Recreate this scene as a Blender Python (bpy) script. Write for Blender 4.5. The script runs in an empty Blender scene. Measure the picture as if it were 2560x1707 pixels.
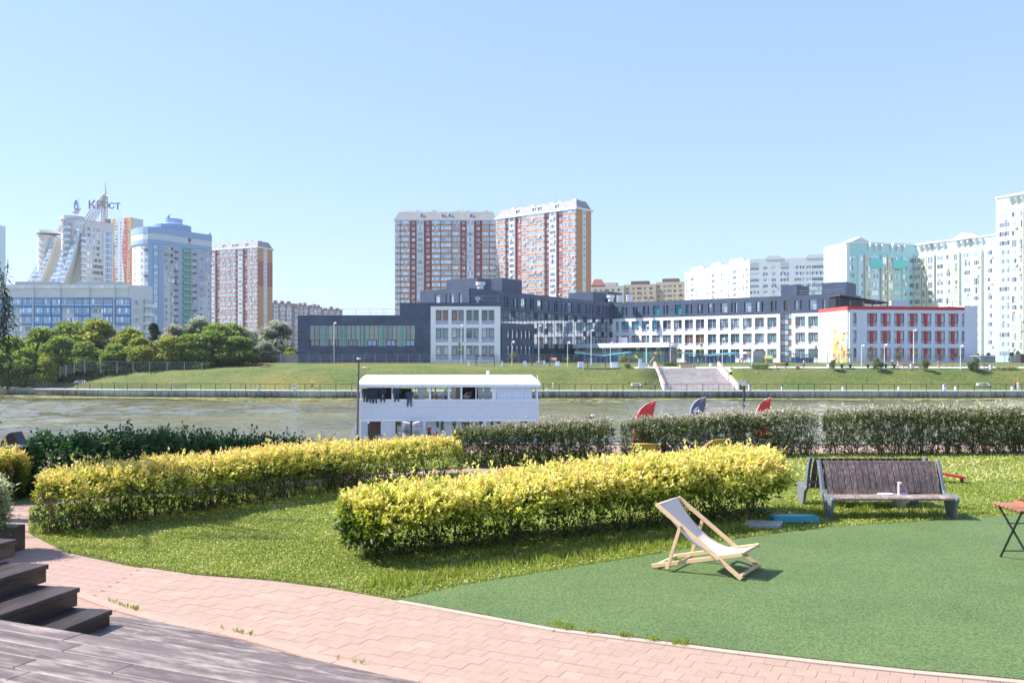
import bpy, math, random
import numpy as np
from mathutils import Vector, Matrix
R = math.radians
random.seed(7); rng = np.random.default_rng(7)
sc = bpy.context.scene
COL = sc.collection
F, ZC, HY, CX = 2300.0, 2.6, 900.0, 1280.0     # focal length in photo pixels, eye height, horizon row, centre column
PI = math.pi

# ---------------------------------------------------------------- camera, sky, sun
cam_d = bpy.data.cameras.new('camera'); cam = bpy.data.objects.new('camera', cam_d); COL.objects.link(cam)
cam.location = (0, 0, ZC); cam.rotation_euler = (R(90), 0, 0)
cam_d.sensor_width = 36; cam_d.lens = 36*F/2560; cam_d.shift_y = (HY-853.5)/2560
cam_d.clip_start = 0.1; cam_d.clip_end = 6000
sc.camera = cam
cam_d.dof.use_dof = True; cam_d.dof.focus_distance = 26; cam_d.dof.aperture_fstop = 3.5
SUN_EL, SUN_AZ = R(47), math.atan2(-0.985, 0.13)   # azimuth from +Y towards +X
w = bpy.data.worlds.new('World'); sc.world = w; w.use_nodes = True
nt = w.node_tree; nt.nodes.clear()
sky = nt.nodes.new('ShaderNodeTexSky'); sky.sky_type = 'NISHITA'; sky.sun_disc = False
sky.sun_elevation = SUN_EL; sky.sun_rotation = SUN_AZ
sky.air_density = 1.0; sky.dust_density = 0.0; sky.ozone_density = 4.0
bg = nt.nodes.new('ShaderNodeBackground'); bg.inputs[1].default_value = 0.125
wo = nt.nodes.new('ShaderNodeOutputWorld')
gm_ = nt.nodes.new('ShaderNodeGamma'); gm_.inputs[1].default_value = .46
ml_ = nt.nodes.new('ShaderNodeVectorMath'); ml_.operation = 'MULTIPLY'; ml_.inputs[1].default_value = (1.38, 1.57, 2.10)
nt.links.new(sky.outputs[0], gm_.inputs[0]); nt.links.new(gm_.outputs[0], ml_.inputs[0]); nt.links.new(ml_.outputs[0], bg.inputs[0]); nt.links.new(bg.outputs[0], wo.inputs[0])
sun_d = bpy.data.lights.new('sun', 'SUN'); sun_d.energy = 4.4; sun_d.angle = R(0.55); sun_d.color = (1, .955, .88)
sun = bpy.data.objects.new('sun', sun_d); COL.objects.link(sun)
sv = Vector((math.sin(SUN_AZ)*math.cos(SUN_EL), math.cos(SUN_AZ)*math.cos(SUN_EL), math.sin(SUN_EL)))
sun.rotation_euler = (-sv).to_track_quat('-Z', 'Y').to_euler()
sun.location = (-20, 10, 40)
vs = sc.view_settings
vs.view_transform = 'Standard'; vs.look = 'None'; vs.gamma = 1; vs.use_curve_mapping = False; vs.exposure = 1.17
sc.cycles.max_bounces = 6; sc.cycles.transparent_max_bounces = 8

# ---------------------------------------------------------------- helpers
def at(px, py, Y): return Vector(((px-CX)/F*Y, Y, ZC+(HY-py)/F*Y))
def gp(px, py, z=0.0):
    Y = F*(ZC-z)/(py-HY); return ((px-CX)/F*Y, Y)

def thing(name, label, cat, loc=(0, 0, 0), group=None, rz=0):
    o = bpy.data.objects.new(name, None); COL.objects.link(o); o.location = loc; o.rotation_euler.z = rz
    o.empty_display_size = .2
    return tag(o, label, cat, group)
def tag(o, label=None, cat=None, group=None, kind=None):
    if label: o['label'] = label
    if cat: o['category'] = cat
    if group: o['group'] = group
    if kind: o['kind'] = kind
    return o
def inst(me, name, parent=None, loc=(0, 0, 0), rz=0, scale=None, world=False):
    o = bpy.data.objects.new(name, me); COL.objects.link(o)
    l = Vector(loc)
    if parent is not None:
        o.parent = parent
        if world: l = l-parent.location
    o.location = l; o.rotation_euler.z = rz
    if scale: o.scale = scale
    return o
KIDS = {}
def copy_tree(o, parent=None):
    c = o.copy(); COL.objects.link(c)
    if parent: c.parent = parent
    for ch in list(o.children): copy_tree(ch, c)
    return c
def cp(o, loc, rz=None, label=None, scale=None):
    c = copy_tree(o); c.location = loc
    if rz is not None: c.rotation_euler.z = rz
    if label: c['label'] = label
    if scale: c.scale = scale
    return c

class MB:
    def __init__(s): s.v = []; s.f = []; s.m = []
    def add(s, vs_, fs, m=0):
        b = len(s.v); s.v += [tuple(v) for v in vs_]; s.f += [tuple(b+i for i in f) for f in fs]; s.m += [m]*len(fs); return s
    def box(s, x0, x1, y0, y1, z0, z1, m=0):
        return s.add([(x0,y0,z0),(x1,y0,z0),(x1,y1,z0),(x0,y1,z0),(x0,y0,z1),(x1,y0,z1),(x1,y1,z1),(x0,y1,z1)],
              [(0,3,2,1),(4,5,6,7),(0,1,5,4),(1,2,6,5),(2,3,7,6),(3,0,4,7)], m)
    def obox(s, c, a, b, d, m=0):       # centre and three half vectors
        c, a, b, d = map(Vector, (c, a, b, d))
        vs_ = [c+i*a+j*b+k*d for k in (-1, 1) for i, j in ((-1,-1),(1,-1),(1,1),(-1,1))]
        return s.add(vs_, [(0,3,2,1),(4,5,6,7),(0,1,5,4),(1,2,6,5),(2,3,7,6),(3,0,4,7)], m)
    def bar(s, p, q, wd, ht, up=(0, 0, 1), m=0):    # rectangular bar p->q
        p, q = Vector(p), Vector(q); d = (q-p); L = d.length; d.normalize(); up = Vector(up)
        sd = d.cross(up)
        if sd.length < 1e-5: sd = d.cross(Vector((0, 1, 0)))
        sd.normalize(); u2 = sd.cross(d)
        return s.obox((p+q)/2, sd*wd/2, d*L/2, u2*ht/2, m)
    def tube(s, p, q, r0, r1=None, n=6, m=0, cap=True):
        p, q = Vector(p), Vector(q); r1 = r0 if r1 is None else r1
        d = (q-p).normalized(); a = d.cross(Vector((0, 0, 1)))
        if a.length < 1e-3: a = d.cross(Vector((1, 0, 0)))
        a.normalize(); b = d.cross(a)
        vs_ = [p+(a*math.cos(t)+b*math.sin(t))*r0 for t in [2*PI*i/n for i in range(n)]] + \
              [q+(a*math.cos(t)+b*math.sin(t))*r1 for t in [2*PI*i/n for i in range(n)]]
        fs = [(i, (i+1) % n, n+(i+1) % n, n+i) for i in range(n)]
        if cap: fs += [tuple(range(n))[::-1], tuple(range(n, 2*n))]
        return s.add(vs_, fs, m)
    def path(s, pts, r, n=6, m=0):
        for i in range(len(pts)-1):
            ra = r[i] if isinstance(r, (list, tuple)) else r
            rb = r[i+1] if isinstance(r, (list, tuple)) else r
            s.tube(pts[i], pts[i+1], ra, rb, n, m)
        return s
    def prism(s, pts, z0, z1, m=0, mt=None):
        n = len(pts); vs_ = [(p[0], p[1], z0) for p in pts]+[(p[0], p[1], z1) for p in pts]
        s.add(vs_, [(i, (i+1) % n, n+(i+1) % n, n+i) for i in range(n)]+[tuple(range(n))[::-1]], m)
        s.add(vs_[n:], [tuple(range(n))], m if mt is None else mt); return s
    def prof(s, pts, x0, x1, m=0):      # (y,z) profile extruded along x
        n = len(pts); vs_ = [(x0, p[0], p[1]) for p in pts]+[(x1, p[0], p[1]) for p in pts]
        return s.add(vs_, [(i, n+i, n+(i+1) % n, (i+1) % n) for i in range(n)]+[tuple(range(n)), tuple(range(n, 2*n))[::-1]], m)
    def disc(s, c, r, z0, z1, n=16, m=0):
        return s.prism([(c[0]+r*math.cos(2*PI*i/n), c[1]+r*math.sin(2*PI*i/n)) for i in range(n)], z0, z1, m)
    def ball(s, c, r, nu=8, nv=6, m=0, sz=1.0):
        vs_ = [(c[0], c[1], c[2]-r*sz)]
        for j in range(1, nv):
            t = -PI/2+PI*j/nv
            vs_ += [(c[0]+r*math.cos(t)*math.cos(2*PI*i/nu), c[1]+r*math.cos(t)*math.sin(2*PI*i/nu), c[2]+r*sz*math.sin(t)) for i in range(nu)]
        vs_.append((c[0], c[1], c[2]+r*sz)); fs = []
        for i in range(nu): fs.append((0, 1+(i+1) % nu, 1+i))
        for j in range(nv-2):
            for i in range(nu): fs.append((1+j*nu+i, 1+j*nu+(i+1) % nu, 1+(j+1)*nu+(i+1) % nu, 1+(j+1)*nu+i))
        l = len(vs_)-1
        for i in range(nu): fs.append((l, 1+(nv-2)*nu+i, 1+(nv-2)*nu+(i+1) % nu))
        return s.add(vs_, fs, m)
    def mesh(s, name, mats, off=(0, 0, 0), fix=False, smooth=False):
        me = bpy.data.meshes.new(name)
        if any(off): s.v = [(a-off[0], b-off[1], c-off[2]) for a, b, c in s.v]
        me.from_pydata(s.v, [], s.f)
        if not isinstance(mats, (list, tuple)): mats = [mats]
        for m in mats: me.materials.append(m)
        if len(mats) > 1: me.polygons.foreach_set('material_index', s.m)
        if fix:
            import bmesh
            bm = bmesh.new(); bm.from_mesh(me); bmesh.ops.recalc_face_normals(bm, faces=bm.faces); bm.to_mesh(me); bm.free()
        if smooth: me.shade_smooth()
        return me
    def build(s, name, mats, parent=None, loc=(0, 0, 0), rz=0, world=False, fix=False, smooth=False):
        """world=True: vertices are world coordinates, origin moved to the parent's location."""
        if world and parent is not None:
            me = s.mesh(name, mats, off=tuple(parent.location), fix=fix, smooth=smooth); return inst(me, name, parent)
        return inst(s.mesh(name, mats, fix=fix, smooth=smooth), name, parent, loc, rz)

def bevel(o, w_=.006, seg=1):
    m = o.modifiers.new('b', 'BEVEL'); m.width = w_; m.segments = seg; m.limit_method = 'ANGLE'; return o

# ---------------------------------------------------------------- materials
MATS = {}
def mat(name, col, rough=.7, var=.0, scale=3.0, bump=0.0, bscale=40., metal=0., spec=.5, col2=None, stretch=(1, 1, 1), obj=False, emit=None):
    if name in MATS: return MATS[name]
    m = bpy.data.materials.new(name); m.use_nodes = True; MATS[name] = m
    n = m.node_tree.nodes; l = m.node_tree.links; p = n['Principled BSDF']
    c = (*col, 1); p.inputs['Base Color'].default_value = c
    p.inputs['Roughness'].default_value = rough; p.inputs['Metallic'].default_value = metal
    p.inputs['Specular IOR Level'].default_value = spec
    if var or bump:
        tc = n.new('ShaderNodeTexCoord' if obj else 'ShaderNodeNewGeometry')
        mp = n.new('ShaderNodeMapping'); mp.inputs[3].default_value = stretch
        l.new(tc.outputs['Object' if obj else 'Position'], mp.inputs[0])
    if var:
        t = n.new('ShaderNodeTexNoise'); t.inputs['Scale'].default_value = scale; t.inputs['Detail'].default_value = 6; t.inputs['Roughness'].default_value = .65
        l.new(mp.outputs[0], t.inputs[0])
        r = n.new('ShaderNodeValToRGB'); r.color_ramp.elements[0].position = .3; r.color_ramp.elements[1].position = .7
        a = col2 if col2 else [x*(1-var) for x in col]
        b = col if col2 else [min(1, x*(1+var)) for x in col]
        r.color_ramp.elements[0].color = (*a, 1); r.color_ramp.elements[1].color = (*b, 1)
        l.new(t.outputs[0], r.inputs[0]); l.new(r.outputs[0], p.inputs['Base Color'])
    if bump:
        t2 = n.new('ShaderNodeTexNoise'); t2.inputs['Scale'].default_value = bscale; t2.inputs['Detail'].default_value = 5
        l.new(mp.outputs[0], t2.inputs[0])
        b_ = n.new('ShaderNodeBump'); b_.inputs['Strength'].default_value = bump; b_.inputs['Distance'].default_value = .02
        l.new(t2.outputs[0], b_.inputs['Height']); l.new(b_.outputs[0], p.inputs['Normal'])
    return m
def leafmat(name, cols, trans=.35, rough=.55):
    """leaf colour picked by the per-leaf attribute rnd"""
    if name in MATS: return MATS[name]
    m = bpy.data.materials.new(name); m.use_nodes = True; MATS[name] = m
    n = m.node_tree.nodes; l = m.node_tree.links; p = n['Principled BSDF']; out = n['Material Output']
    a = n.new('ShaderNodeAttribute'); a.attribute_name = 'rnd'
    r = n.new('ShaderNodeValToRGB'); cr = r.color_ramp
    for i in range(1, len(cols)-1): cr.elements.new(i/(len(cols)-1))
    for i, c in enumerate(cols):
        cr.elements[i].position = i/(len(cols)-1); cr.elements[i].color = (*c, 1)
    l.new(a.outputs['Fac'], r.inputs[0]); l.new(r.outputs[0], p.inputs['Base Color'])
    p.inputs['Roughness'].default_value = rough; p.inputs['Specular IOR Level'].default_value = .4
    t = n.new('ShaderNodeBsdfTranslucent'); l.new(r.outputs[0], t.inputs[0])
    mx = n.new('ShaderNodeMixShader'); mx.inputs[0].default_value = trans
    l.new(p.outputs[0], mx.inputs[1]); l.new(t.outputs[0], mx.inputs[2]); l.new(mx.outputs[0], out.inputs[0])
    return m
def glassmat(name, col, refl=.3, rough=.03, var=0.0):
    """window glass seen from outside in daylight: tinted dark body under a mirror coat"""
    if name in MATS: return MATS[name]
    m = bpy.data.materials.new(name); m.use_nodes = True; MATS[name] = m
    n = m.node_tree.nodes; l = m.node_tree.links; p = n['Principled BSDF']; out = n['Material Output']
    p.inputs['Base Color'].default_value = (*col, 1); p.inputs['Roughness'].default_value = .35
    g = n.new('ShaderNodeBsdfGlossy'); g.inputs['Roughness'].default_value = rough; g.inputs['Color'].default_value = (.9, .95, 1, 1)
    tc = n.new('ShaderNodeNewGeometry')
    t = n.new('ShaderNodeTexNoise'); t.inputs['Scale'].default_value = .8
    l.new(tc.outputs['Position'], t.inputs[0])
    b = n.new('ShaderNodeBump'); b.inputs['Strength'].default_value = .15; b.inputs['Distance'].default_value = .02
    l.new(t.outputs[0], b.inputs['Height']); l.new(b.outputs[0], g.inputs['Normal'])
    mx = n.new('ShaderNodeMixShader'); mx.inputs[0].default_value = refl
    l.new(p.outputs[0], mx.inputs[1]); l.new(g.outputs[0], mx.inputs[2]); l.new(mx.outputs[0], out.inputs[0])
    return m

white = mat('white_cladding', (.86, .86, .87), .6, .04, .6)
whitep = mat('white_paint', (.78, .78, .79), .5, .03, 2)
grey_panel = mat('grey_panel', (.44, .46, .54), .55, .05, .5)
dark = mat('dark_cladding', (.060, .084, .142), .55, .22, .35)
darkroof = mat('dark_roofing', (.05, .05, .06), .8)
conc = mat('concrete', (.36, .36, .37), .85, .2, .8, .3, 20)
conc_l = mat('light_concrete', (.52, .52, .52), .85, .12, .8)
metal_d = mat('dark_metal', (.05, .055, .06), .45, metal=.3)
metal_g = mat('grey_metal', (.33, .34, .36), .45, metal=.4)
metal_w = mat('white_metal', (.7, .71, .73), .4)
frame_d = mat('dark_window_frame', (.035, .04, .05), .4)
frame_w = mat('white_window_frame', (.75, .76, .78), .4)
g_dark = glassmat('dark_glass', (.03, .04, .055), .14)
g_mid = glassmat('blue_grey_glass', (.13, .17, .22), .2)
g_pale = glassmat('curtained_glass', (.38, .42, .48), .22)
g_teal = glassmat('teal_glass', (.05, .19, .20), .13)
g_teal2 = glassmat('bright_teal_blind_glass', (.03, .32, .36), .12)
g_green = glassmat('green_blind_glass', (.03, .12, .045), .07)
g_brown = glassmat('brown_blind_glass', (.24, .10, .04), .06)
g_sky = glassmat('sky_mirror_glass', (.25, .38, .5), .5)
g_curt = glassmat('curtain_wall_glass', (.055, .10, .12), .52, .015)
red = mat('red_cladding', (.56, .028, .035), .55)
brick_r = mat('red_brickwork', (.36, .075, .055), .8, .1, 1)
brick_o = mat('orange_facing', (.56, .22, .10), .8, .06, 1)
# ---------------------------------------------------------------- ground, water, far bank
def interp(x, xs, ys): return float(np.interp(x, xs, ys))
def yq(x): return interp(x, [-400, -200, -102, -90, -74, -50, -35, 400], [290, 217, 187, 179.5, 174, 171, 168.3, 168])
ZW, ZP = -4.4, -3.02
def zt(x, y):
    d = y-yq(x); zc = interp(x, [-104, -84, -60, -30, 0], [-2.6, .1, .5, .8, 1.0])
    zz = interp(x, [-104, -80], [-2.4, 2.0])
    if d <= 4.2: return ZP
    if 28.2 < x < 43 and d < 13.2: return ZP-.45+(d-4.2)*.42
    if d < 12:
        t = (d-4.2)/7.8; t = t*t*(3-2*t)*.6+t*.4; return ZP+(zc-ZP)*t
    if d < 30: return zc+(zz-zc)*((d-12)/18)**.8
    return zz
xs = list(np.arange(-400, -110, 20))+list(np.arange(-110, 26, 2.0))+[28, 28.3, 30, 32, 34, 36, 38, 40, 41, 42, 42.9, 43.2]+list(np.arange(45, 130, 2.0))+list(np.arange(130, 440, 20))
ds = [0, 2, 4.2, 5, 6, 7, 8, 9, 10, 11, 12, 13, 15, 18, 21, 25, 30, 60, 150, 500, 2500]
mb = MB(); nx, nd = len(xs), len(ds)
for x in xs:
    for d in ds:
        y = yq(x)+d
        mb.v.append((x*(1 if d < 100 else 1+d/150.), y, zt(x, y)+(random.uniform(-.06, .06) if 5 < d < 30 else 0)))
for i in range(nx-1):
    for j in range(nd-1):
        mb.f.append((i*nd+j, (i+1)*nd+j, (i+1)*nd+j+1, i*nd+j+1)); mb.m.append(0 if j < 2 else 1)
def far_grass_mat():
    m = mat('far_bank_grass', (.14, .20, .04), .9, .1, .2)
    n = m.node_tree.nodes; l = m.node_tree.links; p = n['Principled BSDF']
    g = n.new('ShaderNodeNewGeometry')
    def noi(sc_, det, mpv=(1, 1, 1)):
        mp = n.new('ShaderNodeMapping'); mp.inputs[3].default_value = mpv; l.new(g.outputs['Position'], mp.inputs[0])
        t = n.new('ShaderNodeTexNoise'); t.inputs['Scale'].default_value = sc_; t.inputs['Detail'].default_value = det; t.inputs['Roughness'].default_value = .7
        l.new(mp.outputs[0], t.inputs[0]); return t
    def ramp(t, a, b, ca, cb):
        r = n.new('ShaderNodeValToRGB'); r.color_ramp.elements[0].position = a; r.color_ramp.elements[1].position = b
        r.color_ramp.elements[0].color = (*ca, 1); r.color_ramp.elements[1].color = (*cb, 1); l.new(t.outputs[0], r.inputs[0]); return r
    a = ramp(noi(.16, 6, (.6, 1, 1)), .36, .62, (.085, .135, .020), (.165, .18, .045))
    b = ramp(noi(1.6, 8), .35, .7, (.6, .66, .55), (1.25, 1.2, 1.1))
    c = ramp(noi(.05, 3), .52, .66, (1, 1, 1), (1.35, 1.05, 1.0))
    m1 = n.new('ShaderNodeMix'); m1.data_type = 'RGBA'; m1.blend_type = 'MULTIPLY'; m1.inputs[0].default_value = 1
    l.new(a.outputs[0], m1.inputs[6]); l.new(b.outputs[0], m1.inputs[7])
    m2 = n.new('ShaderNodeMix'); m2.data_type = 'RGBA'; m2.blend_type = 'MULTIPLY'; m2.inputs[0].default_value = 1
    l.new(m1.outputs[2], m2.inputs[6]); l.new(c.outputs[0], m2.inputs[7]); l.new(m2.outputs[2], p.inputs['Base Color'])
    bp = n.new('ShaderNodeBump'); bp.inputs['Strength'].default_value = .9; bp.inputs['Distance'].default_value = .35
    l.new(noi(2.2, 8).outputs[0], bp.inputs['Height']); l.new(bp.outputs[0], p.inputs['Normal'])
    return m
g_far = far_grass_mat()
o = mb.build('far_bank_terrain', [conc_l, g_far]); tag(o, kind='structure'); o.data.shade_smooth()

def water_mat():
    m = mat('river_water', (.085, .088, .045), .05)
    n = m.node_tree.nodes; l = m.node_tree.links; p = n['Principled BSDF']; p.inputs['IOR'].default_value = 1.33; p.inputs['Specular IOR Level'].default_value = .5
    g = n.new('ShaderNodeNewGeometry')
    hs = []
    for sc_, st, det in ((.7, (.75, 1, 1), 3), (2.6, (.8, 1, 1), 3), (.035, (.5, 1, 1), 3)):
        mp = n.new('ShaderNodeMapping'); mp.inputs[3].default_value = st; mp.inputs[2].default_value = (0, 0, .12); l.new(g.outputs['Position'], mp.inputs[0])
        t = n.new('ShaderNodeTexNoise'); t.inputs['Scale'].default_value = sc_; t.inputs['Detail'].default_value = det; t.inputs['Distortion'].default_value = .4
        l.new(mp.outputs[0], t.inputs[0]); hs.append(t)
    b1 = n.new('ShaderNodeBump'); b1.inputs['Strength'].default_value = 1; b1.inputs['Distance'].default_value = .22
    l.new(hs[0].outputs[0], b1.inputs['Height'])
    b2 = n.new('ShaderNodeBump'); b2.inputs['Strength'].default_value = 1; b2.inputs['Distance'].default_value = .06
    l.new(hs[1].outputs[0], b2.inputs['Height']); l.new(b1.outputs[0], b2.inputs['Normal']); l.new(b2.outputs[0], p.inputs['Normal'])
    r = n.new('ShaderNodeValToRGB'); r.color_ramp.elements[0].position = .4; r.color_ramp.elements[1].position = .6
    r.color_ramp.elements[0].color = (.11, .098, .032, 1); r.color_ramp.elements[1].color = (.19, .165, .06, 1)
    l.new(hs[2].outputs[0], r.inputs[0]); l.new(r.outputs[0], p.inputs['Base Color'])
    return m
o = MB().add([(-700, 40, ZW-.2), (700, 40, ZW-.2), (700, 330, ZW-.2), (-700, 330, ZW-.2)], [(0, 1, 2, 3)]).build('river_bed_water', water_mat()); tag(o, kind='structure')
def wave_grid():
    gx = np.arange(-125, 125.1, .85); gy = np.concatenate([np.arange(56, 110, .5), np.arange(110, 196, .75)])
    X, Y = np.meshgrid(gx, gy); r = np.random.default_rng(5); Z = np.zeros_like(X)
    for i in range(26):
        lam = r.uniform(1.9, 3.4) if i < 12 else r.uniform(3.4, 8.5); th = r.normal(1.35, .55); k = 2*PI/lam
        Z += .0085*lam*np.sin(k*(X*math.cos(th)+Y*math.sin(th))+r.uniform(0, 6.28)+.8*np.sin(X*.05*r.uniform(.5, 2)+Y*.06*r.uniform(.5, 2)+i))
    gate = .62+.5*np.sin(X*.045+1.3*np.sin(Y*.05)+.7)*np.sin(Y*.085+.9*np.sin(X*.03))+.25*np.sin(X*.11+Y*.07)
    edge = np.clip((np.interp(X, [-400, -200, -102, -90, -74, -50, -35, 400], [290, 217, 187, 179.5, 174, 171, 168.3, 168])-Y)/10, .15, 1)
    Z = ZW+Z*np.clip(gate, .25, 1.25)*edge
    ny, nx_ = X.shape; me = bpy.data.meshes.new('river_water'); me.vertices.add(nx_*ny); me.vertices.foreach_set('co', np.stack([X, Y, Z], -1).reshape(-1).astype(np.float32))
    a = (np.arange(ny-1)[:, None]*nx_+np.arange(nx_-1)[None]).reshape(-1); q = np.stack([a, a+1, a+nx_+1, a+nx_], 1).reshape(-1).astype(np.int32)
    me.loops.add(len(q)); me.loops.foreach_set('vertex_index', q); me.polygons.add(len(a)); me.polygons.foreach_set('loop_start', (np.arange(len(a))*4).astype(np.int32)); me.update(calc_edges=True)
    me.shade_smooth(); me.materials.append(MATS['river_water']); return inst(me, 'river_water')
tag(wave_grid(), kind='structure')

# quay wall of the far bank: panels, coping
def quay_mat():
    m = mat('stained_quay_concrete', (.3, .32, .31), .85)
    n = m.node_tree.nodes; l = m.node_tree.links; p = n['Principled BSDF']
    g = n.new('ShaderNodeNewGeometry'); sx = n.new('ShaderNodeSeparateXYZ'); l.new(g.outputs['Position'], sx.inputs[0])
    mp = n.new('ShaderNodeMapping'); mp.inputs[3].default_value = (2.2, 2.2, .25); l.new(g.outputs['Position'], mp.inputs[0])
    t = n.new('ShaderNodeTexNoise'); t.inputs['Scale'].default_value = 1.1; t.inputs['Detail'].default_value = 5; l.new(mp.outputs[0], t.inputs[0])
    t2 = n.new('ShaderNodeTexNoise'); t2.inputs['Scale'].default_value = .06; l.new(g.outputs['Position'], t2.inputs[0])
    mr = n.new('ShaderNodeMapRange'); mr.inputs[1].default_value = ZP; mr.inputs[2].default_value = ZW; l.new(sx.outputs[2], mr.inputs[0])
    ad = n.new('ShaderNodeMath'); ad.operation = 'MULTIPLY_ADD'; ad.inputs[1].default_value = .55; l.new(mr.outputs[0], ad.inputs[0]); l.new(t.outputs[0], ad.inputs[2])
    a2 = n.new('ShaderNodeMath'); a2.operation = 'MULTIPLY_ADD'; a2.inputs[1].default_value = .9; l.new(t2.outputs[0], a2.inputs[0]); l.new(ad.outputs[0], a2.inputs[2])
    r = n.new('ShaderNodeValToRGB'); e = r.color_ramp.elements; e[0].position = .85; e[0].color = (.40, .43, .42, 1); e[1].position = 1.4; e[1].color = (.05, .055, .045, 1)
    x = e.new(1.1) if False else r.color_ramp.elements.new(.97); x.color = (.19, .215, .205, 1)
    dv = n.new('ShaderNodeMath'); dv.operation = 'MULTIPLY'; dv.inputs[1].default_value = .68; l.new(a2.outputs[0], dv.inputs[0])
    e = r.color_ramp.elements; e[0].position = .60; e[1].position = .80; e[2].position = 1.0; e[0].color = (.46, .48, .47, 1); e[2].color = (.06, .062, .05, 1); e[1].color = (.24, .26, .25, 1)
    l.new(dv.outputs[0], r.inputs[0]); l.new(r.outputs[0], p.inputs['Base Color'])
    return m
qm = quay_mat()
def quay_pts(x0, x1, step):
    pts = []; x = x0
    while x < x1:
        pts.append((x, yq(x)))
        y = yq(x+1)-yq(x); x += step/math.hypot(1, y)
    return pts
quay = thing('quay_wall', 'long grey concrete quay wall with dark water stains along the far bank', 'quay wall', (0, 168, ZW))
Q = quay_pts(-124, 112, 2.58)
for i in range(len(Q)-1):
    a, b = Q[i], Q[i+1]; dx, dy = b[0]-a[0], b[1]-a[1]; L = math.hypot(dx, dy); ux, uy = dx/L, dy/L
    m_ = MB().box(.02, L-.02, random.uniform(-.02, .02), .5, -.6, 1.22)
    m_.build('panel', qm, quay, (a[0], a[1]-168-.28, 0), math.atan2(dy, dx))
m_ = MB()
for i in range(len(Q)-1):
    a, b = Vector((*Q[i], ZP-.05)), Vector((*Q[i+1], ZP-.05)); m_.bar(a+Vector((0, -.15, 0)), b+Vector((0, -.15, 0)), .7, .16)
m_.build('coping', conc_l, quay, world=True)
m_ = MB()
for i in range(len(Q)-1):
    a, b = Vector((*Q[i], ZW+.05)), Vector((*Q[i+1], ZW+.05)); m_.bar(a+Vector((0, -.28, 0)), b+Vector((0, -.28, 0)), .12, .3)
m_.build('wet_foot', mat('wet_black_concrete', (.015, .017, .015), .5), quay, world=True)
# railing on the quay
rail = thing('quay_railing', 'thin dark metal railing along the edge of the far quay', 'railing', (0, 168, ZP))
P = quay_pts(-124, 112, 2.92)
post_me = MB().box(-.055, .055, -.03, .03, 0, 1.22).mesh('post', metal_d)
for a in P: inst(post_me, 'post', rail, (a[0], a[1]+.1, ZP), world=True)
tr, bl = MB(), MB()
for i in range(len(P)-1):
    a, b = Vector((*P[i], ZP)), Vector((*P[i+1], ZP)); a.y += .1; b.y += .1
    tr.bar(a+Vector((0, 0, 1.22)), b+Vector((0, 0, 1.22)), .08, .07); 
    for z in ((.15,) if a.x > -62 else (.15, .33, .5, .67, .84, 1.0)): bl.bar(a+Vector((0, 0, z)), b+Vector((0, 0, z)), .03, .03 if a.x > -62 else .05)
    for k in range(1, 3):
        q = a.lerp(b, k/3); bl.bar(q+Vector((0, 0, .1)), q+Vector((0, 0, 1.2)), .025, .03)
tr.build('top_rail', metal_d, rail, world=True); tag(bl.build('baluster', metal_d, rail, world=True), kind='stuff')
# floating weed band along the quay
m_ = MB()
for i in range(7500):
    x = random.uniform(-125, 112); t = random.random()**1.8
    wd = 9+5*math.sin(x*.11)+4*math.sin(x*.043+1)+(5 if x < -40 else 0)
    y = yq(x)-.5-t*max(3, wd); s = random.uniform(.12, .55); z = ZW+.05+random.uniform(0, .015)
    a = random.uniform(0, PI)
    m_.add([(x+s*1.6*math.cos(a+k), y+s*math.sin(a+k), z) for k in (0, 1.3, 2.4, 3.9, 5)], [(0, 1, 2, 3, 4)], random.choice((0, 0, 1)))
tag(m_.build('floating_weed', [mat('yellow_green_weed', (.30, .29, .09), .9), mat('olive_weed', (.13, .155, .045), .9)]), kind='stuff')

# near ground
BASE = MB().add([(-60, -6, 0), (60, -6, 0), (60, 28.3, 0), (-60, 28.3, 0)], [(0, 1, 2, 3)])
def paving_mat():
    m = mat('pink_paving', (.44, .27, .22), .85)
    n = m.node_tree.nodes; l = m.node_tree.links; p = n['Principled BSDF']
    g = n.new('ShaderNodeNewGeometry'); mp = n.new('ShaderNodeMapping'); mp.inputs[2].default_value = (0, 0, .46); l.new(g.outputs['Position'], mp.inputs[0])
    b = n.new('ShaderNodeTexBrick'); b.inputs['Scale'].default_value = 1; b.inputs['Brick Width'].default_value = .18; b.inputs['Row Height'].default_value = .18
    b.inputs['Mortar Size'].default_value = .005; b.inputs['Color1'].default_value = (.385, .25, .205, 1); b.inputs['Color2'].default_value = (.35, .225, .185, 1); b.inputs['Mortar'].default_value = (.2, .14, .11, 1)
    l.new(mp.outputs[0], b.inputs[0]); l.new(b.outputs[0], p.inputs['Base Color']); return m
pv = paving_mat()
tag(BASE.build('paved_ground', pv), kind='structure')
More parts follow.
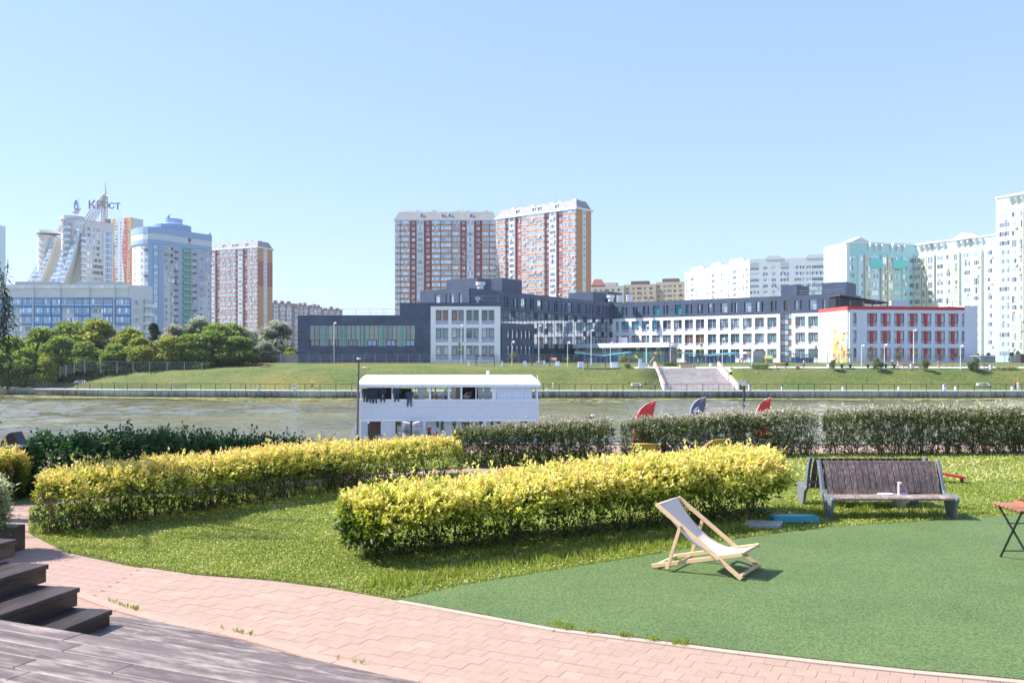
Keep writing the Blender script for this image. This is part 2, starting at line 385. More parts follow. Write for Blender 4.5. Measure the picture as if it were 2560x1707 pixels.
# pavers, one by one where they show largest
EDGE_LAWN = [(60, 1262), (64, 1300), (71, 1333), (163, 1380), (326, 1415), (490, 1439), (675, 1453), (816, 1471), (980, 1500), (1000, 1504)]
TURF_LOW = [(1000, 1504), (1197, 1540), (1393, 1576), (1633, 1605), (1850, 1633), (2068, 1658), (2286, 1681), (2560, 1706), (3100, 1745)]
TURF_UP = [(1000, 1502), (1154, 1469), (1415, 1426), (1611, 1395), (1741, 1372), (1850, 1350), (2068, 1322), (2286, 1309), (2560, 1290), (3300, 1262)]
paving = thing('path_paving', 'curved path of pink square concrete pavers between deck and lawn', 'paved path', (0, 7, 0)); paving['kind'] = 'structure'
ang = -.455; u = Vector((math.cos(ang), math.sin(ang), 0)); v = Vector((-u.y, u.x, 0))
pm = [mat('pink_paver', (.385, .265, .205), .85, .10, 9, .15, 120, col2=(.35, .236, .182)), mat('pale_pink_paver', (.395, .275, .215), .85, .06, 14, .15, 120), mat('deep_pink_paver', (.355, .238, .182), .85, .08, 14, .15, 120)]
brick_me = [MB().box(-.0885, .0885, -.0885, .0885, -.01, .012).mesh('brick', m) for m in pm]
low = [gp(a, b) for a, b in [(196, 1480), (316, 1523), (429, 1553), (566, 1579), (640, 1596), (849, 1654), (1067, 1698), (1300, 1735)]]
up = [gp(a, b) for a, b in EDGE_LAWN[3:]+TURF_LOW]
def ycurve(c, x): return float(np.interp(x, [p[0] for p in c], [p[1] for p in c]))
cand = []
for i in range(-78, 78):
    for j in range(-66, 66):
        c = u*(i*.18+(.09 if j % 2 else 0))+v*(j*.18)+Vector((0, 9, 0))
        if -4.6 < c.x < 6 and ycurve(low, c.x)-.12 < c.y < ycurve(up, c.x)+.15 and c.y > 6.7: cand.append(c)
cand.sort(key=lambda c: c.y*1.0+abs(c.x)*.25)
rest = MB()
for k, c in enumerate(cand):
    q = random.random(); mi = 0 if q < .74 else (1 if q < .81 else 2)
    if k < 300:
        inst(brick_me[mi], 'brick', paving, (c.x, c.y, random.uniform(-.0015, .0015)), ang, world=True)
    else:
        dz = .012+random.uniform(-.0015, .0015)
        rest.add([c+u*a+v*b+Vector((0, 0, z)) for z in (0, dz) for a, b in ((-.0885, -.0885), (.0885, -.0885), (.0885, .0885), (-.0885, .0885))], [(4, 5, 6, 7), (0, 1, 5, 4), (1, 2, 6, 5), (2, 3, 7, 6), (3, 0, 4, 7)], mi)
tag(rest.build('far_bricks', pm, paving, world=True), kind='stuff')
def strip(pts, wd, z0, z1, off=0.0, mm=None, name='edging', parent=None, seg=None):
    """low kerb following a polyline of (x,y)"""
    out = []
    b = MB()
    for i in range(len(pts)-1):
        p, q = Vector((*pts[i], 0)), Vector((*pts[i+1], 0)); d = (q-p).normalized(); nrm = Vector((-d.y, d.x, 0))
        p2, q2 = p+nrm*off, q+nrm*off
        b.add([p2+Vector((0, 0, z0)), q2+Vector((0, 0, z0)), q2+nrm*wd+Vector((0, 0, z0)), p2+nrm*wd+Vector((0, 0, z0)), p2+Vector((0, 0, z1)), q2+Vector((0, 0, z1)), q2+nrm*wd+Vector((0, 0, z1)), p2+nrm*wd+Vector((0, 0, z1))],
              [(4, 5, 6, 7), (0, 1, 5, 4), (3, 7, 6, 2), (0, 4, 7, 3), (1, 2, 6, 5)])
    return b.build(name, mm, parent, world=parent is not None)
strip(low, .13, 0, .02, -.12, mat('pink_edging', (.45, .27, .21), .85, .08, 8), 'edging', paving)
strip([gp(a, b) for a, b in TURF_LOW], .085, 0, .024, -.085, mat('pale_edging', (.42, .33, .27), .85, .08, 8), 'edging', paving)

# lawns
def lawn_mat():
    m = mat('lawn_soil', (.07, .13, .025), .95)
    n = m.node_tree.nodes; l = m.node_tree.links; p = n['Principled BSDF']
    g = n.new('ShaderNodeNewGeometry')
    t = n.new('ShaderNodeTexNoise'); t.inputs['Scale'].default_value = 45; t.inputs['Detail'].default_value = 6; l.new(g.outputs['Position'], t.inputs[0])
    r = n.new('ShaderNodeValToRGB'); r.color_ramp.elements[0].position = .35; r.color_ramp.elements[1].position = .68
    r.color_ramp.elements[0].color = (.045, .075, .012, 1); r.color_ramp.elements[1].color = (.19, .24, .045, 1)
    l.new(t.outputs[0], r.inputs[0]); l.new(r.outputs[0], p.inputs['Base Color']); return m
lm = lawn_mat()
MID_F = [(75, 1272), (430, 1240), (780, 1212), (1080, 1190), (1600, 1162), (1800, 1152)]
MID_B = [(40, 1261), (430, 1228), (780, 1199), (1090, 1174), (1600, 1150), (1800, 1150)]
lawn1 = [gp(*p) for p in EDGE_LAWN[2:]]+[gp(*p) for p in TURF_UP[1:]]+[(22, 15), (22, 25.4)]+[gp(*p) for p in [(2560, 1135), (2100, 1138)]]+[gp(*p) for p in MID_F[::-1]]
lawn2 = [gp(*p) for p in MID_B]+[gp(2100, 1137), (22, 25.3), (22, 25.6), (2, 25.3), (-3, 25.0), (-9, 22.5), (-13, 21), (-13, 17)]
def flat(pts, z, m, name, kind='structure'):
    b = MB(); b.prism(pts, z-.03, z); return tag(b.build(name, m, fix=True), kind=kind)
flat(lawn1, .026, lm, 'lawn'); flat(lawn2, .022, lm, 'back_lawn')
turf = [gp(*p) for p in TURF_LOW]+[gp(*p) for p in TURF_UP[::-1]]
def turf_mat():
    m = mat('artificial_turf', (.10, .26, .13), .8)
    n = m.node_tree.nodes; l = m.node_tree.links; p = n['Principled BSDF']
    g = n.new('ShaderNodeNewGeometry')
    t = n.new('ShaderNodeTexNoise'); t.inputs['Scale'].default_value = 38; t.inputs['Detail'].default_value = 4; t.inputs['Roughness'].default_value = .8; l.new(g.outputs['Position'], t.inputs[0])
    r = n.new('ShaderNodeValToRGB'); r.color_ramp.elements[0].position = .34; r.color_ramp.elements[1].position = .7
    r.color_ramp.elements[0].color = (.026, .068, .010, 1); r.color_ramp.elements[1].color = (.19, .265, .085, 1)
    t2 = n.new('ShaderNodeTexNoise'); t2.inputs['Scale'].default_value = .9; t2.inputs['Detail'].default_value = 4; l.new(g.outputs['Position'], t2.inputs[0])
    r2 = n.new('ShaderNodeValToRGB'); r2.color_ramp.elements[0].position = .3; r2.color_ramp.elements[1].position = .7
    r2.color_ramp.elements[0].color = (.86, .9, .86, 1); r2.color_ramp.elements[1].color = (1.1, 1.08, 1.06, 1); l.new(t2.outputs[0], r2.inputs[0])
    mx = n.new('ShaderNodeMix'); mx.data_type = 'RGBA'; mx.blend_type = 'MULTIPLY'; mx.inputs[0].default_value = 1
    l.new(t.outputs[0], r.inputs[0]); l.new(r.outputs[0], mx.inputs[6]); l.new(r2.outputs[0], mx.inputs[7]); l.new(mx.outputs[2], p.inputs['Base Color'])
    b = n.new('ShaderNodeBump'); b.inputs['Strength'].default_value = .8; b.inputs['Distance'].default_value = .02
    l.new(t.outputs[0], b.inputs['Height']); l.new(b.outputs[0], p.inputs['Normal']); return m
flat(turf, .034, turf_mat(), 'artificial_turf')
# promenade kerb and river slope on the near side
o = MB().prof([(28.3, 0), (28.3, -.3), (52, ZW-.3), (62, ZW-.6), (28.3, -6)], -60, 60).build('near_bank', mat('near_bank_grass', (.08, .12, .03), .95, .3, .5), fix=True); tag(o, kind='structure')
strip([(-60, 28.12), (60, 28.12)], .18, 0, .06, 0, conc_l, 'promenade_kerb')['kind'] = 'structure'

# leaf clouds ----------------------------------------------------------------
def leafcloud(name, C, D, N, L, W, rnd, m, fold=.25, parent=None, loc=(0, 0, 0), mesh_only=False):
    """C base, D direction (unit), N side-ish normal, per-leaf length and width: each leaf a folded diamond of two triangles"""
    n = len(C); S = np.cross(D, N); S /= (np.linalg.norm(S, axis=1, keepdims=True)+1e-9); U = np.cross(S, D)
    L = np.broadcast_to(L, (n,))[:, None]; W = np.broadcast_to(W, (n,))[:, None]
    V = np.empty((n, 4, 3)); V[:, 0] = C; V[:, 2] = C+D*L
    mid = C+D*L*.45+U*W*fold
    V[:, 1] = mid+S*W*.5; V[:, 3] = mid-S*W*.5
    me = bpy.data.meshes.new(name); me.vertices.add(n*4); me.vertices.foreach_set('co', V.reshape(-1).astype(np.float32))
    idx = (np.arange(n)[:, None]*4+np.array([0, 1, 2, 0, 2, 3])).reshape(-1).astype(np.int32)
    me.loops.add(n*6); me.loops.foreach_set('vertex_index', idx)
    me.polygons.add(n*2); me.polygons.foreach_set('loop_start', (np.arange(n*2)*3).astype(np.int32))
    me.update(calc_edges=True)
    a = me.attributes.new('rnd', 'FLOAT', 'FACE'); a.data.foreach_set('value', np.repeat(np.clip(rnd, 0, 1), 2).astype(np.float32))
    me.materials.append(m)
    if mesh_only: return me
    return inst(me, name, parent, loc)
def unit(a): return a/(np.linalg.norm(a, axis=1, keepdims=True)+1e-9)
def snoise(p, f=1.0, seed=0):
    r = np.random.default_rng(seed); s = np.zeros(len(p))
    for i in range(5):
        k = r.normal(size=3)*f*(1+i*.6); s += np.sin(p@k+r.uniform(0, 6.28))/(1+i*.5)
    return s/2.6
def inpoly(x, y, poly):
    c = np.zeros(len(x), bool); n = len(poly)
    for i in range(n):
        x0, y0 = poly[i]; x1, y1 = poly[(i+1) % n]
        if y0 == y1: continue
        k = ((y0 > y) != (y1 > y)) & (x < (x1-x0)*(y-y0)/(y1-y0)+x0); c ^= k
    return c

# grass blades: density falls with distance
grass_m = leafmat('grass_blades', [(.05, .10, .008), (.14, .22, .015), (.27, .34, .03), (.42, .46, .07), (.62, .60, .2), (.85, .80, .5)], .4)
def grass(name, poly, dens, hgt, wid, bounds, dry=None, clover=.5, kind='stuff'):
    x0, x1, y0, y1 = bounds; n = int(dens*(x1-x0)*(y1-y0))
    x = rng.uniform(x0, x1, n); y = rng.uniform(y0, y1, n); k = inpoly(x, y, poly); x, y = x[k], y[k]; n = len(x)
    a = rng.uniform(0, 2*PI, n); tilt = rng.uniform(.1, .9, n)
    P3 = np.stack([x, y, np.zeros(n)], 1)
    cl = rng.random(n) < clover
    D = np.stack([np.cos(a)*tilt, np.sin(a)*tilt, np.where(cl, .15, 1.0)*np.ones(n)], 1); D = unit(D)
    C = np.stack([x, y, np.where(cl, rng.uniform(.03, .06, n), .02)], 1)
    Nn = np.where(cl[:, None], np.array([0, 0, 1.]), np.stack([np.cos(a+1.2), np.sin(a+1.2), np.full(n, .3)], 1))
    g = snoise(P3, 1.3, 3)*.5+.5
    L = hgt*rng.uniform(.5, 1.25, n)*(.75+.5*g)*np.where(cl, .55, 1); W = wid*rng.uniform(.7, 1.3, n)*np.where(cl, 1.9, 1)
    r = rng.beta(2, 2.6, n)*.85+.14*g+np.where(rng.random(n) < .08, .5, 0)
    if dry is not None: r = r+dry(x, y)
    return tag(leafcloud(name, C, D, Nn, L, W, r, grass_m, .15), kind=kind)
# ---------------------------------------------------------------- hedges
def hedge(name, label, line, hw, z0, z1, m, nshoot, nleaf, leafL, leafW, spread=.10, group=None, base=(0, 0), top_noise=.10, big=250, colf=None, stems=60, stem_m=None, gap=None, up=.45, seed=1, sag=0.0, endr=.45, zvar=None, cat='hedge'):
    r = np.random.default_rng(seed)
    L_ = np.array(line, float); seg = np.linalg.norm(np.diff(L_[:, :2], axis=0), axis=1); cum = np.concatenate([[0], np.cumsum(seg)]); T = cum[-1]
    t = r.uniform(-.0, 1, nshoot)*T
    cx = np.interp(t, cum, L_[:, 0]); cy = np.interp(t, cum, L_[:, 1])
    th = math.atan2(L_[-1, 1]-L_[0, 1], L_[-1, 0]-L_[0, 0]); ux, uy = math.cos(th), math.sin(th); nx_, ny_ = -uy, ux
    # end rounding
    e = np.clip(np.minimum(t, T-t)/endr, 0, 1); er = np.sqrt(np.clip(1-(1-e)**2, .05, 1))
    ph = r.uniform(0, 2*PI, nshoot); rad = r.beta(4.5, 1.2, nshoot)
    q_ = r.uniform(-1, 1, nshoot); o_ = (1-np.abs(q_)**2.7)**(1/2.7)*r.choice([-1, 1], nshoot); sd_ = r.random(nshoot) < .55
    cu = np.where(sd_, o_, q_); su = np.where(sd_, q_, np.abs(o_)*np.where(r.random(nshoot) < .25, -1, 1))
    nz = snoise(np.stack([t*1.2, cu*1.1, su*1.1], 1), 1.5, seed)
    nz2 = snoise(np.stack([t*5, cu*3, su*3], 1), 1.7, seed+3)
    zz1 = z1 if zvar is None else np.interp(t/T, [i/(len(zvar)-1) for i in range(len(zvar))], zvar)
    zc = (z0+zz1)/2; hh = (zz1-z0)/2
    k = rad*er*(1+.24*nz+.10*nz2)
    P = np.stack([cx+nx_*cu*hw*k, cy+ny_*cu*hw*k, zc+su*hh*(rad*(.8+.2*er))*(1+top_noise*nz*1.2)+top_noise*nz2*.5*(su > .5)], 1)
    # stray shoots standing out of the clipped face
    st_ = r.random(nshoot) < (.12 if 'shrubs' in name else .035); P[st_, 2] += r.uniform(.05, .20, st_.sum())*(P[st_, 2] > z0+.5*(z1-z0)); P[st_, :2] += r.normal(size=(int(st_.sum()), 2))*.05
    endpush = np.where(t < T/2, -1, 1)*(1-e)*0
    out = np.stack([nx_*cu, ny_*cu, su*.8+up], 1)
    out[:, 0] += ux*np.where(t < .4, -.7, np.where(t > T-.4, .7, 0)); out[:, 1] += uy*np.where(t < .4, -.7, np.where(t > T-.4, .7, 0))
    out = unit(out+r.normal(size=out.shape)*.35)
    if gap is not None:
        kk = gap(t/T, P[:, 2], r.random(nshoot)); P, out, rad, su, t = P[kk], out[kk], rad[kk], su[kk], t[kk]
    n = len(P)
    # leaves along each shoot
    j = np.tile(np.arange(nleaf), n); si = np.repeat(np.arange(n), nleaf)
    f = (j+.5)/nleaf
    C = P[si]+out[si]*(f*spread)[:, None]+r.normal(size=(n*nleaf, 3))*spread*.12
    D = unit(out[si]*(.35+.8*f)[:, None]+r.normal(size=C.shape)*.75)
    N = unit(r.normal(size=C.shape)*.45+np.array([-.35, .0, 1.]))
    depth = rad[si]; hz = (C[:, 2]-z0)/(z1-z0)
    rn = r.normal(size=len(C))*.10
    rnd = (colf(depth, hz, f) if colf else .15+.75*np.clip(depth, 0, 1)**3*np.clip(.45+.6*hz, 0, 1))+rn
    s = r.uniform(.65, 1.25, len(C)); LL = leafL*s; WW = leafW*s
    C[:, 2] = np.maximum(C[:, 2], .03)
    root = thing(name, label, cat, (float(L_[0, 0]), float(L_[0, 1]), 0), group)
    off = np.array([L_[0, 0], L_[0, 1], 0.])
    C = C-off
    if big:   # the leaves nearest the eye are pieces of their own
        score = -(C[:, 1]*1.2)+C[:, 2]*1.0+depth*1.0+r.normal(size=len(C))*.35
        ids = np.argsort(-score)[:big]; mask = np.ones(len(C), bool); mask[ids] = False
        tm = [leafcloud('leaf', np.zeros((1, 3)), np.array([[1., 0, 0]]), np.array([[0., 0, 1]]), leafL, leafW, np.array([q]), m, mesh_only=True) for q in (.55, .7, .85, .95)]
        for i in ids:
            o = inst(tm[int(r.integers(4))], 'leaf', root, C[i]); o.rotation_euler = Vector(D[i]).to_track_quat('X', 'Z').to_euler(); sc_ = float(s[i]); o.scale = (sc_, sc_, sc_)
        C, D, N, LL, WW, rnd = C[mask], D[mask], N[mask], LL[mask], WW[mask], rnd[mask]
    tag(leafcloud('foliage', C, D, N, LL, WW, rnd, m, parent=root), kind='stuff')
    if stems:
        b = MB()
        for i in range(stems):
            tt = random.uniform(.1, T-.1); bx = float(np.interp(tt, cum, L_[:, 0])); by = float(np.interp(tt, cum, L_[:, 1]))
            bx += nx_*random.uniform(-.12, .12); by += ny_*random.uniform(-.12, .12)
            for k2 in range(random.randint(3, 5)):
                a = random.uniform(-1, 1)*hw*.85; s2 = random.uniform(-.35, .35); h2 = z0+(z1-z0)*random.uniform(.55, .97)
                p0 = Vector((bx, by, 0)); p1 = Vector((bx+nx_*a*.35+ux*s2*.4, by+ny_*a*.35+uy*s2*.4, h2*.42)); p2 = Vector((bx+nx_*a+ux*s2, by+ny_*a+uy*s2, h2))
                b.path([p0, p1, p2], [.009, .006, .003], 3)
        tag(b.build('branches', stem_m, root, world=True), kind='stuff')
    return root
twig = mat('brown_twig', (.13, .075, .04), .8)
twig_g = mat('grey_twig', (.10, .08, .065), .8)
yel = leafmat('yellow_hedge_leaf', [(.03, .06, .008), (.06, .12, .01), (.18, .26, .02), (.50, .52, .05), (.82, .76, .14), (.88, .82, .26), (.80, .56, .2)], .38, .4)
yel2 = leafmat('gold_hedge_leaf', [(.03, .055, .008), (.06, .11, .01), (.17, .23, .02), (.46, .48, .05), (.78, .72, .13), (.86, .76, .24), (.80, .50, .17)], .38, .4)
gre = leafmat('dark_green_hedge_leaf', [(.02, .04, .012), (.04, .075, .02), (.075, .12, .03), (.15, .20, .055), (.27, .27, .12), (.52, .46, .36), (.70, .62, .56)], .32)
dkg = leafmat('deep_green_shrub_leaf', [(.018, .05, .018), (.03, .085, .025), (.05, .13, .035), (.10, .21, .06)], .3)
var_l = leafmat('variegated_leaf', [(.10, .16, .05), (.26, .34, .13), (.55, .60, .32), (.85, .84, .6)], .35)
def yc(d, hz, f): return .03+.94*np.clip(d, 0, 1)**2*np.clip(1.4*hz-.22, 0, 1)**.75*(.90+.16*f)  # inner leaves truly greener; deeper inner shade is also put into the colour
A_, B_ = (-2.05, 11.75), (4.35, 15.5)
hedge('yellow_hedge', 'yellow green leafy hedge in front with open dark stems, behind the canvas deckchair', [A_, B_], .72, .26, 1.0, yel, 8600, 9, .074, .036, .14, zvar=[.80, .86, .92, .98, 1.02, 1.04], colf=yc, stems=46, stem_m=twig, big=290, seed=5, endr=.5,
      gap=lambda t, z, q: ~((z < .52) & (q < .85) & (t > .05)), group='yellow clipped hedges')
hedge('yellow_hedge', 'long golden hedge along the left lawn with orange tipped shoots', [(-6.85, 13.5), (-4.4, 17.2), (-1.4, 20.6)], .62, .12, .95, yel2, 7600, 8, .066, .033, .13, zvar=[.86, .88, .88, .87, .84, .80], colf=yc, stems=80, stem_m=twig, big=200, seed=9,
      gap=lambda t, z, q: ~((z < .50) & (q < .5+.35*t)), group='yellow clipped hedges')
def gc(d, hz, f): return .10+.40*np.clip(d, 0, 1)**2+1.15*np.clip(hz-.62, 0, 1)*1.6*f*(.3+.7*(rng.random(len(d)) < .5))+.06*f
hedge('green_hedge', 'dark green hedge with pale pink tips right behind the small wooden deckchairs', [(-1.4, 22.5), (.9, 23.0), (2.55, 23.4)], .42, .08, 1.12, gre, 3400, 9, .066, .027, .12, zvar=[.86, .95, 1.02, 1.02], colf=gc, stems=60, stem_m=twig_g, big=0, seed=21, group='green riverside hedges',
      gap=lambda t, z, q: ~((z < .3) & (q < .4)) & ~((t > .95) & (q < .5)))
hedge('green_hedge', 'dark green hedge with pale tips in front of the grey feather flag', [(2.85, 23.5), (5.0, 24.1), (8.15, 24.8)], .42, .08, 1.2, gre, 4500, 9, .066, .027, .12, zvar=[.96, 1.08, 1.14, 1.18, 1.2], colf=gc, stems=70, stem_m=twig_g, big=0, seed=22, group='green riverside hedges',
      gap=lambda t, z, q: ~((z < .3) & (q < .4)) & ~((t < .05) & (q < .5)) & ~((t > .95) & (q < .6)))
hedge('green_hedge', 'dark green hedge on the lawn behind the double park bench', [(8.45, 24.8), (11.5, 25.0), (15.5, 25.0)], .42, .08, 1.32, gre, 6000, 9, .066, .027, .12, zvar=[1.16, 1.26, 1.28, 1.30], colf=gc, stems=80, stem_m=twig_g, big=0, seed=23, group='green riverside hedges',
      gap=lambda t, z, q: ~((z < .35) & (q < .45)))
hedge('dark_shrubs', 'deep green shady shrubs with upright shoots beside the river at left', [(-9.3, 17.9), (-7.2, 19.0), (-4.2, 21.0)], .6, .0, 1.05, dkg, 3300, 9, .085, .05, .28, zvar=[.95, .85, .66, .5], stems=40, stem_m=twig_g, big=0, seed=31, up=.9, top_noise=.22,
      group=None)
hedge('yellow_bush', 'yellow green rounded bush at the left edge below the black box', [(-10.6, 17.3), (-9.15, 16.95)], .62, .0, .88, yel2, 2300, 8, .062, .03, .12, colf=yc, stems=12, stem_m=twig, big=0, seed=33, endr=.7, cat='bush')
hedge('variegated_bush', 'pale cream edged bush in a dark planter at the left edge', [(-7.25, 12.3), (-6.85, 12.2)], .45, .22, .92, var_l, 1500, 8, .075, .022, .2, stems=10, stem_m=twig_g, big=0, seed=35, endr=.6, up=.6, cat='bush')
tag(MB().box(-7.7, -6.72, 11.6, 12.7, 0, .34).build('dark_planter', mat('dark_brown_stained_wood', (.045, .028, .022), .6, .3, 6)), 'low dark wooden planter box under the cream edged bush', 'planter')
# pale flowering tops behind the hedge at far right
hedge('flowering_shrubs', 'cream flowering shrubs showing over the dark hedge at the right edge', [(13.0, 26.0), (16, 26.0)], .35, .2, 1.22, leafmat('cream_blossom', [(.12, .18, .05), (.45, .45, .22), (.7, .66, .45)], .35), 1500, 8, .07, .03, .12, stems=12, stem_m=twig_g, big=0, seed=37, up=.6, cat='shrubs')

# grass
lawn1v = lawn1
dryf = lambda x, y: np.where((x > 5) & (y < 14.6), .28*np.clip(1-(y-(13.8-.12*(x-5)))*1.2, 0, 1), 0)+.10*np.clip(snoise(np.stack([x*.9, y*.9, x*0], 1), 1.2, 8), 0, 1)
grass('lawn_grass', lawn1v, 4200, .048, .011, (-8, 4.5, 9.0, 14.5), dryf)
grass('lawn_grass', lawn1v, 1900, .05, .016, (-8.5, 16, 14.5, 19.5), dryf)
grass('lawn_grass', lawn1v, 2200, .05, .014, (4.5, 10.5, 12.5, 14.5), dryf)
grass('lawn_grass', lawn1v+[], 480, .09, .03, (-6, 16, 19.5, 25.4), lambda x, y: .12+.1*rng.random(len(x)))
grass('lawn_grass', lawn2, 420, .10, .03, (-10, 13, 18, 25.5), lambda x, y: .1+0*x)
# taller tufts: under the hedge, by the bench and in the paving joints
def tufts(name, spots, n, h, wd, spread):
    P = []
    for (x, y, s) in spots:
        k = int(n*s); q = rng.normal(size=(k, 2))*spread*s; P.append(np.stack([x+q[:, 0], y+q[:, 1], np.full(k, .02)], 1))
    P = np.concatenate(P); k = len(P); a = rng.uniform(0, 2*PI, k); t = rng.uniform(.1, .75, k)
    D = unit(np.stack([np.cos(a)*t, np.sin(a)*t, np.ones(k)], 1)); N = np.stack([np.cos(a+1.3), np.sin(a+1.3), np.full(k, .2)], 1)
    return tag(leafcloud(name, P, D, N, h*rng.uniform(.5, 1.3, k), wd, rng.beta(2, 3, k)*.9+.1, grass_m, .1), kind='stuff')
sp = []
for i in range(46):
    t = i/45; px = 940+t*960; py = np.interp(px, [940, 1154, 1415, 1611, 1900], [1492, 1452, 1412, 1385, 1330]); x, y = gp(px, py); sp.append((x+random.uniform(-.1, .1), y+random.uniform(.05, .45), random.uniform(.5, 1.3)))
for i in range(18): sp.append((random.uniform(5.1, 7.2), random.uniform(15.0, 16.4), random.uniform(.5, 1.1)))
sp += [(4.72, 16.0, 1.3), (4.9, 15.7, 1.2), (5.0, 15.3, 1.0), (1.72, 12.95, 1.5), (1.8, 12.9, 1.2)]
tufts('grass_tufts', sp, 90, .12, .011, .11)
sp = []
for k in range(95):
    px = 200+random.random()*790; x = gp(px, float(np.interp(px, [196, 316, 429, 566, 640, 849, 1067], [1480, 1523, 1553, 1579, 1596, 1654, 1698])))[0]
    if math.sin(px*.045)+math.sin(px*.021+2) > .6: sp.append((x, ycurve(low, x)+random.uniform(0, .012), random.uniform(.08, .22)))
for px, py in [(1388, 1567), (1400, 1572), (1425, 1577), (1480, 1585), (1565, 1596), (1640, 1606), (1690, 1613), (1705, 1615)]:
    x, y = gp(px, py); sp += [(x+random.uniform(-.04, .04), y+random.uniform(-.01, .01), random.uniform(.25, .6)) for _ in range(3)]
tufts('joint_weeds', sp, 60, .05, .008, .06)
# weeds under the front hedge
wl = leafmat('weed_leaf', [(.02, .06, .012), (.05, .12, .03), (.10, .20, .06)], .35)
n = 2600; t = rng.uniform(0, 1, n); P = np.stack([-1.9+6.2*t, 12.1+3.2*t+rng.uniform(-.35, .3, n), rng.uniform(.03, .22, n)], 1)
D = unit(rng.normal(size=(n, 3))*[1, 1, .4]); tag(leafcloud('ground_weeds', P, D, np.tile([0, 0, 1.], (n, 1)), rng.uniform(.04, .09, n), rng.uniform(.02, .05, n), rng.random(n), wl), kind='stuff')

# ---------------------------------------------------------------- trees
def crown_mesh(name, m, seed, Rw, H, nb, nleaf, ls, low=.0, narrow=1.0, dens=.8, colr=(0.0, 1.0)):
    r = np.random.default_rng(seed); C = []; Dn = []; rn = []
    for b in range(nb):
        th = r.uniform(0, 2*PI); rr = math.sqrt(r.uniform(0, 1))*Rw*.68; zf = r.uniform(low, 1)
        k = math.sin(PI*min(1, .18+.82*zf))**.6 if zf > .35 else (.72+.8*zf)
        c = np.array([rr*k*math.cos(th)*narrow, rr*k*math.sin(th)*narrow, H*(.12+.74*zf)])
        br = Rw*r.uniform(.20, .42)*(1.0 if zf < .75 else .8)
        n = int(nleaf/nb); d = unit(r.normal(size=(n, 3))); rad = br*r.uniform(dens*.8, 1.25, n)
        rad *= 1+.25*snoise(d*2.2+b, 1.6, seed+b)
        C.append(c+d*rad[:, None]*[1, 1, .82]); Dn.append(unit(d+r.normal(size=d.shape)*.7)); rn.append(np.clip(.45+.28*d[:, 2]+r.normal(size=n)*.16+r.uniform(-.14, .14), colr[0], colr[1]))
    C = np.concatenate(C); Dn = np.concatenate(Dn); rn = np.concatenate(rn); n = len(C)
    C[:, 2] = np.maximum(C[:, 2], .1)
    return leafcloud(name, C, Dn, unit(r.normal(size=(n, 3))), ls*r.uniform(.6, 1.35, n), ls*.75, rn, m, mesh_only=True)
bark = mat('grey_brown_bark', (.12, .095, .07), .9)
def trunk_mesh(name, H, r0, seed, spread=1.0, n=5):
    rr = random.Random(seed); b = MB()
    pts = [Vector((0, 0, -.3)), Vector((rr.uniform(-.1, .1), rr.uniform(-.1, .1), H*.45)), Vector((rr.uniform(-.3, .3), rr.uniform(-.3, .3), H*.85))]
    b.path(pts, [r0, r0*.7, r0*.2], 7)
    for i in range(n):
        a = i*2.4+rr.uniform(-.4, .4); z = H*rr.uniform(.25, .5); q = Vector((0, 0, z)); e = Vector((math.cos(a)*spread, math.sin(a)*spread, z+H*rr.uniform(.2, .4)))
        b.path([q, q.lerp(e, .5)+Vector((0, 0, .1*H*.3)), e], [r0*.45, r0*.3, r0*.1], 5)
    return b.mesh(name, bark)
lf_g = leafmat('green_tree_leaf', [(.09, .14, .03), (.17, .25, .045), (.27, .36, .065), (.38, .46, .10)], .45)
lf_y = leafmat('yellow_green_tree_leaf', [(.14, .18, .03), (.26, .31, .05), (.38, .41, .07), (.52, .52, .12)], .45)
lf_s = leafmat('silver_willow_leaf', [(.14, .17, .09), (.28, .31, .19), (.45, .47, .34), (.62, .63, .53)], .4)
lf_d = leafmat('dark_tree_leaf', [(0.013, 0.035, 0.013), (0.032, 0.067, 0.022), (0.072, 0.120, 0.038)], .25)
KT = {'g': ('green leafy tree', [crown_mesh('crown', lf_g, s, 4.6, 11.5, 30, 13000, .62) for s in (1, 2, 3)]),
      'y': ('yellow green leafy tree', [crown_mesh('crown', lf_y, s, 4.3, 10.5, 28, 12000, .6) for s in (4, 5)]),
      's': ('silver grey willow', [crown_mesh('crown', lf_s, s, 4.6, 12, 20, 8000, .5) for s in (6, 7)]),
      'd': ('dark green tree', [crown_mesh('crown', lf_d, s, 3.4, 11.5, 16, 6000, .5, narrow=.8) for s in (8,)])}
TRK = trunk_mesh('trunk', 9, .3, 3, 2.0)
cnt = {}
def far_tree(px, top, base_y, Y, kind, wpx, label):
    """px centre, crown top row, depth, crown width in photo pixels"""
    x = (px-CX)/F*Y; zb = zt(x, Y); ztop = ZC+(HY-top)/F*Y; H = ztop-zb; wd = wpx/F*Y
    i = cnt.get(kind, 0); cnt[kind] = i+1
    me = KT[kind][1][i % len(KT[kind][1])]; H0 = {'g': 11.5, 'y': 10.5, 's': 12, 'd': 11.5}[kind]; R0 = {'g': 9.6, 'y': 9.0, 's': 9.6, 'd': 6.2}[kind]
    t = thing('leafy_tree' if kind != 's' else 'willow_tree', label, 'tree', (x, Y, zb), 'trees on the far bank at left')
    sx = wd/R0; sz = H/H0*1.0
    inst(me, 'crown', t, (0, 0, 0), random.uniform(0, 6.28), (sx, sx, sz)); inst(TRK, 'trunk', t, (0, 0, 0), random.uniform(0, 6), (sz, sz, sz))
    return t
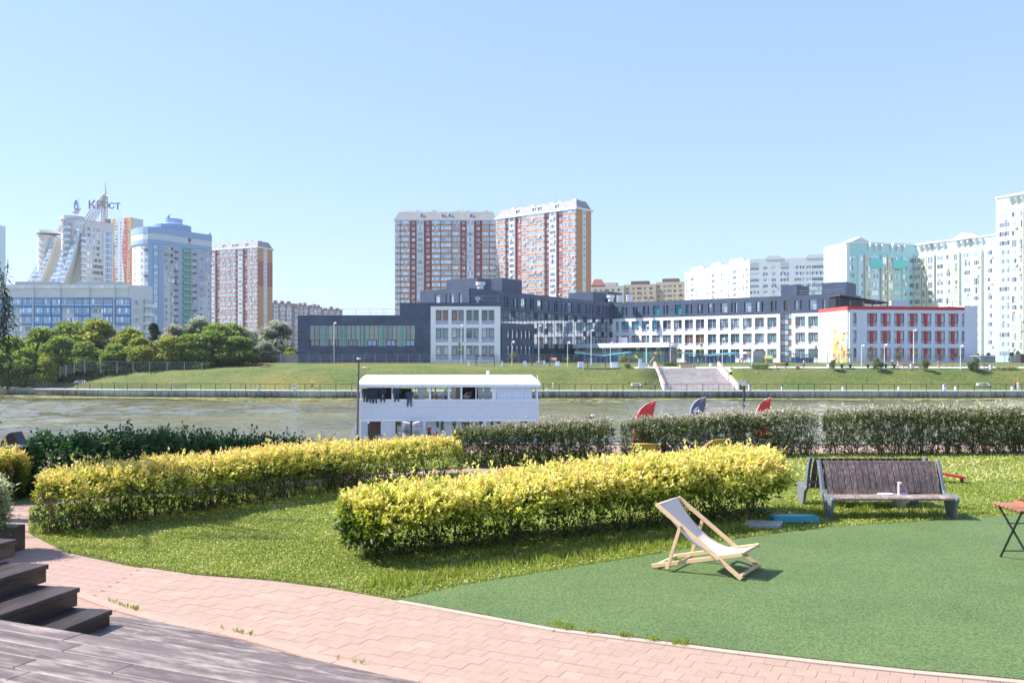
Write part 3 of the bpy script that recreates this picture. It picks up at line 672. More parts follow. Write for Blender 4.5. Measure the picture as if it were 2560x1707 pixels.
TL = [ # back row first
 (330, 812, 205, 'd', 70, 'dark narrow tree behind the wood, in front of the low blue apartment block'),
 (385, 795, 207, 'd', 60, 'dark pointed tree rising in front of the blue and white tower'),
 (425, 800, 206, 's', 110, 'silver willow in front of the blue and white tower'),
 (500, 790, 206, 's', 120, 'tall silver willow between the blue and white tower and the brick tower'),
 (575, 805, 204, 'g', 110, 'green tree in front of the left brick tower'),
 (620, 812, 206, 's', 90, 'silver tree at the foot of the left brick tower'),
 (690, 800, 212, 's', 130, 'broad silver willow next to the dark low building'),
 (665, 845, 204, 's', 90, 'low silver willow beside the grey board fence'),
 (728, 868, 206, 'y', 50, 'small yellow green tree against the grey board fence end'),
 (30, 838, 196, 'g', 130, 'green tree at the left end of the wood'),
 (105, 815, 198, 'g', 150, 'green tree in front of the left wing of the low blue block'),
 (180, 800, 200, 'g', 150, 'tall green tree in front of the low blue apartment block'),
 (250, 796, 200, 'y', 150, 'tallest yellowish tree of the wood'),
 (320, 818, 197, 'y', 120, 'yellowish tree beside the tallest one'),
 (545, 808, 196, 'g', 150, 'large dark green tree at the right end of the wood'),
 (595, 838, 194, 'g', 120, 'rounded green tree casting shade on the meadow'),
 (480, 832, 192, 'g', 120, 'green tree between two yellowish ones'),
 (420, 838, 190, 'y', 110, 'bright yellowish tree behind the meadow fence'),
 (355, 842, 190, 'y', 110, 'olive yellow tree behind the meadow fence'),
 (150, 838, 190, 'g', 130, 'green tree at the edge of the bank beside the fence corner'),
 (60, 868, 187, 'g', 110, 'low green tree near the promenade lamp'),
 (215, 850, 191, 'g', 120, 'green tree behind the fence with yellow flowers'),
 (290, 858, 190, 'g', 110, 'green tree standing over the fence gate'),
 (5, 880, 186, 'g', 90, 'bushy green tree cut by the left edge'),
 (110, 888, 186, 'y', 80, 'small yellowish tree above the promenade'),
 (370, 888, 188, 'y', 50, 'small bright yellow green sapling behind the fence'),
]
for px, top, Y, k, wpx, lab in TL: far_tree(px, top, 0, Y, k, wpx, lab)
# leafy branches of a willow leaning in at the left edge
def near_willow():
    t = thing('near_willow', 'dark willow whose drooping narrow leaves hang in at the left edge', 'tree', (-11.2, 15.2, 0))
    trunk = MB(); trunk.path([(-11.2, 15.2, -.1), (-11.1, 15.3, 2.2), (-10.8, 15.3, 4.5), (-10.6, 15.2, 6.8)], [.24, .2, .15, .07], 8)
    tips = []
    for i in range(16):
        a = random.uniform(-.9, .9) if i % 2 else random.uniform(0, 6.28); z = random.uniform(3.4, 6.6); L_ = random.uniform(1.2, 2.4)
        q = Vector((-10.8, 15.3, z)); e = q+Vector((math.cos(a)*L_*.75, math.sin(a)*L_, random.uniform(.2, 1.2))); trunk.path([q, e], [.05, .015], 5); tips.append(e)
    trunk.build('trunk', bark, t, world=True)
    C, D = [], []
    strands = [(e+Vector((random.uniform(-.3, .3), random.uniform(-.3, .3), 0)), random.uniform(1.0, 2.6)) for e in tips for _ in range(4)]
    for _ in range(34): strands.append((Vector((random.uniform(-8.8, -8.24), 15+random.uniform(-.4, .4), random.uniform(3.3, 4.3))), random.uniform(1.0, 1.9)))
    for _ in range(12): strands.append((Vector((random.uniform(-8.36, -8.16), 15+random.uniform(-.2, .2), random.uniform(2.6, 3.9))), random.uniform(.4, .9)))
    b = MB()
    for s, L_ in strands:
        if s.x > -8.1: s.x = -8.5
        k = int(L_*24); dx, dy = random.uniform(-.25, .12), random.uniform(-.2, .2)
        b.tube(s, s+Vector((dx*L_, dy*L_, -L_)), .006, .002, 3)
        for i in range(k):
            f = i/k*L_; C.append(s+Vector((dx*f, dy*f, -f))); D.append(Vector((random.uniform(-1, 1), random.uniform(-1, 1), random.uniform(-1.2, -.1))).normalized())
    tag(b.build('twigs', bark, t, world=True), kind='stuff')
    C = np.array(C)-np.array([-11.2, 15.2, 0]); D = np.array(D); n = len(C)
    tag(leafcloud('foliage', C, D, unit(rng.normal(size=(n, 3))), rng.uniform(.09, .17, n), .024, rng.random(n), leafmat('willow_leaf', [(.012, .035, .012), (.03, .07, .02), (.06, .12, .035)], .3), parent=t), kind='stuff')
near_willow()
# big shade tree out to the left, its crown shades the shrubs
t = thing('shade_tree', 'large broad tree standing outside the frame at left', 'tree', (-17.2, 21.6, 0))
inst(crown_mesh('crown', lf_g, 77, 3.6, 7.5, 22, 9000, .3), 'crown', t, (0, 0, 7.2)); inst(trunk_mesh('trunk', 12, .3, 5, 2), 'trunk', t)
# ---------------------------------------------------------------- deck and steps (front left)
def wood_mat(name, c1, c2, rough=.6, worn=None, rot=0.0, gs=(1.2, 26, 26), bump=.25, wgs=(1, 4.5, 4.5)):
    if name in MATS: return MATS[name]
    m = mat(name, c1, rough)
    n = m.node_tree.nodes; l = m.node_tree.links; p = n['Principled BSDF']
    tc = n.new('ShaderNodeTexCoord'); oi = n.new('ShaderNodeObjectInfo')
    ad = n.new('ShaderNodeVectorMath'); ad.operation = 'ADD'; mu = n.new('ShaderNodeMath'); mu.operation = 'MULTIPLY'; mu.inputs[1].default_value = 37
    l.new(oi.outputs['Random'], mu.inputs[0]); l.new(tc.outputs['Object'], ad.inputs[0]); l.new(mu.outputs[0], ad.inputs[1])
    mp = n.new('ShaderNodeMapping'); mp.inputs[3].default_value = gs; mp.inputs[2].default_value = (0, 0, rot); l.new(ad.outputs[0], mp.inputs[0])
    t = n.new('ShaderNodeTexNoise'); t.inputs['Scale'].default_value = 1; t.inputs['Detail'].default_value = 7; t.inputs['Roughness'].default_value = .7; t.inputs['Distortion'].default_value = .6
    l.new(mp.outputs[0], t.inputs[0])
    r = n.new('ShaderNodeValToRGB'); r.color_ramp.elements[0].position = .32; r.color_ramp.elements[1].position = .68
    r.color_ramp.elements[0].color = (*c1, 1); r.color_ramp.elements[1].color = (*c2, 1); l.new(t.outputs[0], r.inputs[0])
    src = r.outputs[0]
    if worn:
        t2 = n.new('ShaderNodeTexNoise'); t2.inputs['Scale'].default_value = 2.2; t2.inputs['Detail'].default_value = 7; t2.inputs['Roughness'].default_value = .72
        mp2 = n.new('ShaderNodeMapping'); mp2.inputs[3].default_value = wgs; l.new(ad.outputs[0], mp2.inputs[0]); l.new(mp2.outputs[0], t2.inputs[0])
        r2 = n.new('ShaderNodeValToRGB'); r2.color_ramp.elements[0].position = .47; r2.color_ramp.elements[1].position = .66; l.new(t2.outputs[0], r2.inputs[0])
        mx = n.new('ShaderNodeMix'); mx.data_type = 'RGBA'; l.new(r2.outputs[0], mx.inputs[0]); l.new(src, mx.inputs[6]); mx.inputs[7].default_value = (*worn, 1); src = mx.outputs[2]
    v = n.new('ShaderNodeHueSaturation'); ml = n.new('ShaderNodeMapRange'); ml.inputs[3].default_value = .82; ml.inputs[4].default_value = 1.16
    l.new(oi.outputs['Random'], ml.inputs[0]); l.new(ml.outputs[0], v.inputs['Value']); l.new(src, v.inputs['Color']); l.new(v.outputs[0], p.inputs['Base Color'])
    b = n.new('ShaderNodeBump'); b.inputs['Strength'].default_value = bump; b.inputs['Distance'].default_value = .01; l.new(t.outputs[0], b.inputs['Height']); l.new(b.outputs[0], p.inputs['Normal'])
    return m
deck_m = wood_mat('worn_deck_board', (.085, .058, .054), (.185, .138, .125), .55, (.36, .29, .25), gs=(1.5, 18, 18))
step_m = wood_mat('dark_step_board', (.020, .011, .009), (.042, .025, .02), .5, (.075, .05, .04), gs=(1, 14, 14))
# upper deck: boards parallel to its far edge
ZD = .80
e0 = Vector((*gp(0, 1547, ZD), ZD)); e1 = Vector((*gp(640, 1652, ZD), ZD)); du = (e1-e0).normalized(); dv = Vector((du.y, -du.x, 0))   # dv: towards the camera
rz = math.atan2(du.y, du.x)
deck = thing('wooden_deck', 'worn purple brown board deck in the bottom left corner', 'deck', (e0.x, e0.y, 0))
def board(L, W=.158, T=.035): return bevel(inst(MB().box(0, L, -W/2, W/2, -T, 0).mesh('plank', deck_m), 'plank'), .004)
for r_ in range(14):
    s = -1.2-random.random()*1.2
    while s < 7.5:
        L = random.choice((2.4, 3.1, 3.6)); 
        if r_ == 3 and s < 2.2: L = 3.0
        p = e0+du*s+dv*(.08+.165*r_)
        o = board(min(L, 7.6-s)-.005); o.parent = deck; o.location = p-deck.location; o.rotation_euler.z = rz; o.location.z = ZD-random.uniform(0, .004)
        s += L
fb = MB().obox(e0+du*2.6+dv*.012+Vector((0, 0, -.035-.09)), du*3.8, dv*.015, Vector((0, 0, .09)))
fb.build('fascia', step_m, deck, world=True)
b = MB()
for s in (-.8, 1.2, 3.2, 5.2):
    for r_ in (1, 8): b.bar(e0+du*s+dv*(.16*r_)+Vector((0, 0, -.8)), e0+du*s+dv*(.16*r_)+Vector((0, 0, -.036)), .1, .1)
tag(b.build('deck_post', step_m, deck, world=True), kind='stuff')
# low landing of boards on the ground
low_pts = [gp(300, 1524, .15), gp(316, 1531, .15), gp(430, 1560, .15), gp(566, 1588, .15), gp(640, 1606, .15), gp(849, 1664, .15), gp(1067, 1705, .15), gp(1200, 1735, .15)]
ld = thing('low_landing', 'low board landing between the dark steps and the pink paving', 'deck', (low_pts[0][0], low_pts[0][1], 0))
c0 = Vector((*low_pts[0], .15)); nrow = 26
def ylim(x): return float(np.interp(x, [p[0] for p in low_pts], [p[1] for p in low_pts], left=-1, right=-1))
for r_ in range(nrow):     # boards run parallel to the deck edge, clipped against the curved border
    off = dv*(.165*r_-2.6)
    # find s range where inside
    ss = np.linspace(-1, 6, 281); ins = []
    for s in ss:
        q = c0+du*s+off
        ins.append(q.y < ylim(q.x)-.02 and q.x > low_pts[0][0]-.35*(low_pts[0][1]-q.y) and q.y < low_pts[0][1]+.3)
    if not any(ins): continue
    idx = [i for i, k in enumerate(ins) if k]; s0, s1 = ss[idx[0]], ss[idx[-1]]
    if s1-s0 < .15: continue
    q = c0+du*s0+off
    m_ = MB(); a, bb = q-dv*.079, q+dv*.079
    ex = .0
    def sr(o2):
        ok = [s for s in np.linspace(-1, 6, 561) if (lambda q_: q_.y < ylim(q_.x)-.02)(c0+du*s+off+dv*o2)]; return ok[-1] if ok else s1
    top = [(0, .079), (0, -.079), (max(.05, sr(-.079)-s0), -.079), (max(.1, sr(.079)-s0), .079)]
    m_.add([(x_, -y_, -.12) for x_, y_ in top]+[(x_, -y_, 0) for x_, y_ in top], [(0, 1, 2, 3)[::-1], (4, 5, 6, 7), (0, 1, 5, 4), (1, 2, 6, 5), (2, 3, 7, 6), (3, 0, 4, 7)])
    o = m_.build('plank', deck_m, ld, fix=True); o.location = q-ld.location; o.rotation_euler.z = rz; o.location.z = .15-random.uniform(0, .003)
# steps: each tread of two boards over a riser
st = thing('wooden_steps', 'dark brown wooden steps climbing to the left beside the deck', 'steps', (-4.2, 8.6, 0))
cor = [((277, 1524), .29), ((196, 1468), .46), ((118, 1410), .63), ((40, 1348), .80), ((-40, 1280), .97)]
sd = Vector((-.235, -.972, 0)).normalized(); sb = Vector((sd.y, -sd.x, 0))    # sd: along the step towards the eye, sb: up the flight (leftwards)
for k, ((px, py), z) in enumerate(cor):
    c = Vector((*gp(px, py, z), z)); zb = .15 if k == 0 else z-.17
    for j in range(2):
        w_ = .25; m_ = MB().box(-.012 if j == 0 else 0, 3.4, .002+j*.256, .002+j*.256+w_, -.045, 0)
        me = m_.mesh('tread', step_m); o = bevel(inst(me, 'tread', st, c-sb*.012, math.atan2(sd.y, sd.x), world=True), .004)
        # local x along sd, local y = left of sd; flip if needed
        ly = Vector((-sd.y, sd.x, 0))
        if ly.dot(sb) < 0: o.scale.y = -1
    m_ = MB().box(0, 3.39, .012, .05, zb-z, -.048); o = inst(m_.mesh('riser', step_m), 'riser', st, c, math.atan2(sd.y, sd.x), world=True)
    if Vector((-sd.y, sd.x, 0)).dot(sb) < 0: o.scale.y = -1
    m_ = MB().box(.004, .04, .051, .46, -.17 if k else -.12, -.048); o = inst(m_.mesh('end_board', step_m), 'end_board', st, c, math.atan2(sd.y, sd.x), world=True)
    if Vector((-sd.y, sd.x, 0)).dot(sb) < 0: o.scale.y = -1

# ---------------------------------------------------------------- deckchairs
pine = wood_mat('pale_pine', (.60, .40, .22), (.70, .50, .30), .55, None, gs=(3, 30, 30), bump=.08)
canvas = mat('cream_canvas', (.74, .62, .53), .9, .03, 30, .2, 300)
canvas_y = mat('mustard_canvas', (.50, .34, .10), .9, .05, 20, .2, 200)
pine_o = wood_mat('oiled_pine', (.50, .27, .09), (.60, .36, .15), .5, None, gs=(3, 30, 30), bump=.08)
def deckchair(loc, rz, label, wm, cm, group=None, L=1.12, W=.66, parts_small=False):
    """local +x runs backwards from the front feet, +y across"""
    t = thing('deckchair', label, 'deckchair', loc, group, rz)
    def side(y, nm, p, q, w_=.026, h=.052): bevel(MB().bar((p[0], y, p[1]), (q[0], y, q[1]), w_, h).build(nm, wm, t), .004)
    yo, yi = 0.0, .032
    for y, sg in ((0, 1), (W, -1)):
        side(y, 'back_rail', (0, .02), (1.07, .80))
        side(y+sg*.032, 'seat_rail', (1.14, .03), (.0, .30))
        side(y-sg*.030, 'prop', (.745, .56), (.915, .03), .022, .042)
    for nm, x, z, y0, y1, r_ in (('top_bar', 1.055, .79, -.01, W+.01, .016), ('seat_bar', .015, .297, .02, W-.02, .016), ('prop_bar', .90, .055, -.04, W+.04, .014)):
        MB().tube((x, y0, z), (x, y1, z), r_, n=8).build(nm, wm, t)
    bevel(MB().bar((.03, .0, .045), (.03, W, .045), .05, .022).build('foot_bar', wm, t), .003)
    bevel(MB().bar((1.10, .02, .04), (1.10, W-.02, .04), .04, .022).build('rear_bar', wm, t), .003)
    # sling canvas, hanging curve from the top bar to the seat bar
    pts = []; A, B = Vector((1.055, .808)), Vector((.0, .315))
    ctrl = [A, Vector((.90, .55)), Vector((.62, .24)), Vector((.32, .145)), B]
    for i in range(25):
        s = i/24; q = Vector((0, 0))
        for k, c in enumerate(ctrl): q += c*(math.comb(4, k)*s**k*(1-s)**(4-k))
        pts.append(q)
    m_ = MB(); y0, y1 = .07, W-.07; ny = 8
    for i, q in enumerate(pts):
        pin = .018*math.sin(PI*i/24)
        for j in range(ny+1):
            f = j/ny; m_.v.append((q.x, y0+pin+(y1-y0-2*pin)*f, q.y-.012*math.sin(PI*f)*math.sin(PI*i/24)+.003*math.sin(f*19+i*.2)*(i < 12)))
    for i in range(24):
        for j in range(ny): m_.f.append((i*(ny+1)+j, (i+1)*(ny+1)+j, (i+1)*(ny+1)+j+1, i*(ny+1)+j+1)); m_.m.append(0)
    o = m_.build('canvas', cm, t, smooth=True); so = o.modifiers.new('s', 'SOLIDIFY'); so.thickness = .003
    MB().tube((1.055, y0, .79), (1.055, y1, .79), .021, n=10).build('canvas_sleeve', cm, t, smooth=True)
    bt = MB()
    for y, sg in ((0, -1), (W, 1)):
        for x, z in ((.745, .56), (.27, .215)): bt.tube((x, y+sg*.013, z), (x, y+sg*.047, z), .011, n=8)
    bt.build('bolt', metal_g, t)
    return t
uA = Vector((-.843, .538)); deckchair((2.67, 10.70, .036), math.atan2(.538, -.843), 'cream canvas deckchair standing on the green artificial turf', pine, canvas, 'deckchairs on the terrace', W=-.70 if False else .70)
# local +y for heading (-.843,.538) points to (-.538,-.843): towards the eye, so mirror the chair across its axis
dc0 = [o for o in COL.objects if o.name.startswith('deckchair') and o.parent is None][0]; dc0.scale.y = -1
def back_chair(px, ptop, wpx, label, rzc):
    Y = .62/wpx*F; x = (px-CX)/F*Y
    c = deckchair((x, Y+.3, .005), rzc, label, pine_o, canvas_y, 'deckchairs on the terrace', W=.62); c.scale.z = .88
    return c
# seen from behind: their backs (local +x) point to the eye
back_chair(1250, 1150, 84, 'wooden deckchair with mustard canvas, leftmost of the row behind the front hedge', R(-84))
back_chair(1392, 1142, 80, 'wooden deckchair with mustard canvas second from the left behind the front hedge', R(-82))
c3 = back_chair(1590, 1118, 66, 'wooden deckchair with mustard canvas in front of the red feather flag', R(-100))
back_chair(1700, 1113, 64, 'turned wooden deckchair half hidden behind the right part of the front hedge', R(-50))

# ---------------------------------------------------------------- double bench
slat_m = wood_mat('weathered_slat', (.075, .045, .042), (.17, .115, .105), .6, (.29, .23, .21), rot=0, gs=(30, 30, 3), bump=.15, wgs=(12, 12, 1.6))
slat_t = wood_mat('weathered_seat_slat', (.17, .11, .095), (.31, .23, .20), .6, (.42, .34, .30), gs=(22, 1.6, 22), bump=.2)
cast = mat('grey_painted_cast_metal', (.16, .175, .21), .45, .06, 5)
BX0, BX1 = 5.18, 7.16
bench = thing('park_bench', 'weathered double park bench of dark upright slats with grey metal ends', 'bench', (6.15, 15.2, 0))
def bench_half(y0, sy):
    yy = lambda v: y0+sy*v
    # back: curved slats; seat: slats running front to back
    pz_ = [.37, .43, .56, .70, .83, .90]; py_ = [.43, .455, .50, .555, .63, .67]; NB = 11; prof_b = [(float(np.interp(z, pz_, py_)), z) for z in np.linspace(.37, .90, NB+1)]; prof_b = [((prof_b[max(0, i-1)][0]+a*2+prof_b[min(NB, i+1)][0])/4, z) for i, (a, z) in enumerate(prof_b)]
    n = 18; pw = (BX1-BX0-.10)/n
    for i in range(n):
        x0 = BX0+.05+i*pw+.007; x1 = x0+pw-.014
        m_ = MB(); v_ = []
        for (a, z) in prof_b: v_ += [(x0, yy(a), z), (x1, yy(a), z), (x1, yy(a+.028), z+.004), (x0, yy(a+.028), z+.004)]
        fs = [(0, 1, 2, 3), (NB*4, NB*4+3, NB*4+2, NB*4+1)]
        for k in range(NB):
            for j in range(4): fs.append((k*4+j, (k+1)*4+j, (k+1)*4+(j+1) % 4, k*4+(j+1) % 4))
        m_.add(v_, fs); o = m_.build('slat', slat_m, bench, world=True, fix=True, smooth=True); o.data.set_sharp_from_angle(angle=R(40))
        m_ = MB(); v_ = []
        for (a, z) in [(-.02, .375), (.03, .398), (.15, .405), (.30, .392), (.44, .378)]: v_ += [(x0, yy(a), z-.028), (x1, yy(a), z-.028), (x1, yy(a), z), (x0, yy(a), z)]
        fs = [(0, 1, 2, 3), (16, 19, 18, 17)]
        for k in range(4):
            for j in range(4): fs.append((k*4+j, (k+1)*4+j, (k+1)*4+(j+1) % 4, k*4+(j+1) % 4))
        m_.add(v_, fs); m_.build('slat', slat_t, bench, world=True, fix=True)
    out = [(-.05, .355), (-.03, .39), (.05, .415), (.16, .42), (.30, .405), (.40, .40), (.445, .45), (.50, .60), (.56, .75), (.65, .91), (.735, .91), (.66, .76), (.60, .60), (.56, .45), (.545, .36), (.36, .02), (.22, .0), (.02, .0), (.0, .05)]
    out = [(-.05, .355), (-.03, .39), (.05, .415), (.16, .42), (.30, .405), (.40, .40), (.445, .45), (.50, .60), (.56, .75), (.65, .915), (.735, .915), (.66, .76), (.60, .60), (.56, .45), (.545, .36), (.50, .33), (.42, .30), (.30, -.02), (.10, -.02), (.0, .30)]
    for x in (BX0-.035, BX1-.015):
        m_ = MB().prof([(yy(a), z) for a, z in out], x, x+.05); bevel(m_.build('end_frame', cast, bench, world=True, fix=True), .004)
    bt = MB()
    for x in (BX0-.045, BX1+.035):
        for a, z in ((.0, .365), (.5, .38), (.62, .80), (.30, .37)): bt.tube((x, yy(a), z), (x+.012, yy(a), z), .012, n=6)
    bt.build('bolt', metal_w, bench, world=True)
    MB().box(BX0, BX1, min(yy(.0), yy(.04)), max(yy(.0), yy(.04)), .34, .368).build('seat_rail', cast, bench, world=True)
    MB().box(BX0, BX1, min(yy(.53), yy(.56)), max(yy(.53), yy(.56)), .45, .50).build('back_rail', cast, bench, world=True)
bench_half(14.82, 1); bench_half(16.62, -1)
def on_bench():
    x, y = 6.38, 15.14
    c = thing('shuttlecock_tube', 'small clear tube with purple and yellow label standing on the bench seat', 'tube', (x, y, .392))
    MB().disc((0, 0), .034, 0, .19, 14, 0).build('label_sleeve', mat('clear_grey_plastic', (.5, .5, .55), .2), c)
    MB().box(.0, .0355, -.024, .024, .01, .16).build('purple_stripe', mat('purple_print', (.22, .02, .13), .4), c).rotation_euler.z = R(-70)
    MB().box(.0, .0365, -.008, .008, .05, .13).build('yellow_mark', mat('yellow_print', (.7, .55, .05), .4), c).rotation_euler.z = R(-75)
    MB().disc((0, 0), .036, .19, .20, 14).build('lid', whitep, c)
    MB().disc((0, 0), .036, -.001, .008, 14).build('base_ring', whitep, c)
    r = thing('badminton_racket', 'white and blue badminton racket with a black grip lying on the bench seat', 'racket', (6.10, 15.04, .41))
    m_ = MB(); pts = [(.125*math.cos(a), .10*math.sin(a), .006) for a in [2*PI*i/20 for i in range(21)]]; m_.path(pts, .006, 6); m_.build('head_frame', whitep, r)
    s_ = MB()
    for i in range(-5, 6): s_.box(-.115*math.sqrt(1-(i/6)**2), .115*math.sqrt(1-(i/6)**2), i*.016-.0009, i*.016+.0009, .004, .006); s_.box(i*.02-.0009, i*.02+.0009, -.09*math.sqrt(1-(i/6)**2), .09*math.sqrt(1-(i/6)**2), .0062, .008)
    tag(s_.build('strings', whitep, r), kind='stuff')
    MB().tube((.125, 0, .008), (.30, 0, .010), .005, n=6).build('shaft', mat('white_blue_shaft', (.5, .6, .75), .3), r)
    MB().tube((.30, 0, .012), (.38, 0, .012), .011, n=8).build('cone', mat('bright_blue_plastic', (.02, .25, .7), .3), r)
    MB().tube((.38, 0, .014), (.60, 0, .014), .015, n=8).build('grip', mat('black_grip', (.015, .015, .018), .7), r)
    r.rotation_euler.z = R(3)
on_bench()
# stone slab and blue box lid on the grass, bucket, red board
def gxy(px, py): return gp(px, py, 0)
x, y = gxy(1908, 1322); o = MB().add([(-.33, -.12, 0), (.18, -.2, 0), (.34, .12, 0), (-.2, .22, 0), (-.33, -.12, .075), (.18, -.2, .075), (.34, .12, .075), (-.2, .22, .075)], [(3, 2, 1, 0), (4, 5, 6, 7), (0, 1, 5, 4), (1, 2, 6, 5), (2, 3, 7, 6), (3, 0, 4, 7)]).build('stone_slab', mat('pale_stone', (.42, .40, .38), .85, .15, 9, .3, 60), None, (x, y, .03)); bevel(o, .008); tag(o, 'grey white stone slab lying in the grass by the hedge end', 'slab')
x, y = gxy(1985, 1310); o = MB().box(-.36, .36, -.14, .14, 0, .08).box(-.33, .33, -.115, .115, .081, .095).build('blue_box_lid', mat('turquoise_plastic', (.05, .32, .37), .45, .1, 12), None, (x, y, .05), R(2)); bevel(o, .02, 2); tag(o, 'turquoise plastic lid lying in the grass left of the bench', 'box lid')
bk = thing('metal_bucket', 'grey bucket standing in the shade under the bench', 'bucket', (6.72, 15.95, .02)); MB().tube((0, 0, 0), (0, 0, .27), .10, .14, 14).build('body', metal_g, bk); MB().tube((0, 0, .27), (0, 0, .285), .147, .147, 14).build('rim', metal_w, bk)
x, y = gxy(2375, 1212); rb = thing('red_board', 'tilted red board sticking out of the lawn behind the bench', 'board', (x, y, 0))
MB().bar((-.35, .1, .27), (.28, -.05, .16), .28, .035).build('panel', mat('red_paint', (.55, .015, .012), .4), rb); MB().bar((-.34, .1, 0), (-.34, .1, .25), .05, .05).bar((.25, 0, 0), (.25, 0, .14), .05, .05).build('leg', metal_d, rb)

# ---------------------------------------------------------------- folding table with tray
tb = thing('folding_table', 'folding garden table with red brown slats and thin black crossed legs at the right edge', 'table', (6.75, 11.75, 0))
slw = wood_mat('red_brown_slat', (.28, .11, .065), (.40, .17, .10), .45, None, gs=(2, 25, 25), bump=.1)
for i in range(7):
    y = 11.49+i*.098; bevel(MB().box(6.34, 7.12, y, y+.078, .70, .722).build('slat', slw, tb, world=True), .003)
blk = mat('black_steel', (.018, .018, .02), .35)
for x in (6.40, 7.06):
    MB().bar((x, 11.49, .69), (x, 12.16, .69), .02, .02).build('side_rail', blk, tb, world=True)
    MB().bar((x, 12.10, .69), (x, 11.22, .03), .022, .016).build('leg', blk, tb, world=True)
    MB().bar((x-.02, 11.52, .69), (x-.02, 11.84, .03) if False else (x-.02, 12.02, .03), .022, .016).build('leg', blk, tb, world=True)
for (y, z) in ((11.35, .13), (11.93, .13), (11.85, .50)): MB().bar((6.38, y, z), (7.06, y, z), .012, .014).build('cross_bar', blk, tb, world=True)
tray = thing('wooden_tray', 'brown wooden tray standing on the folding table', 'tray', (6.83, 11.85, .723))
trm = wood_mat('tray_wood', (.36, .15, .08), (.46, .21, .12), .5, None, gs=(2, 25, 25), bump=.1)
MB().box(-.27, .27, -.16, .16, 0, .012).build('base', trm, tray)
for n_, a in (('side', (-.27, .27, -.172, -.160)), ('side', (-.27, .27, .160, .172)), ('side', (-.282, -.27, -.172, .172)), ('side', (.27, .282, -.172, .172))):
    MB().box(a[0], a[1], a[2], a[3], 0, .065).build('side', trm, tray)
tray.rotation_euler.z = R(12)

# black box, black A-board at the left edge
wb = mat('black_stained_wood', (.022, .02, .024), .5, .3, 5)
bx = thing('black_storage_box', 'black wooden box of upright boards behind the yellow bush', 'box', (-9.65, 18.0, 0))
for i in range(4):
    MB().box(-9.93+i*.135, -9.93+i*.135+.13, 17.75, 18.25, 0, .90).build('plank', wb, bx, world=True)
MB().box(-9.96, -9.37, 17.72, 18.28, .902, .925).build('lid', mat('grey_black_lid', (.08, .085, .1), .4), bx, world=True)
ab = thing('black_ridge_board', 'black triangular board with a slanting side rising behind the black box at the left edge', 'board', (-9.9, 18.8, 0))
MB().add([(-10.9, 18.6, 0), (-9.9, 18.6, .0), (-9.9, 18.6, .74), (-10.10, 18.6, 1.14), (-10.18, 18.6, 1.12), (-10.9, 18.6, .30), (-10.9, 18.95, 0), (-9.9, 18.95, 0), (-9.9, 18.95, .74), (-10.10, 18.95, 1.14), (-10.18, 18.95, 1.12), (-10.9, 18.95, .30)],
   [(0, 1, 2, 3, 4, 5), (11, 10, 9, 8, 7, 6), (0, 6, 7, 1), (1, 7, 8, 2), (2, 8, 9, 3), (3, 9, 10, 4), (4, 10, 11, 5), (5, 11, 6, 0)]).build('panel', wb, ab, world=True)
# ---------------------------------------------------------------- buildings: facade tools
class Fac:
    """a vertical facade plane from p0 to p1 (left to right as seen); local x runs along it, -y looks out"""
    def __init__(s, p0, p1):
        s.p0 = Vector((p0[0], p0[1], 0)); s.p1 = Vector((p1[0], p1[1], 0)); d = s.p1-s.p0; s.L = d.length; s.u = d/s.L
        s.n = Vector((s.u.y, -s.u.x, 0)); s.rz = math.atan2(s.u.y, s.u.x)
    def s_(s, px):
        k = (px-CX)/F; return (k*s.p0.y-s.p0.x)/(s.u.x-k*s.u.y)
    def pt(s, a, out=0.0): return s.p0+s.u*a+s.n*out
    def z_(s, px, py): return ZC+(HY-py)/F*s.pt(s.s_(px)).y
    def put(s, me, name, parent, a, z, out=0.0, scale=None):
        p = s.pt(a, out); p.z = z; return inst(me, name, parent, p, s.rz, scale, world=True)
    def mb(s, m_, name, mats, parent, out=0.0, z=0.0, a=0.0):
        return s.put(m_.mesh(name, mats), name, parent, a, z, out)
    def foot(s, depth): return [tuple(s.pt(0))[:2], tuple(s.pt(s.L))[:2], tuple(s.pt(s.L, -depth))[:2], tuple(s.pt(0, -depth))[:2]]
def Yfac(pxa, Ya, pxb, Yb): return Fac(((pxa-CX)/F*Ya, Ya), ((pxb-CX)/F*Yb, Yb))
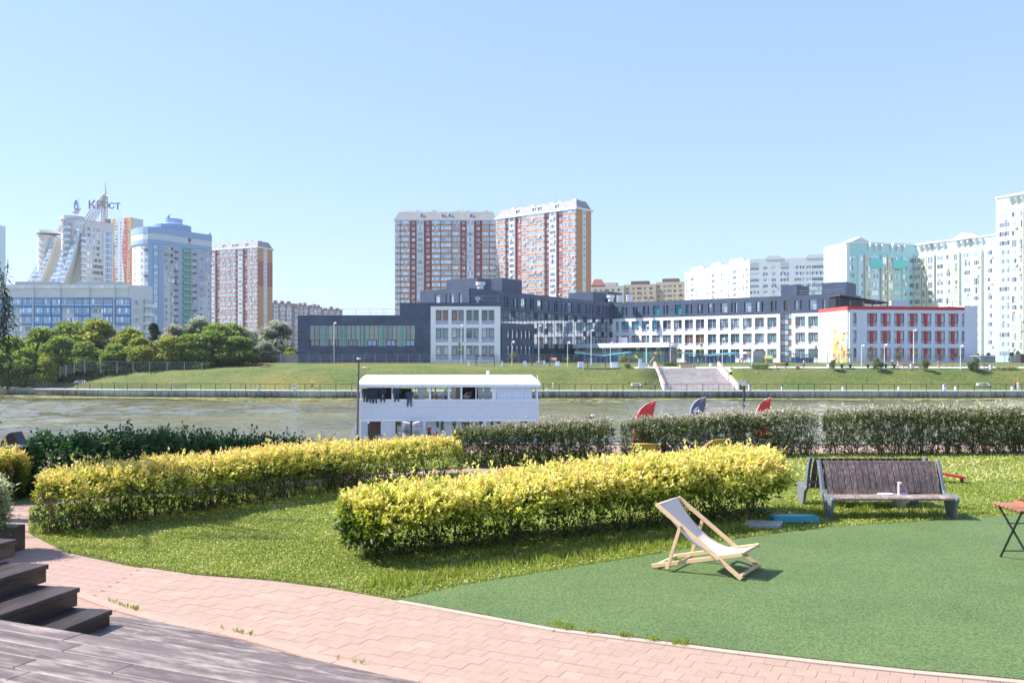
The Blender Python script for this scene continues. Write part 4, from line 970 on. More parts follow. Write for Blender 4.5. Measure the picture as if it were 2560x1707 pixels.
def panel(W, z0, z1, rects, depth, zone=None, x0=0.0, extra_x=(), extra_z=()):
    """wall skin with real openings and reveals; front at y=-depth, back at y=0"""
    xs_ = sorted({x0, W, *[min(W, max(x0, r[0])) for r in rects], *[min(W, max(x0, r[1])) for r in rects], *extra_x})
    zs_ = sorted({z0, z1, *[r[2] for r in rects], *[r[3] for r in rects], *extra_z})
    zs_ = [z for z in zs_ if z0 <= z <= z1]
    m_ = MB(); vi = {}
    def V(i, j):
        if (i, j) not in vi: vi[(i, j)] = len(m_.v); m_.v.append((xs_[i], -depth, zs_[j]))
        return vi[(i, j)]
    for j in range(len(zs_)-1):
        zc = (zs_[j]+zs_[j+1])/2; rr = [r for r in rects if r[2] < zc < r[3]]
        for i in range(len(xs_)-1):
            xc = (xs_[i]+xs_[i+1])/2
            if any(r[0] < xc < r[1] for r in rr): continue
            m_.f.append((V(i, j), V(i+1, j), V(i+1, j+1), V(i, j+1))); m_.m.append(zone(xc, zc) if zone else 0)
    for r in rects:
        a, b, c, d = r[:4]; mi = zone((a+b)/2, d+.05) if zone else 0
        m_.add([(a, -depth, c), (b, -depth, c), (b, -depth, d), (a, -depth, d), (a, 0, c), (b, 0, c), (b, 0, d), (a, 0, d)], [(0, 4, 5, 1), (1, 5, 6, 2), (2, 6, 7, 3), (3, 7, 4, 0)], mi)
    m_.add([(x0, -depth, z0), (W, -depth, z0), (W, -depth, z1), (x0, -depth, z1), (x0, 0, z0), (W, 0, z0), (W, 0, z1), (x0, 0, z1)], [(0, 4, 5, 1), (1, 5, 6, 2), (2, 6, 7, 3), (3, 7, 4, 0)], zone(W-.01, z1-.01) if zone else 0)
    return m_
WIN = {}
def win(w_, h_, nv=1, nh=0, fm=None, gm=None, fw=.07, d=.09, gms=None, hl=None):
    """window mesh, origin at bottom left; nv vertical divisions, hl horizontal bar heights (fractions)"""
    w_, h_ = round(w_, 1), round(h_, 1); fm = fm or frame_w; gm = gm or g_mid
    key = (w_, h_, nv, hl, fm.name, gm.name, tuple(g.name for g in gms) if gms else None, fw)
    if key in WIN: return WIN[key]
    m_ = MB()
    def bx(a, b, c, e): m_.add([(a, -d, c), (b, -d, c), (b, -d, e), (a, -d, e), (a, -.02, c), (b, -.02, c), (b, -.02, e), (a, -.02, e)], [(0, 1, 2, 3), (0, 4, 5, 1), (1, 5, 6, 2), (2, 6, 7, 3), (3, 7, 4, 0)], 0)
    bx(0, w_, 0, fw); bx(0, w_, h_-fw, h_); bx(0, fw, fw, h_-fw); bx(w_-fw, w_, fw, h_-fw)
    for i in range(1, nv): bx(w_*i/nv-fw*.4, w_*i/nv+fw*.4, fw, h_-fw)
    for f in (hl or ()): bx(fw, w_-fw, h_*f-fw*.4, h_*f+fw*.4)
    k = len(gms) if gms else 1
    for i in range(nv):
        a, b = w_*i/nv, w_*(i+1)/nv
        m_.add([(a, -.045, 0), (b, -.045, 0), (b, -.045, h_), (a, -.045, h_)], [(0, 1, 2, 3)], 1+(i % k))
    me = m_.mesh('window', [fm]+(list(gms) if gms else [gm])); WIN[key] = me; return me
def pick(*a): return random.choice(a)

# ---------------------------------------------------------------- the school across the river
ZG = 1.75
SB = Vector((-7, 205, ZG))
school = thing('school_building', 'long modern school with dark blue and white cladding and red striped wing across the river', 'school', SB)
def solid(poly, z0, z1, name='wall', m=dark, parent=school, mt=darkroof):
    return MB().prism([tuple(p)[:2] for p in poly], z0, z1, 0, 1).build(name, [m, mt], parent, world=True, fix=True)
# A: low hall and white classroom block, square to the river
A0, A1 = (745-CX)/F*200, (1251-CX)/F*200
fA = Fac((A0, 200), (A1, 200)); xr = fA.s_(1000); xw = fA.s_(1077)
zA = lambda y: ZC+(HY-y)/F*200
solid([fA.pt(0), fA.pt(xr), fA.pt(xr, -14), fA.pt(0, -14)], ZG-1, zA(789)); solid([fA.pt(xr+.01), fA.pt(fA.L), fA.pt(fA.L, -9), fA.pt(xr+.01, -9)], ZG-1, zA(758))
# hall front with the long window
hx0, hx1, hz0, hz1 = fA.s_(775), fA.s_(1038), zA(866), zA(813)
cl = []
rects = [(hx0, hx1, hz0, hz1)]
clad = MB()
fA.mb(panel(xw, ZG-1, zA(788), rects, .28, extra_z=()), 'cladding', dark, school)
fA.mb(panel(xw, zA(788)+.001, zA(757), [], .28, x0=xr), 'cladding', dark, school)
# joints of the cladding sheets as raised individual panels on the hall
tone = [dark, mat('dark_cladding_worn', (.078, .102, .165), .6, .2, .5), mat('dark_cladding_deep', (.050, .072, .125), .55, .2, .5)]
for k in range(150):
    i = k % 18; j = k//18
    w_ = xw/18; a = i*w_; z = ZG+.1+j*1.28
    if z+1.28 > zA(757)-.05 or (a < xr and z+1.28 > zA(788)-.05): continue
    if a+w_ > hx0-.1 and a < hx1+.1 and z+1.28 > hz0-.1 and z < hz1+.1: continue
    MBp = MB().box(.02, w_-.02, -.31, -.27, .02, 1.26); fA.mb(MBp, 'panel', pick(tone[0], tone[0], tone[1], tone[2]), school, z=z, a=a)
# hall glazing: teal posts, panes and small opening lights
nb = 11; bw = (hx1-hx0)/5.45
green_in = mat('pale_green_hall_wall', (.25, .36, .28), .7, .3, .5)
for i in range(23):
    a = hx0+(hx1-hx0)*i/23
    gm = pick(glassmat('hall_glass', (.05, .12, .10), .12), glassmat('hall_glass_b', (.09, .17, .135), .12), glassmat('hall_glass_c', (.20, .25, .18), .10))
    me = win((hx1-hx0)/23, hz1-hz0, 1, 0, frame_d, gm, .05, hl=(.30, .52)); fA.put(me, 'window', school, a, hz0)
teal_p = mat('teal_hall_column', (.16, .42, .40), .5)
for px in (809, 857, 905, 953, 1001.5):
    a = fA.s_(px); fA.mb(MB().box(0, .42, -.16, -.1, 0, hz1-hz0).box(.52, .6, -.16, -.1, 0, hz1-hz0), 'column', teal_p, school, z=hz0, a=a-.1)
for px in (776, 823.5, 871, 919, 966.5, 1014.5):
    a = fA.s_(px); bl = px > 900
    fA.put(win(2.0, 1.45, 2, 0, frame_d, mat('pale_blue_blind', (.42, .55, .75), .5) if bl else g_dark, .13, .16), 'opening_light', school, a, hz0+.05, .08)
# white classroom block
def classroom_group(f, rects, wins, a, w_, rows, blind, parent):
    pass
xW0, xW1 = fA.s_(1077), fA.L
rowsA = [(775, 800, 811), (820, 844.5, 855.5), (864, 888, 900)]
groups = [(1090, 1121), (1129.3, 1160), (1166, 1197), (1204.5, 1235.6)]
rects = []
for (t, b_, p_) in rowsA:
    for (g0, g1) in groups: rects.append((fA.s_(g0), fA.s_(g1), zA(p_), zA(t)))
fA.mb(panel(xW1, ZG-1, zA(766), rects, .42, x0=xW0), 'white_front', white, school)
fA.mb(panel(xW1, zA(766)+.001, zA(757), [], .45, x0=xW0), 'dark_parapet', dark, school)
bl0 = [g_brown, g_brown, g_brown, g_dark, g_green, g_green, g_green, g_green]
for ri, (t, b_, p_) in enumerate(rowsA):
    for gi, (g0, g1) in enumerate(groups):
        a0, a1 = fA.s_(g0), fA.s_(g1); W_ = (a1-a0)
        fA.mb(MB().box(0, W_, -.12, .0, 0, zA(t)-zA(p_)), 'infill_panel', grey_panel, school, z=zA(p_), a=a0)
        for k in range(2):
            gm = bl0[gi*2+k] if ri == 0 else pick(g_teal, g_teal, glassmat('grey_green_glass', (.10, .2, .17), .25))
            fA.put(win(1.05, zA(t)-zA(b_)-.05, 1, 0, frame_d, gm, .09, hl=(.78,)), 'window', school, a0+k*(W_-1.05), zA(b_), .13)
# B: tall dark wing with glass curtain wall running away to the right
B0 = Vector((-9.27, 203, 0)); bd = Vector((.564, .826, 0)); fB = Fac(B0, B0+bd*66.5); ZT = 18.5; ZBND = 14.15
fC = Fac(fB.p1, fB.p1+Vector((.8034, -.5954, 0)).normalized()*66); 
fE = Fac(B0+Vector((-.826, .564, 0))*14, B0)
solid([fB.pt(0), fB.pt(66.5), fB.pt(66.5, -6), fE.pt(0)+bd*40, fE.pt(0)], ZG-1, ZT-.02)
def up_wins(f, lst, z0, z1, pn, wide=2.3):
    rects = []
    for a, b in lst:
        s0, s1 = f.s_(a), f.s_(b); s1 = max(s1, s0+.35); rects.append((s0, s1, z0, z1))
    return rects
z5 = lambda v: 1200+v/4.523
z6 = lambda v: 1600+v/4.356
Blist = [(z5(a), z5(b)) for a, b in [(262, 273), (281, 306), (361, 370), (386, 414), (452, 508), (551, 571), (583, 595), (638, 690), (740, 768), (826, 835), (846, 862), (909, 917), (931, 956), (985, 1030), (1087, 1099), (1110, 1121), (1148, 1192), (1228, 1236), (1246, 1268), (1307, 1315), (1323, 1338), (1380, 1388), (1396, 1418), (1454, 1470)]]
rB = up_wins(fB, Blist, 14.85, 17.3, school)
fB.mb(panel(fB.L, ZBND, ZT, rB, .35), 'cladding', dark, school)
for k, r in enumerate(rB):
    W_ = r[1]-r[0]; nv = 2 if W_ > 1.9 else 1
    fB.put(win(W_, 2.45, nv, 0, frame_d, pick(g_sky, g_mid, g_sky) if W_ > .9 else g_dark, .07, hl=(.25,) if W_ > .9 else None), 'window', school, r[0], 14.85)
rE = up_wins(fE, [(1089, 1102), (1116, 1119.5), (1127, 1136), (1149, 1156)], 15.2, 17.4, school)
fE.mb(panel(fE.L, ZG, ZT, rE, .3), 'cladding', dark, school)
for r in rE: fE.put(win(r[1]-r[0], 2.2, 1, 0, frame_d, g_pale, .07), 'window', school, r[0], 15.2)
# joint grid panels on the dark bands
def band_panels(f, x0, x1, z0, z1, rects, n, parent, pw=3.2):
    k = 0
    a = x0
    while a < x1-.5:
        w_ = min(pw, x1-a)
        for zz, hh in ((z1-1.0, .98), (z0+.02, .66)):
            f.mb(MB().box(.02, w_-.02, -.04, 0, 0, hh-.03), 'panel', pick(tone[0], tone[0], tone[1]), parent, out=.352, z=zz, a=a); k += 1
        a += pw
band_panels(fB, 0, fB.L-.4, ZBND, ZT-.02, rB, 0, school)
# curtain wall
c0, c1 = fB.s_(1248), fB.L-.4; ncol = 34; cw = (c1-c0)/ncol; zr = [1.8, 3.9, 5.1, 6.6, 8.1, 9.6, 11.1, 12.6, 14.1]
for i in range(ncol):
    for j in range(8):
        h_ = zr[j+1]-zr[j]
        m_ = 'pane_%d' % j
        key = ('cw', round(h_, 2))
        if key not in WIN:
            q = MB(); q.box(0, cw, -.12, -.02, 0, .06, 0).box(0, .07, -.12, -.02, .06, h_, 0); q.add([(0, -.06, 0), (cw, -.06, 0), (cw, -.06, h_), (0, -.06, h_)], [(0, 1, 2, 3)], 1); WIN[key] = q.mesh('pane', [frame_d, g_curt])
        fB.put(WIN[key], 'pane', school, c0+i*cw, zr[j], 0)
for i in range(0, ncol, 3):
    for z in (5.15, 8.9, 12.65):
        if random.random() < .8: fB.put(win(1.35, 1.5, 2, 0, frame_d, g_dark, .12, .17), 'opening_light', school, c0+i*cw+.1, z, .02)
# annex in front of the glass
fX = Fac((-2.55, 202), Vector((-2.55, 202, 0))+bd*12.98)
solid([fX.pt(0), fX.pt(fX.L), fX.pt(fX.L, -7.5), fX.pt(0, -7.5)], ZG-1, 10.8)
rX = []
for a, b in [(302, 330), (352, 380), (402, 430), (452, 480), (500, 528), (543, 571)]:
    for (z0_, z1_) in ((7.3, 9.5), (3.65, 5.75)): rX.append((fX.s_(z5(a)), fX.s_(z5(b)), z0_, z1_))
fX.mb(panel(fX.L, ZG-.6, 10.8, rX, .3), 'cladding', dark, school)
for r in rX: fX.put(win(r[1]-r[0], r[3]-r[2], 1, 0, frame_d, g_sky, .08), 'window', school, r[0], r[2])
# C: long wing coming back to the right
solid([fC.pt(0), fC.pt(64), fC.pt(64, -13), fC.pt(0, -13)], ZG-1, ZT)
Clist = [(z5(a), z5(b)) for a, b in [(1548, 1573), (1610, 1643), (1660, 1675), (1738, 1763), (1778, 1792), (1850, 1885), (1905, 1922), (1967, 2038)]] + \
        [(z6(a), z6(b)) for a, b in [(265, 280), (297, 320), (390, 460), (507, 543), (563, 578), (637, 662), (680, 693), (750, 788), (808, 822), (886, 960), (1003, 1018), (1040, 1067), (1143, 1220), (1270, 1310), (1333, 1350), (1433, 1463), (1482, 1500), (1573, 1615), (1690, 1732), (1755, 1773), (1847, 1930), (1995, 2025)]]
rC = up_wins(fC, Clist, 14.85, 17.3, school)
fC.mb(panel(64, ZBND, ZT, rC, .55), 'cladding', dark, school)
for k, r in enumerate(rC):
    W_ = r[1]-r[0]; fC.put(win(W_, 2.45, 2 if W_ > 1.9 else 1, 0, frame_d, pick(g_teal2, g_teal2, g_teal) if k < 13 else pick(g_pale, g_sky, g_pale, g_brown), .07, hl=(.25,) if W_ > .9 else None), 'window', school, r[0], 14.85)
band_panels(fC, 0, 64, ZBND, ZT-.02, rC, 0, school)
pairs = [1555, 1580.7, 1605.7, 1632, 1659, 1686, 1713.6, 1741, 1771, 1801, 1828.4, 1858.7, 1888.8, 1919.8]
pw_ = 20.5/1.0
rects = []; gr = []
rowsC = [(11.15, 13.3, 10.25), (7.3, 9.35, 6.45), (3.35, 5.4, 2.5)]
def grp(a, wpx):
    return fC.s_(a), fC.s_(a+wpx)
G = [(fC.s_(1542), fC.s_(1549), 1)]+[(*grp(a, 19.0+ (a-1555)/365*4.4), 2) for a in pairs]+[(*grp(a, 25), 2) for a in (1989.6, 2022, 2055)]
for (a, b, k) in G:
    for (z0_, z1_, zp) in rowsC: rects.append((a, b, zp, z1_))
sg = (fC.s_(1951.7), fC.s_(1981), ZG, 14.1); rects.append(sg)
fC.mb(panel(64, ZG-.6, ZBND-.001, rects, .5), 'white_front', white, school)
for gi, (a, b, k) in enumerate(G):
    for ri, (z0_, z1_, zp) in enumerate(rowsC):
        fC.mb(MB().box(0, b-a, -.12, 0, 0, z1_-zp), 'infill_panel', grey_panel, school, z=zp, a=a)
        for q in range(k):
            ww = min(1.15, (b-a)*.42) if k == 2 else b-a
            gm = (pick(g_teal2, g_teal) if gi < 5 else pick(g_mid, g_pale, g_dark, g_teal)) if ri == 0 else (pick(g_mid, g_teal) if gi not in (7, 8) else g_brown) if ri == 1 else pick(g_teal, g_dark, g_mid)
            fC.put(win(ww, z1_-z0_, 1, 0, frame_d, gm, .09, hl=(.8,)), 'window', school, a+q*(b-a-ww), z0_, .13)
nst = 9
for j in range(nst):
    hh = (14.1-2.2)/nst; fC.put(win(sg[1]-sg[0], hh, 3, 0, frame_d, None, .08, gms=(g_mid, g_pale, g_brown) if j % 2 else (g_dark, g_mid, g_sky)), 'stair_glazing', school, sg[0], 2.2+j*hh)
# D: red striped wing square to the river with the mosaic gable
D0 = Vector(((2122-CX)/F*208.5, 208.5, 0)); dd = Vector((17735, 2300, 0)).normalized(); fD0 = Fac(D0, D0+dd*40); LD = fD0.s_(2408); LD2 = fD0.s_(2441)
fD = Fac(D0, D0+dd*LD); ZD1 = 14.75
gd = Vector((-dd.y, dd.x, 0)); fG = Fac(D0+gd*14, D0)
solid([fD.pt(0), fD.pt(LD), fD.pt(LD, -14), fD.pt(0, -14)], ZG-1, ZD1-.02, m=white)
zD = lambda py: ZC+(HY-py)/F*209.5
rD = []; wD = []
cols = [(263, 288, 1)]+[(363+98.3*i, 437+98.3*i, 2) for i in range(7)]+[(1048, 1070, 1)]
z7 = lambda v: 2040+v/2.904; z7y = lambda v: 460+v/2.904
rws = [(938, 1005, 1035), (1065, 1133, 1160), (1190, 1256, 1285)]
for c in cols:
    a, b = fD.s_(z7(c[0])), fD.s_(z7(c[1]))
    for t, m1, m2 in rws: rD.append((a, b, zD(z7y(m2)), zD(z7y(t)))); wD.append((a, b, zD(z7y(m2)), zD(z7y(m1)), zD(z7y(t)), c[2]))
lilac = mat('pale_lilac_cladding', (.68, .70, .80), .6, .03, .5)
fD.mb(panel(LD, ZG-.6, 14.05, rD, .4), 'lilac_front', lilac, school)
fD.mb(panel(LD, ZG-.9, ZG+.35, [], .46), 'plinth', grey_panel, school)
for a, b, zp, z0_, z1_, k in wD:
    fD.mb(MB().box(0, b-a, -.12, 0, 0, z1_-zp), 'infill_panel', grey_panel, school, z=zp, a=a)
    ww = .95 if k == 2 else b-a
    ww = (b-a)*.36 if k == 2 else b-a
    for q in range(k): fD.put(win(ww, z1_-z0_, 1, 0, frame_d, pick(g_teal, g_dark, g_dark, g_mid), .09, hl=(.82,)), 'window', school, a+q*(b-a-ww), z0_, .13)
    if k == 2: fD.mb(MB().box(0, (b-a)*.28, -.30, -.12, 0, z1_-zp), 'red_panel', red, school, z=zp, a=a+(b-a)*.36)
fD.mb(MB().box(-.5, LD, -.5, .1, 0, .72), 'red_parapet', red, school, z=14.08)
fG.mb(MB().box(0, fG.L+.42, -.42, .1, 0, .9), 'red_parapet', mat('coral_parapet', (.62, .10, .085), .5), school, z=13.9)
solid([fD0.pt(LD+.02, .45), fD0.pt(LD2, .45), fD0.pt(LD2, -14), fD0.pt(LD+.02, -14)], ZG-1, zD(763), m=lilac)
fG.mb(panel(fG.L+.0, ZG-.6, 13.9, [], .4), 'mosaic_wall', white, school)
tc = [mat('mosaic_'+n_, c, .6) for n_, c in (('olive', (.42, .40, .10)), ('sand', (.52, .42, .17)), ('red', (.58, .10, .08)), ('sky', (.38, .62, .68)), ('orange', (.60, .28, .14)))]
tme = [MB().box(.02, .94, -.445, -.41, .02, .70).mesh('tile', m) for m in tc]
x0t = fG.s_(2083)
nrow = 14
for j in range(nrow):
    z = ZG+.1+j*.72; pr = 1.0 if j < 6 else max(.05, .85-(j-6)*.14)
    i = 0
    while True:
        a = fG.L-.96*(i+1); i += 1
        if a < x0t: break
        if random.random() < pr: fG.put(random.choices(tme, (5, 3, 4 if j < 3 else 2, 2, 3 if j < 2 else .7))[0], 'tile', school, a, z)
# roof volumes
def roofbox(name, corner_px, Y, left_w, front_w, z0, z1, f=fB, m=dark):
    c = Vector(((corner_px-CX)/F*Y, Y, 0)); n_ = -f.n
    lit = Vector((-.826, .564, 0)) if f is fB else n_
    pts = [c, c+f.u*front_w, c+f.u*front_w+lit*left_w, c+lit*left_w]
    return solid(pts, z0, z1, name, m)
roofbox('roof_block', 1194, 213, 9.2, 5.5, ZT-.1, 21.6); roofbox('roof_block', 1255, 221.5, 5.2, 8.6, ZT-.1, 22.4)
roofbox('roof_block', 1483, 256, 8, 7, ZT-.1, 21.6); roofbox('roof_block', 1519, 262, 4, 9, ZT-.1, 22.2)
# blocks over wing C: lit long face and shaded end
def cbox(px0, px1, ztop, back=1.0, depth=7): 
    a, b = fC.s_(px0), fC.s_(px1); return solid([fC.pt(a, -back), fC.pt(b, -back), fC.pt(b, -back-depth), fC.pt(a, -back-depth)], ZT-.1, ztop, 'roof_block')
cbox(1948, 1988, 21.3, 1.2, 9); cbox(2046, 2108, 21.5, 2.5, 8)
# terrace roof on posts
tq = [fC.pt(63.9, -1), fC.pt(63.9, -8)]; ex = Vector((1, .12, 0))
b = MB(); pA, pB = Vector((76.5, 214.5, 17.6)), Vector((88.5, 216.5, 16.0))
b.add([pA, pB, pB+Vector((-.5, 7, 0)), pA+Vector((-.5, 7, 0)), pA+Vector((0, 0, .25)), pB+Vector((0, 0, .25)), pB+Vector((-.5, 7, .25)), pA+Vector((-.5, 7, .25))], [(3, 2, 1, 0), (4, 5, 6, 7), (0, 1, 5, 4), (1, 2, 6, 5), (2, 3, 7, 6), (3, 0, 4, 7)])
b.build('terrace_roof', mat('dark_brown_slats', (.10, .07, .07), .7), school, world=True)
for t in (0, .22, .45, .68, 1): q = pA.lerp(pB, t)+Vector((-.05, .2, 0)); MB().box(q.x-.1, q.x+.1, q.y, q.y+.2, 14.7, q.z).build('terrace_post', metal_d, school, world=True)
solid([(76.0, 216), (83, 217), (83, 222), (76, 221)], 14.7, 17.2, 'terrace_room', frame_d)
# vents and units on the roofs
vent = MB().disc((0, 0), .7, 0, 1.0, 12).disc((0, 0), 1.05, 1.0, 1.7, 12).mesh('vent', metal_w)
for px, Y, z in ((1201, 208, 18.5), (1189, 205, 14.9), (1527, 250, 18.5)): inst(vent, 'vent', school, ((px-CX)/F*Y, Y, z), world=True)
acb = MB().box(-.8, .8, -.6, .6, 0, 1.9).mesh('roof_unit', metal_w)
for px, Y, z in ((1550, 253, 18.5), (1574, 250, 18.5), (2234, 217, 14.7), (2246, 217, 14.7), (2256, 217, 14.7), (1560, 243, 6.7), (1554, 243, 6.7)): inst(acb, 'roof_unit', school, ((px-CX)/F*Y, Y, z), world=True)
# roof railings
def roof_rail(pts, h=1.0, sp=3.0):
    b = MB()
    for i in range(len(pts)-1):
        p, q = Vector(pts[i]), Vector(pts[i+1]); n = max(1, int((q-p).length/sp))
        b.bar(p+Vector((0, 0, h)), q+Vector((0, 0, h)), .06, .06); b.bar(p+Vector((0, 0, h*.5)), q+Vector((0, 0, h*.5)), .04, .04)
        for k in range(n+1): r = p.lerp(q, k/n); b.box(r.x-.035, r.x+.035, r.y-.035, r.y+.035, r.z, r.z+h)
    return tag(b.build('roof_railing', metal_g, school, world=True), kind=None)
roof_rail([(A0+3, 202, zA(789)), (A0+21.5, 202, zA(789))], 1.5); roof_rail([(-20, 201, 15), (-3, 201, 15)], 1.6)
roof_rail([(77, 209.5, 14.8), (105, 213, 14.8)], 1.2); roof_rail([fC.pt(46, -1.5)+Vector((0, 0, ZT)), fC.pt(63, -1.5)+Vector((0, 0, ZT))], 1.2)
roof_rail([fB.pt(0, -1.0)+Vector((0, 0, 21.6)), fB.pt(14, -1)+Vector((0, 0, 21.9))], 1.0, 2)
# entrance pavilion with white canopy in front of wing C
e = [Vector(((px-CX)/F*Y, Y, 0)) for px, Y in ((1432, 238), (1500, 229), (1672, 214.5), (1695, 224))]
solid(e+[Vector((33, 254, 0)), Vector((22, 246, 0))], 5.65, 6.75, 'canopy', white, mt=conc_l)
for i in range(2):
    f = Fac(e[i], e[i+1]); f = Fac(f.pt(.0, -.6), f.pt(f.L, -.6)); n = int(f.L/1.5)
    for k in range(n): f.put(win(f.L/n, 3.7, 1, 0, frame_d, pick(glassmat('green_lobby_glass', (.06, .13, .11), .3), g_teal, g_dark), .06, hl=(.75,)), 'window', school, k*f.L/n, 1.95)
solid([p-Vector((0, -1.6, 0)) for p in e]+[Vector((33, 254, 0)), Vector((22, 246, 0))], ZG-.8, 5.64, 'lobby_wall', frame_d)
roof_rail([e[0]+Vector((.5, .5, 6.75)), e[1]+Vector((0, .5, 6.75)), e[2]+Vector((0, .5, 6.75))], 1.1)
# ---------------------------------------------------------------- apartment towers behind
def bld(name, label, x, y, z=ZG, group='apartment towers behind the river bank'): return thing(name, label, 'building', (x, y, z), group)
ac_me = MB().box(-.45, .45, -.45, 0, 0, .6, 0).mesh('air_conditioner', metal_w)
ac_dk = MB().box(-.9, .9, -.6, 0, 0, .95).mesh('air_conditioner', mat('slate_unit', (.13, .15, .22), .6))
def body(root, poly, z0, z1, m, mt=darkroof, name='wall'): return MB().prism([tuple(p)[:2] for p in poly], z0, z1, 0, 1).build(name, [m, mt], root, world=True, fix=True)
cream = mat('cream_cladding', (.62, .60, .57), .7, .04, .3)
winr = [(frame_w, g_pale), (frame_w, g_mid), (frame_w, g_mid), (frame_w, g_sky), (frame_w, g_dark)]
def rw(w_, h_, nv=2, wl=winr):
    f, g = random.choice(wl); gs = [g, random.choice((g_pale, g_mid, g_sky, g_mid, g_dark))]
    if WIN.get(('n', w_, h_, nv), 0) >= 7: return random.choice([WIN[k] for k in WIN if k[:4] == (round(w_, 1), round(h_, 1), nv, None) and k[4] == f.name] or [win(w_, h_, nv, 0, f, g)])
    WIN[('n', w_, h_, nv)] = WIN.get(('n', w_, h_, nv), 0)+1
    return win(w_, h_, nv, 0, f, g, .08, gms=gs[:min(nv, 2)])
# brick slab with balconies ------------------------------------------------
def balcony_mesh(w_, h_, pm, gset):
    m_ = MB(); m_.box(0, w_, -1.0, 0, 0, .95, 1); m_.box(0, w_, -1.03, 0, -.12, .08, 0); m_.box(0, w_, -1.04, 0, .95, 1.08, 0)
    n = max(2, round(w_/1.1))
    for i in range(n):
        a, b = w_*i/n, w_*(i+1)/n
        m_.add([(a+.05, -.95, 1.08), (b-.05, -.95, 1.08), (b-.05, -.95, h_-.12), (a+.05, -.95, h_-.12)], [(0, 1, 2, 3)], 2+random.randrange(3))
        m_.box(a-.05, a+.05, -1.0, -.9, 1.08, h_-.12, 0)
    m_.box(w_-.08, w_, -1.0, 0, 1.08, h_-.12, 0); m_.box(0, .08, -1.0, 0, 1.08, h_-.12, 0); m_.box(0, w_, -1.0, 0, h_-.12, h_, 0)
    return m_.mesh('balcony', [whitep, pm, *gset])
white_b = mat('white_brick_block', (.70, .69, .71), .7, .03, .5)
mans = mat('grey_mansard', (.30, .29, .28), .8, .1, .4)
def brick_block(root, f, zt_, nfl, bays, depth, side_px=None, fh=2.9, z_low=ZG, mansard=True, orange=None):
    """bays: (x0, x1, kind): 'b' balcony, 'r' red brick with window, 'w' white bay, as fractions of the facade"""
    orange = orange or brick_o
    body(root, f.foot(depth), z_low-1, zt_, brick_r)
    tmpl = {}
    for k, (a, b, kd) in enumerate(bays):
        x0, x1 = a*f.L, b*f.L; w_ = x1-x0; wr = round(w_*2)/2
        if kd == 'w':
            q = MB().box(x0, x1, -.9, 0, z_low-1, zt_+.8); f.mb(q, 'bay', white_b, root)
        if kd == 'b':
            f.mb(MB().box(x0, x1, -.12, 0, z_low-1, zt_), 'wall_strip', white_b, root)
        for fl in range(nfl):
            z = zt_-fh*(fl+1)+.1
            if z < z_low: break
            if kd == 'b':
                key = (wr, fl % 3)
                if key not in tmpl: tmpl[key] = balcony_mesh(wr, fh-.28, orange, random.sample([g_pale, g_mid, g_sky, g_mid, g_pale], 3))
                f.put(tmpl[key], 'balcony', root, x0+.05, z, .12, (w_*.97/wr, 1, 1))
            elif kd == 'r':
                f.put(rw(1.6 if w_ > 2.6 else 1.1, 1.6, 2), 'window', root, (x0+x1)/2-(.8 if w_ > 2.6 else .55), z+.9, 0)
            else:
                f.put(rw(w_-.9, 1.6, 3), 'window', root, x0+.45, z+.9, .9)
            if random.random() < .22: f.put(ac_me, 'air_conditioner', root, x0+random.uniform(.3, .8)*w_, z+.1, {'b': 1.15, 'r': .02, 'w': .92}[kd])
    f.mb(MB().box(-.6, f.L+.6, -1.3, .2, 0, .9), 'cornice', whitep, root, z=zt_)
    if mansard:
        p = [f.pt(-.3, .6), f.pt(f.L+.3, .6), f.pt(f.L+.3, -depth), f.pt(-.3, -depth)]; q = [f.pt(1.6, -1.8), f.pt(f.L-1.6, -1.8), f.pt(f.L-1.6, -depth+2), f.pt(1.6, -depth+2)]
        v_ = [Vector((a.x, a.y, zt_+.9)) for a in p]+[Vector((a.x, a.y, zt_+4.9)) for a in q]
        MB().add(v_, [(0, 1, 5, 4), (1, 2, 6, 5), (2, 3, 7, 6), (3, 0, 4, 7), (4, 5, 6, 7)]).build('roof', mans, root, world=True)
        dm = MB().box(-.9, .9, -.6, 1.6, 0, 1.7, 0).tube((0, -.6, 1.7), (0, 1.6, 1.7), .9, n=10, m=0).box(-.55, .55, -.66, -.6, .2, 1.8, 1).mesh('dormer', [whitep, g_dark])
        for t in (.26, .47, .54, .75): f.put(dm, 'dormer', root, t*f.L, zt_+1.6, -.6)
        for t in (.12, .22, .38, .62, .72, .9): f.put(MB().box(-1, 1, -1, 1, 0, random.uniform(.6, 1.4)).mesh('roof_unit', metal_w), 'roof_unit', root, t*f.L, zt_+4.9, -6)
        b = MB()
        for t in (.2, .66): b.tube((t*f.L, 6, 0), (t*f.L, 6, 4.5), .07, n=4)
        for t in (0, 1): b.bar((2 if t == 0 else f.L*.55, 3, 1.0), (f.L*.45 if t == 0 else f.L-2, 3, 1.0), .06, .06)
        tag(f.mb(b, 'antenna', metal_g, root, z=zt_+4.9), kind='stuff')
f1 = Yfac(988, 472, 1240, 472); r1 = bld('brick_tower', 'left of the two joined red and white brick towers behind the school', 0, 472)
bl1 = [(.0, .055, 'b'), (.06, .145, 'b'), (.148, .213, 'r'), (.215, .285, 'w'), (.288, .362, 'r'), (.365, .45, 'b'), (.455, .56, 'b'), (.565, .645, 'b'), (.65, .708, 'r'), (.71, .782, 'w'), (.785, .86, 'r'), (.862, .935, 'b'), (.94, .998, 'b')]
brick_block(r1, f1, 74, 24, bl1, 15)
f2 = Yfac(1243, 470, 1442, 437); r2 = bld('brick_tower', 'right of the two joined red and white brick towers, with an orange end wall', 12, 452)
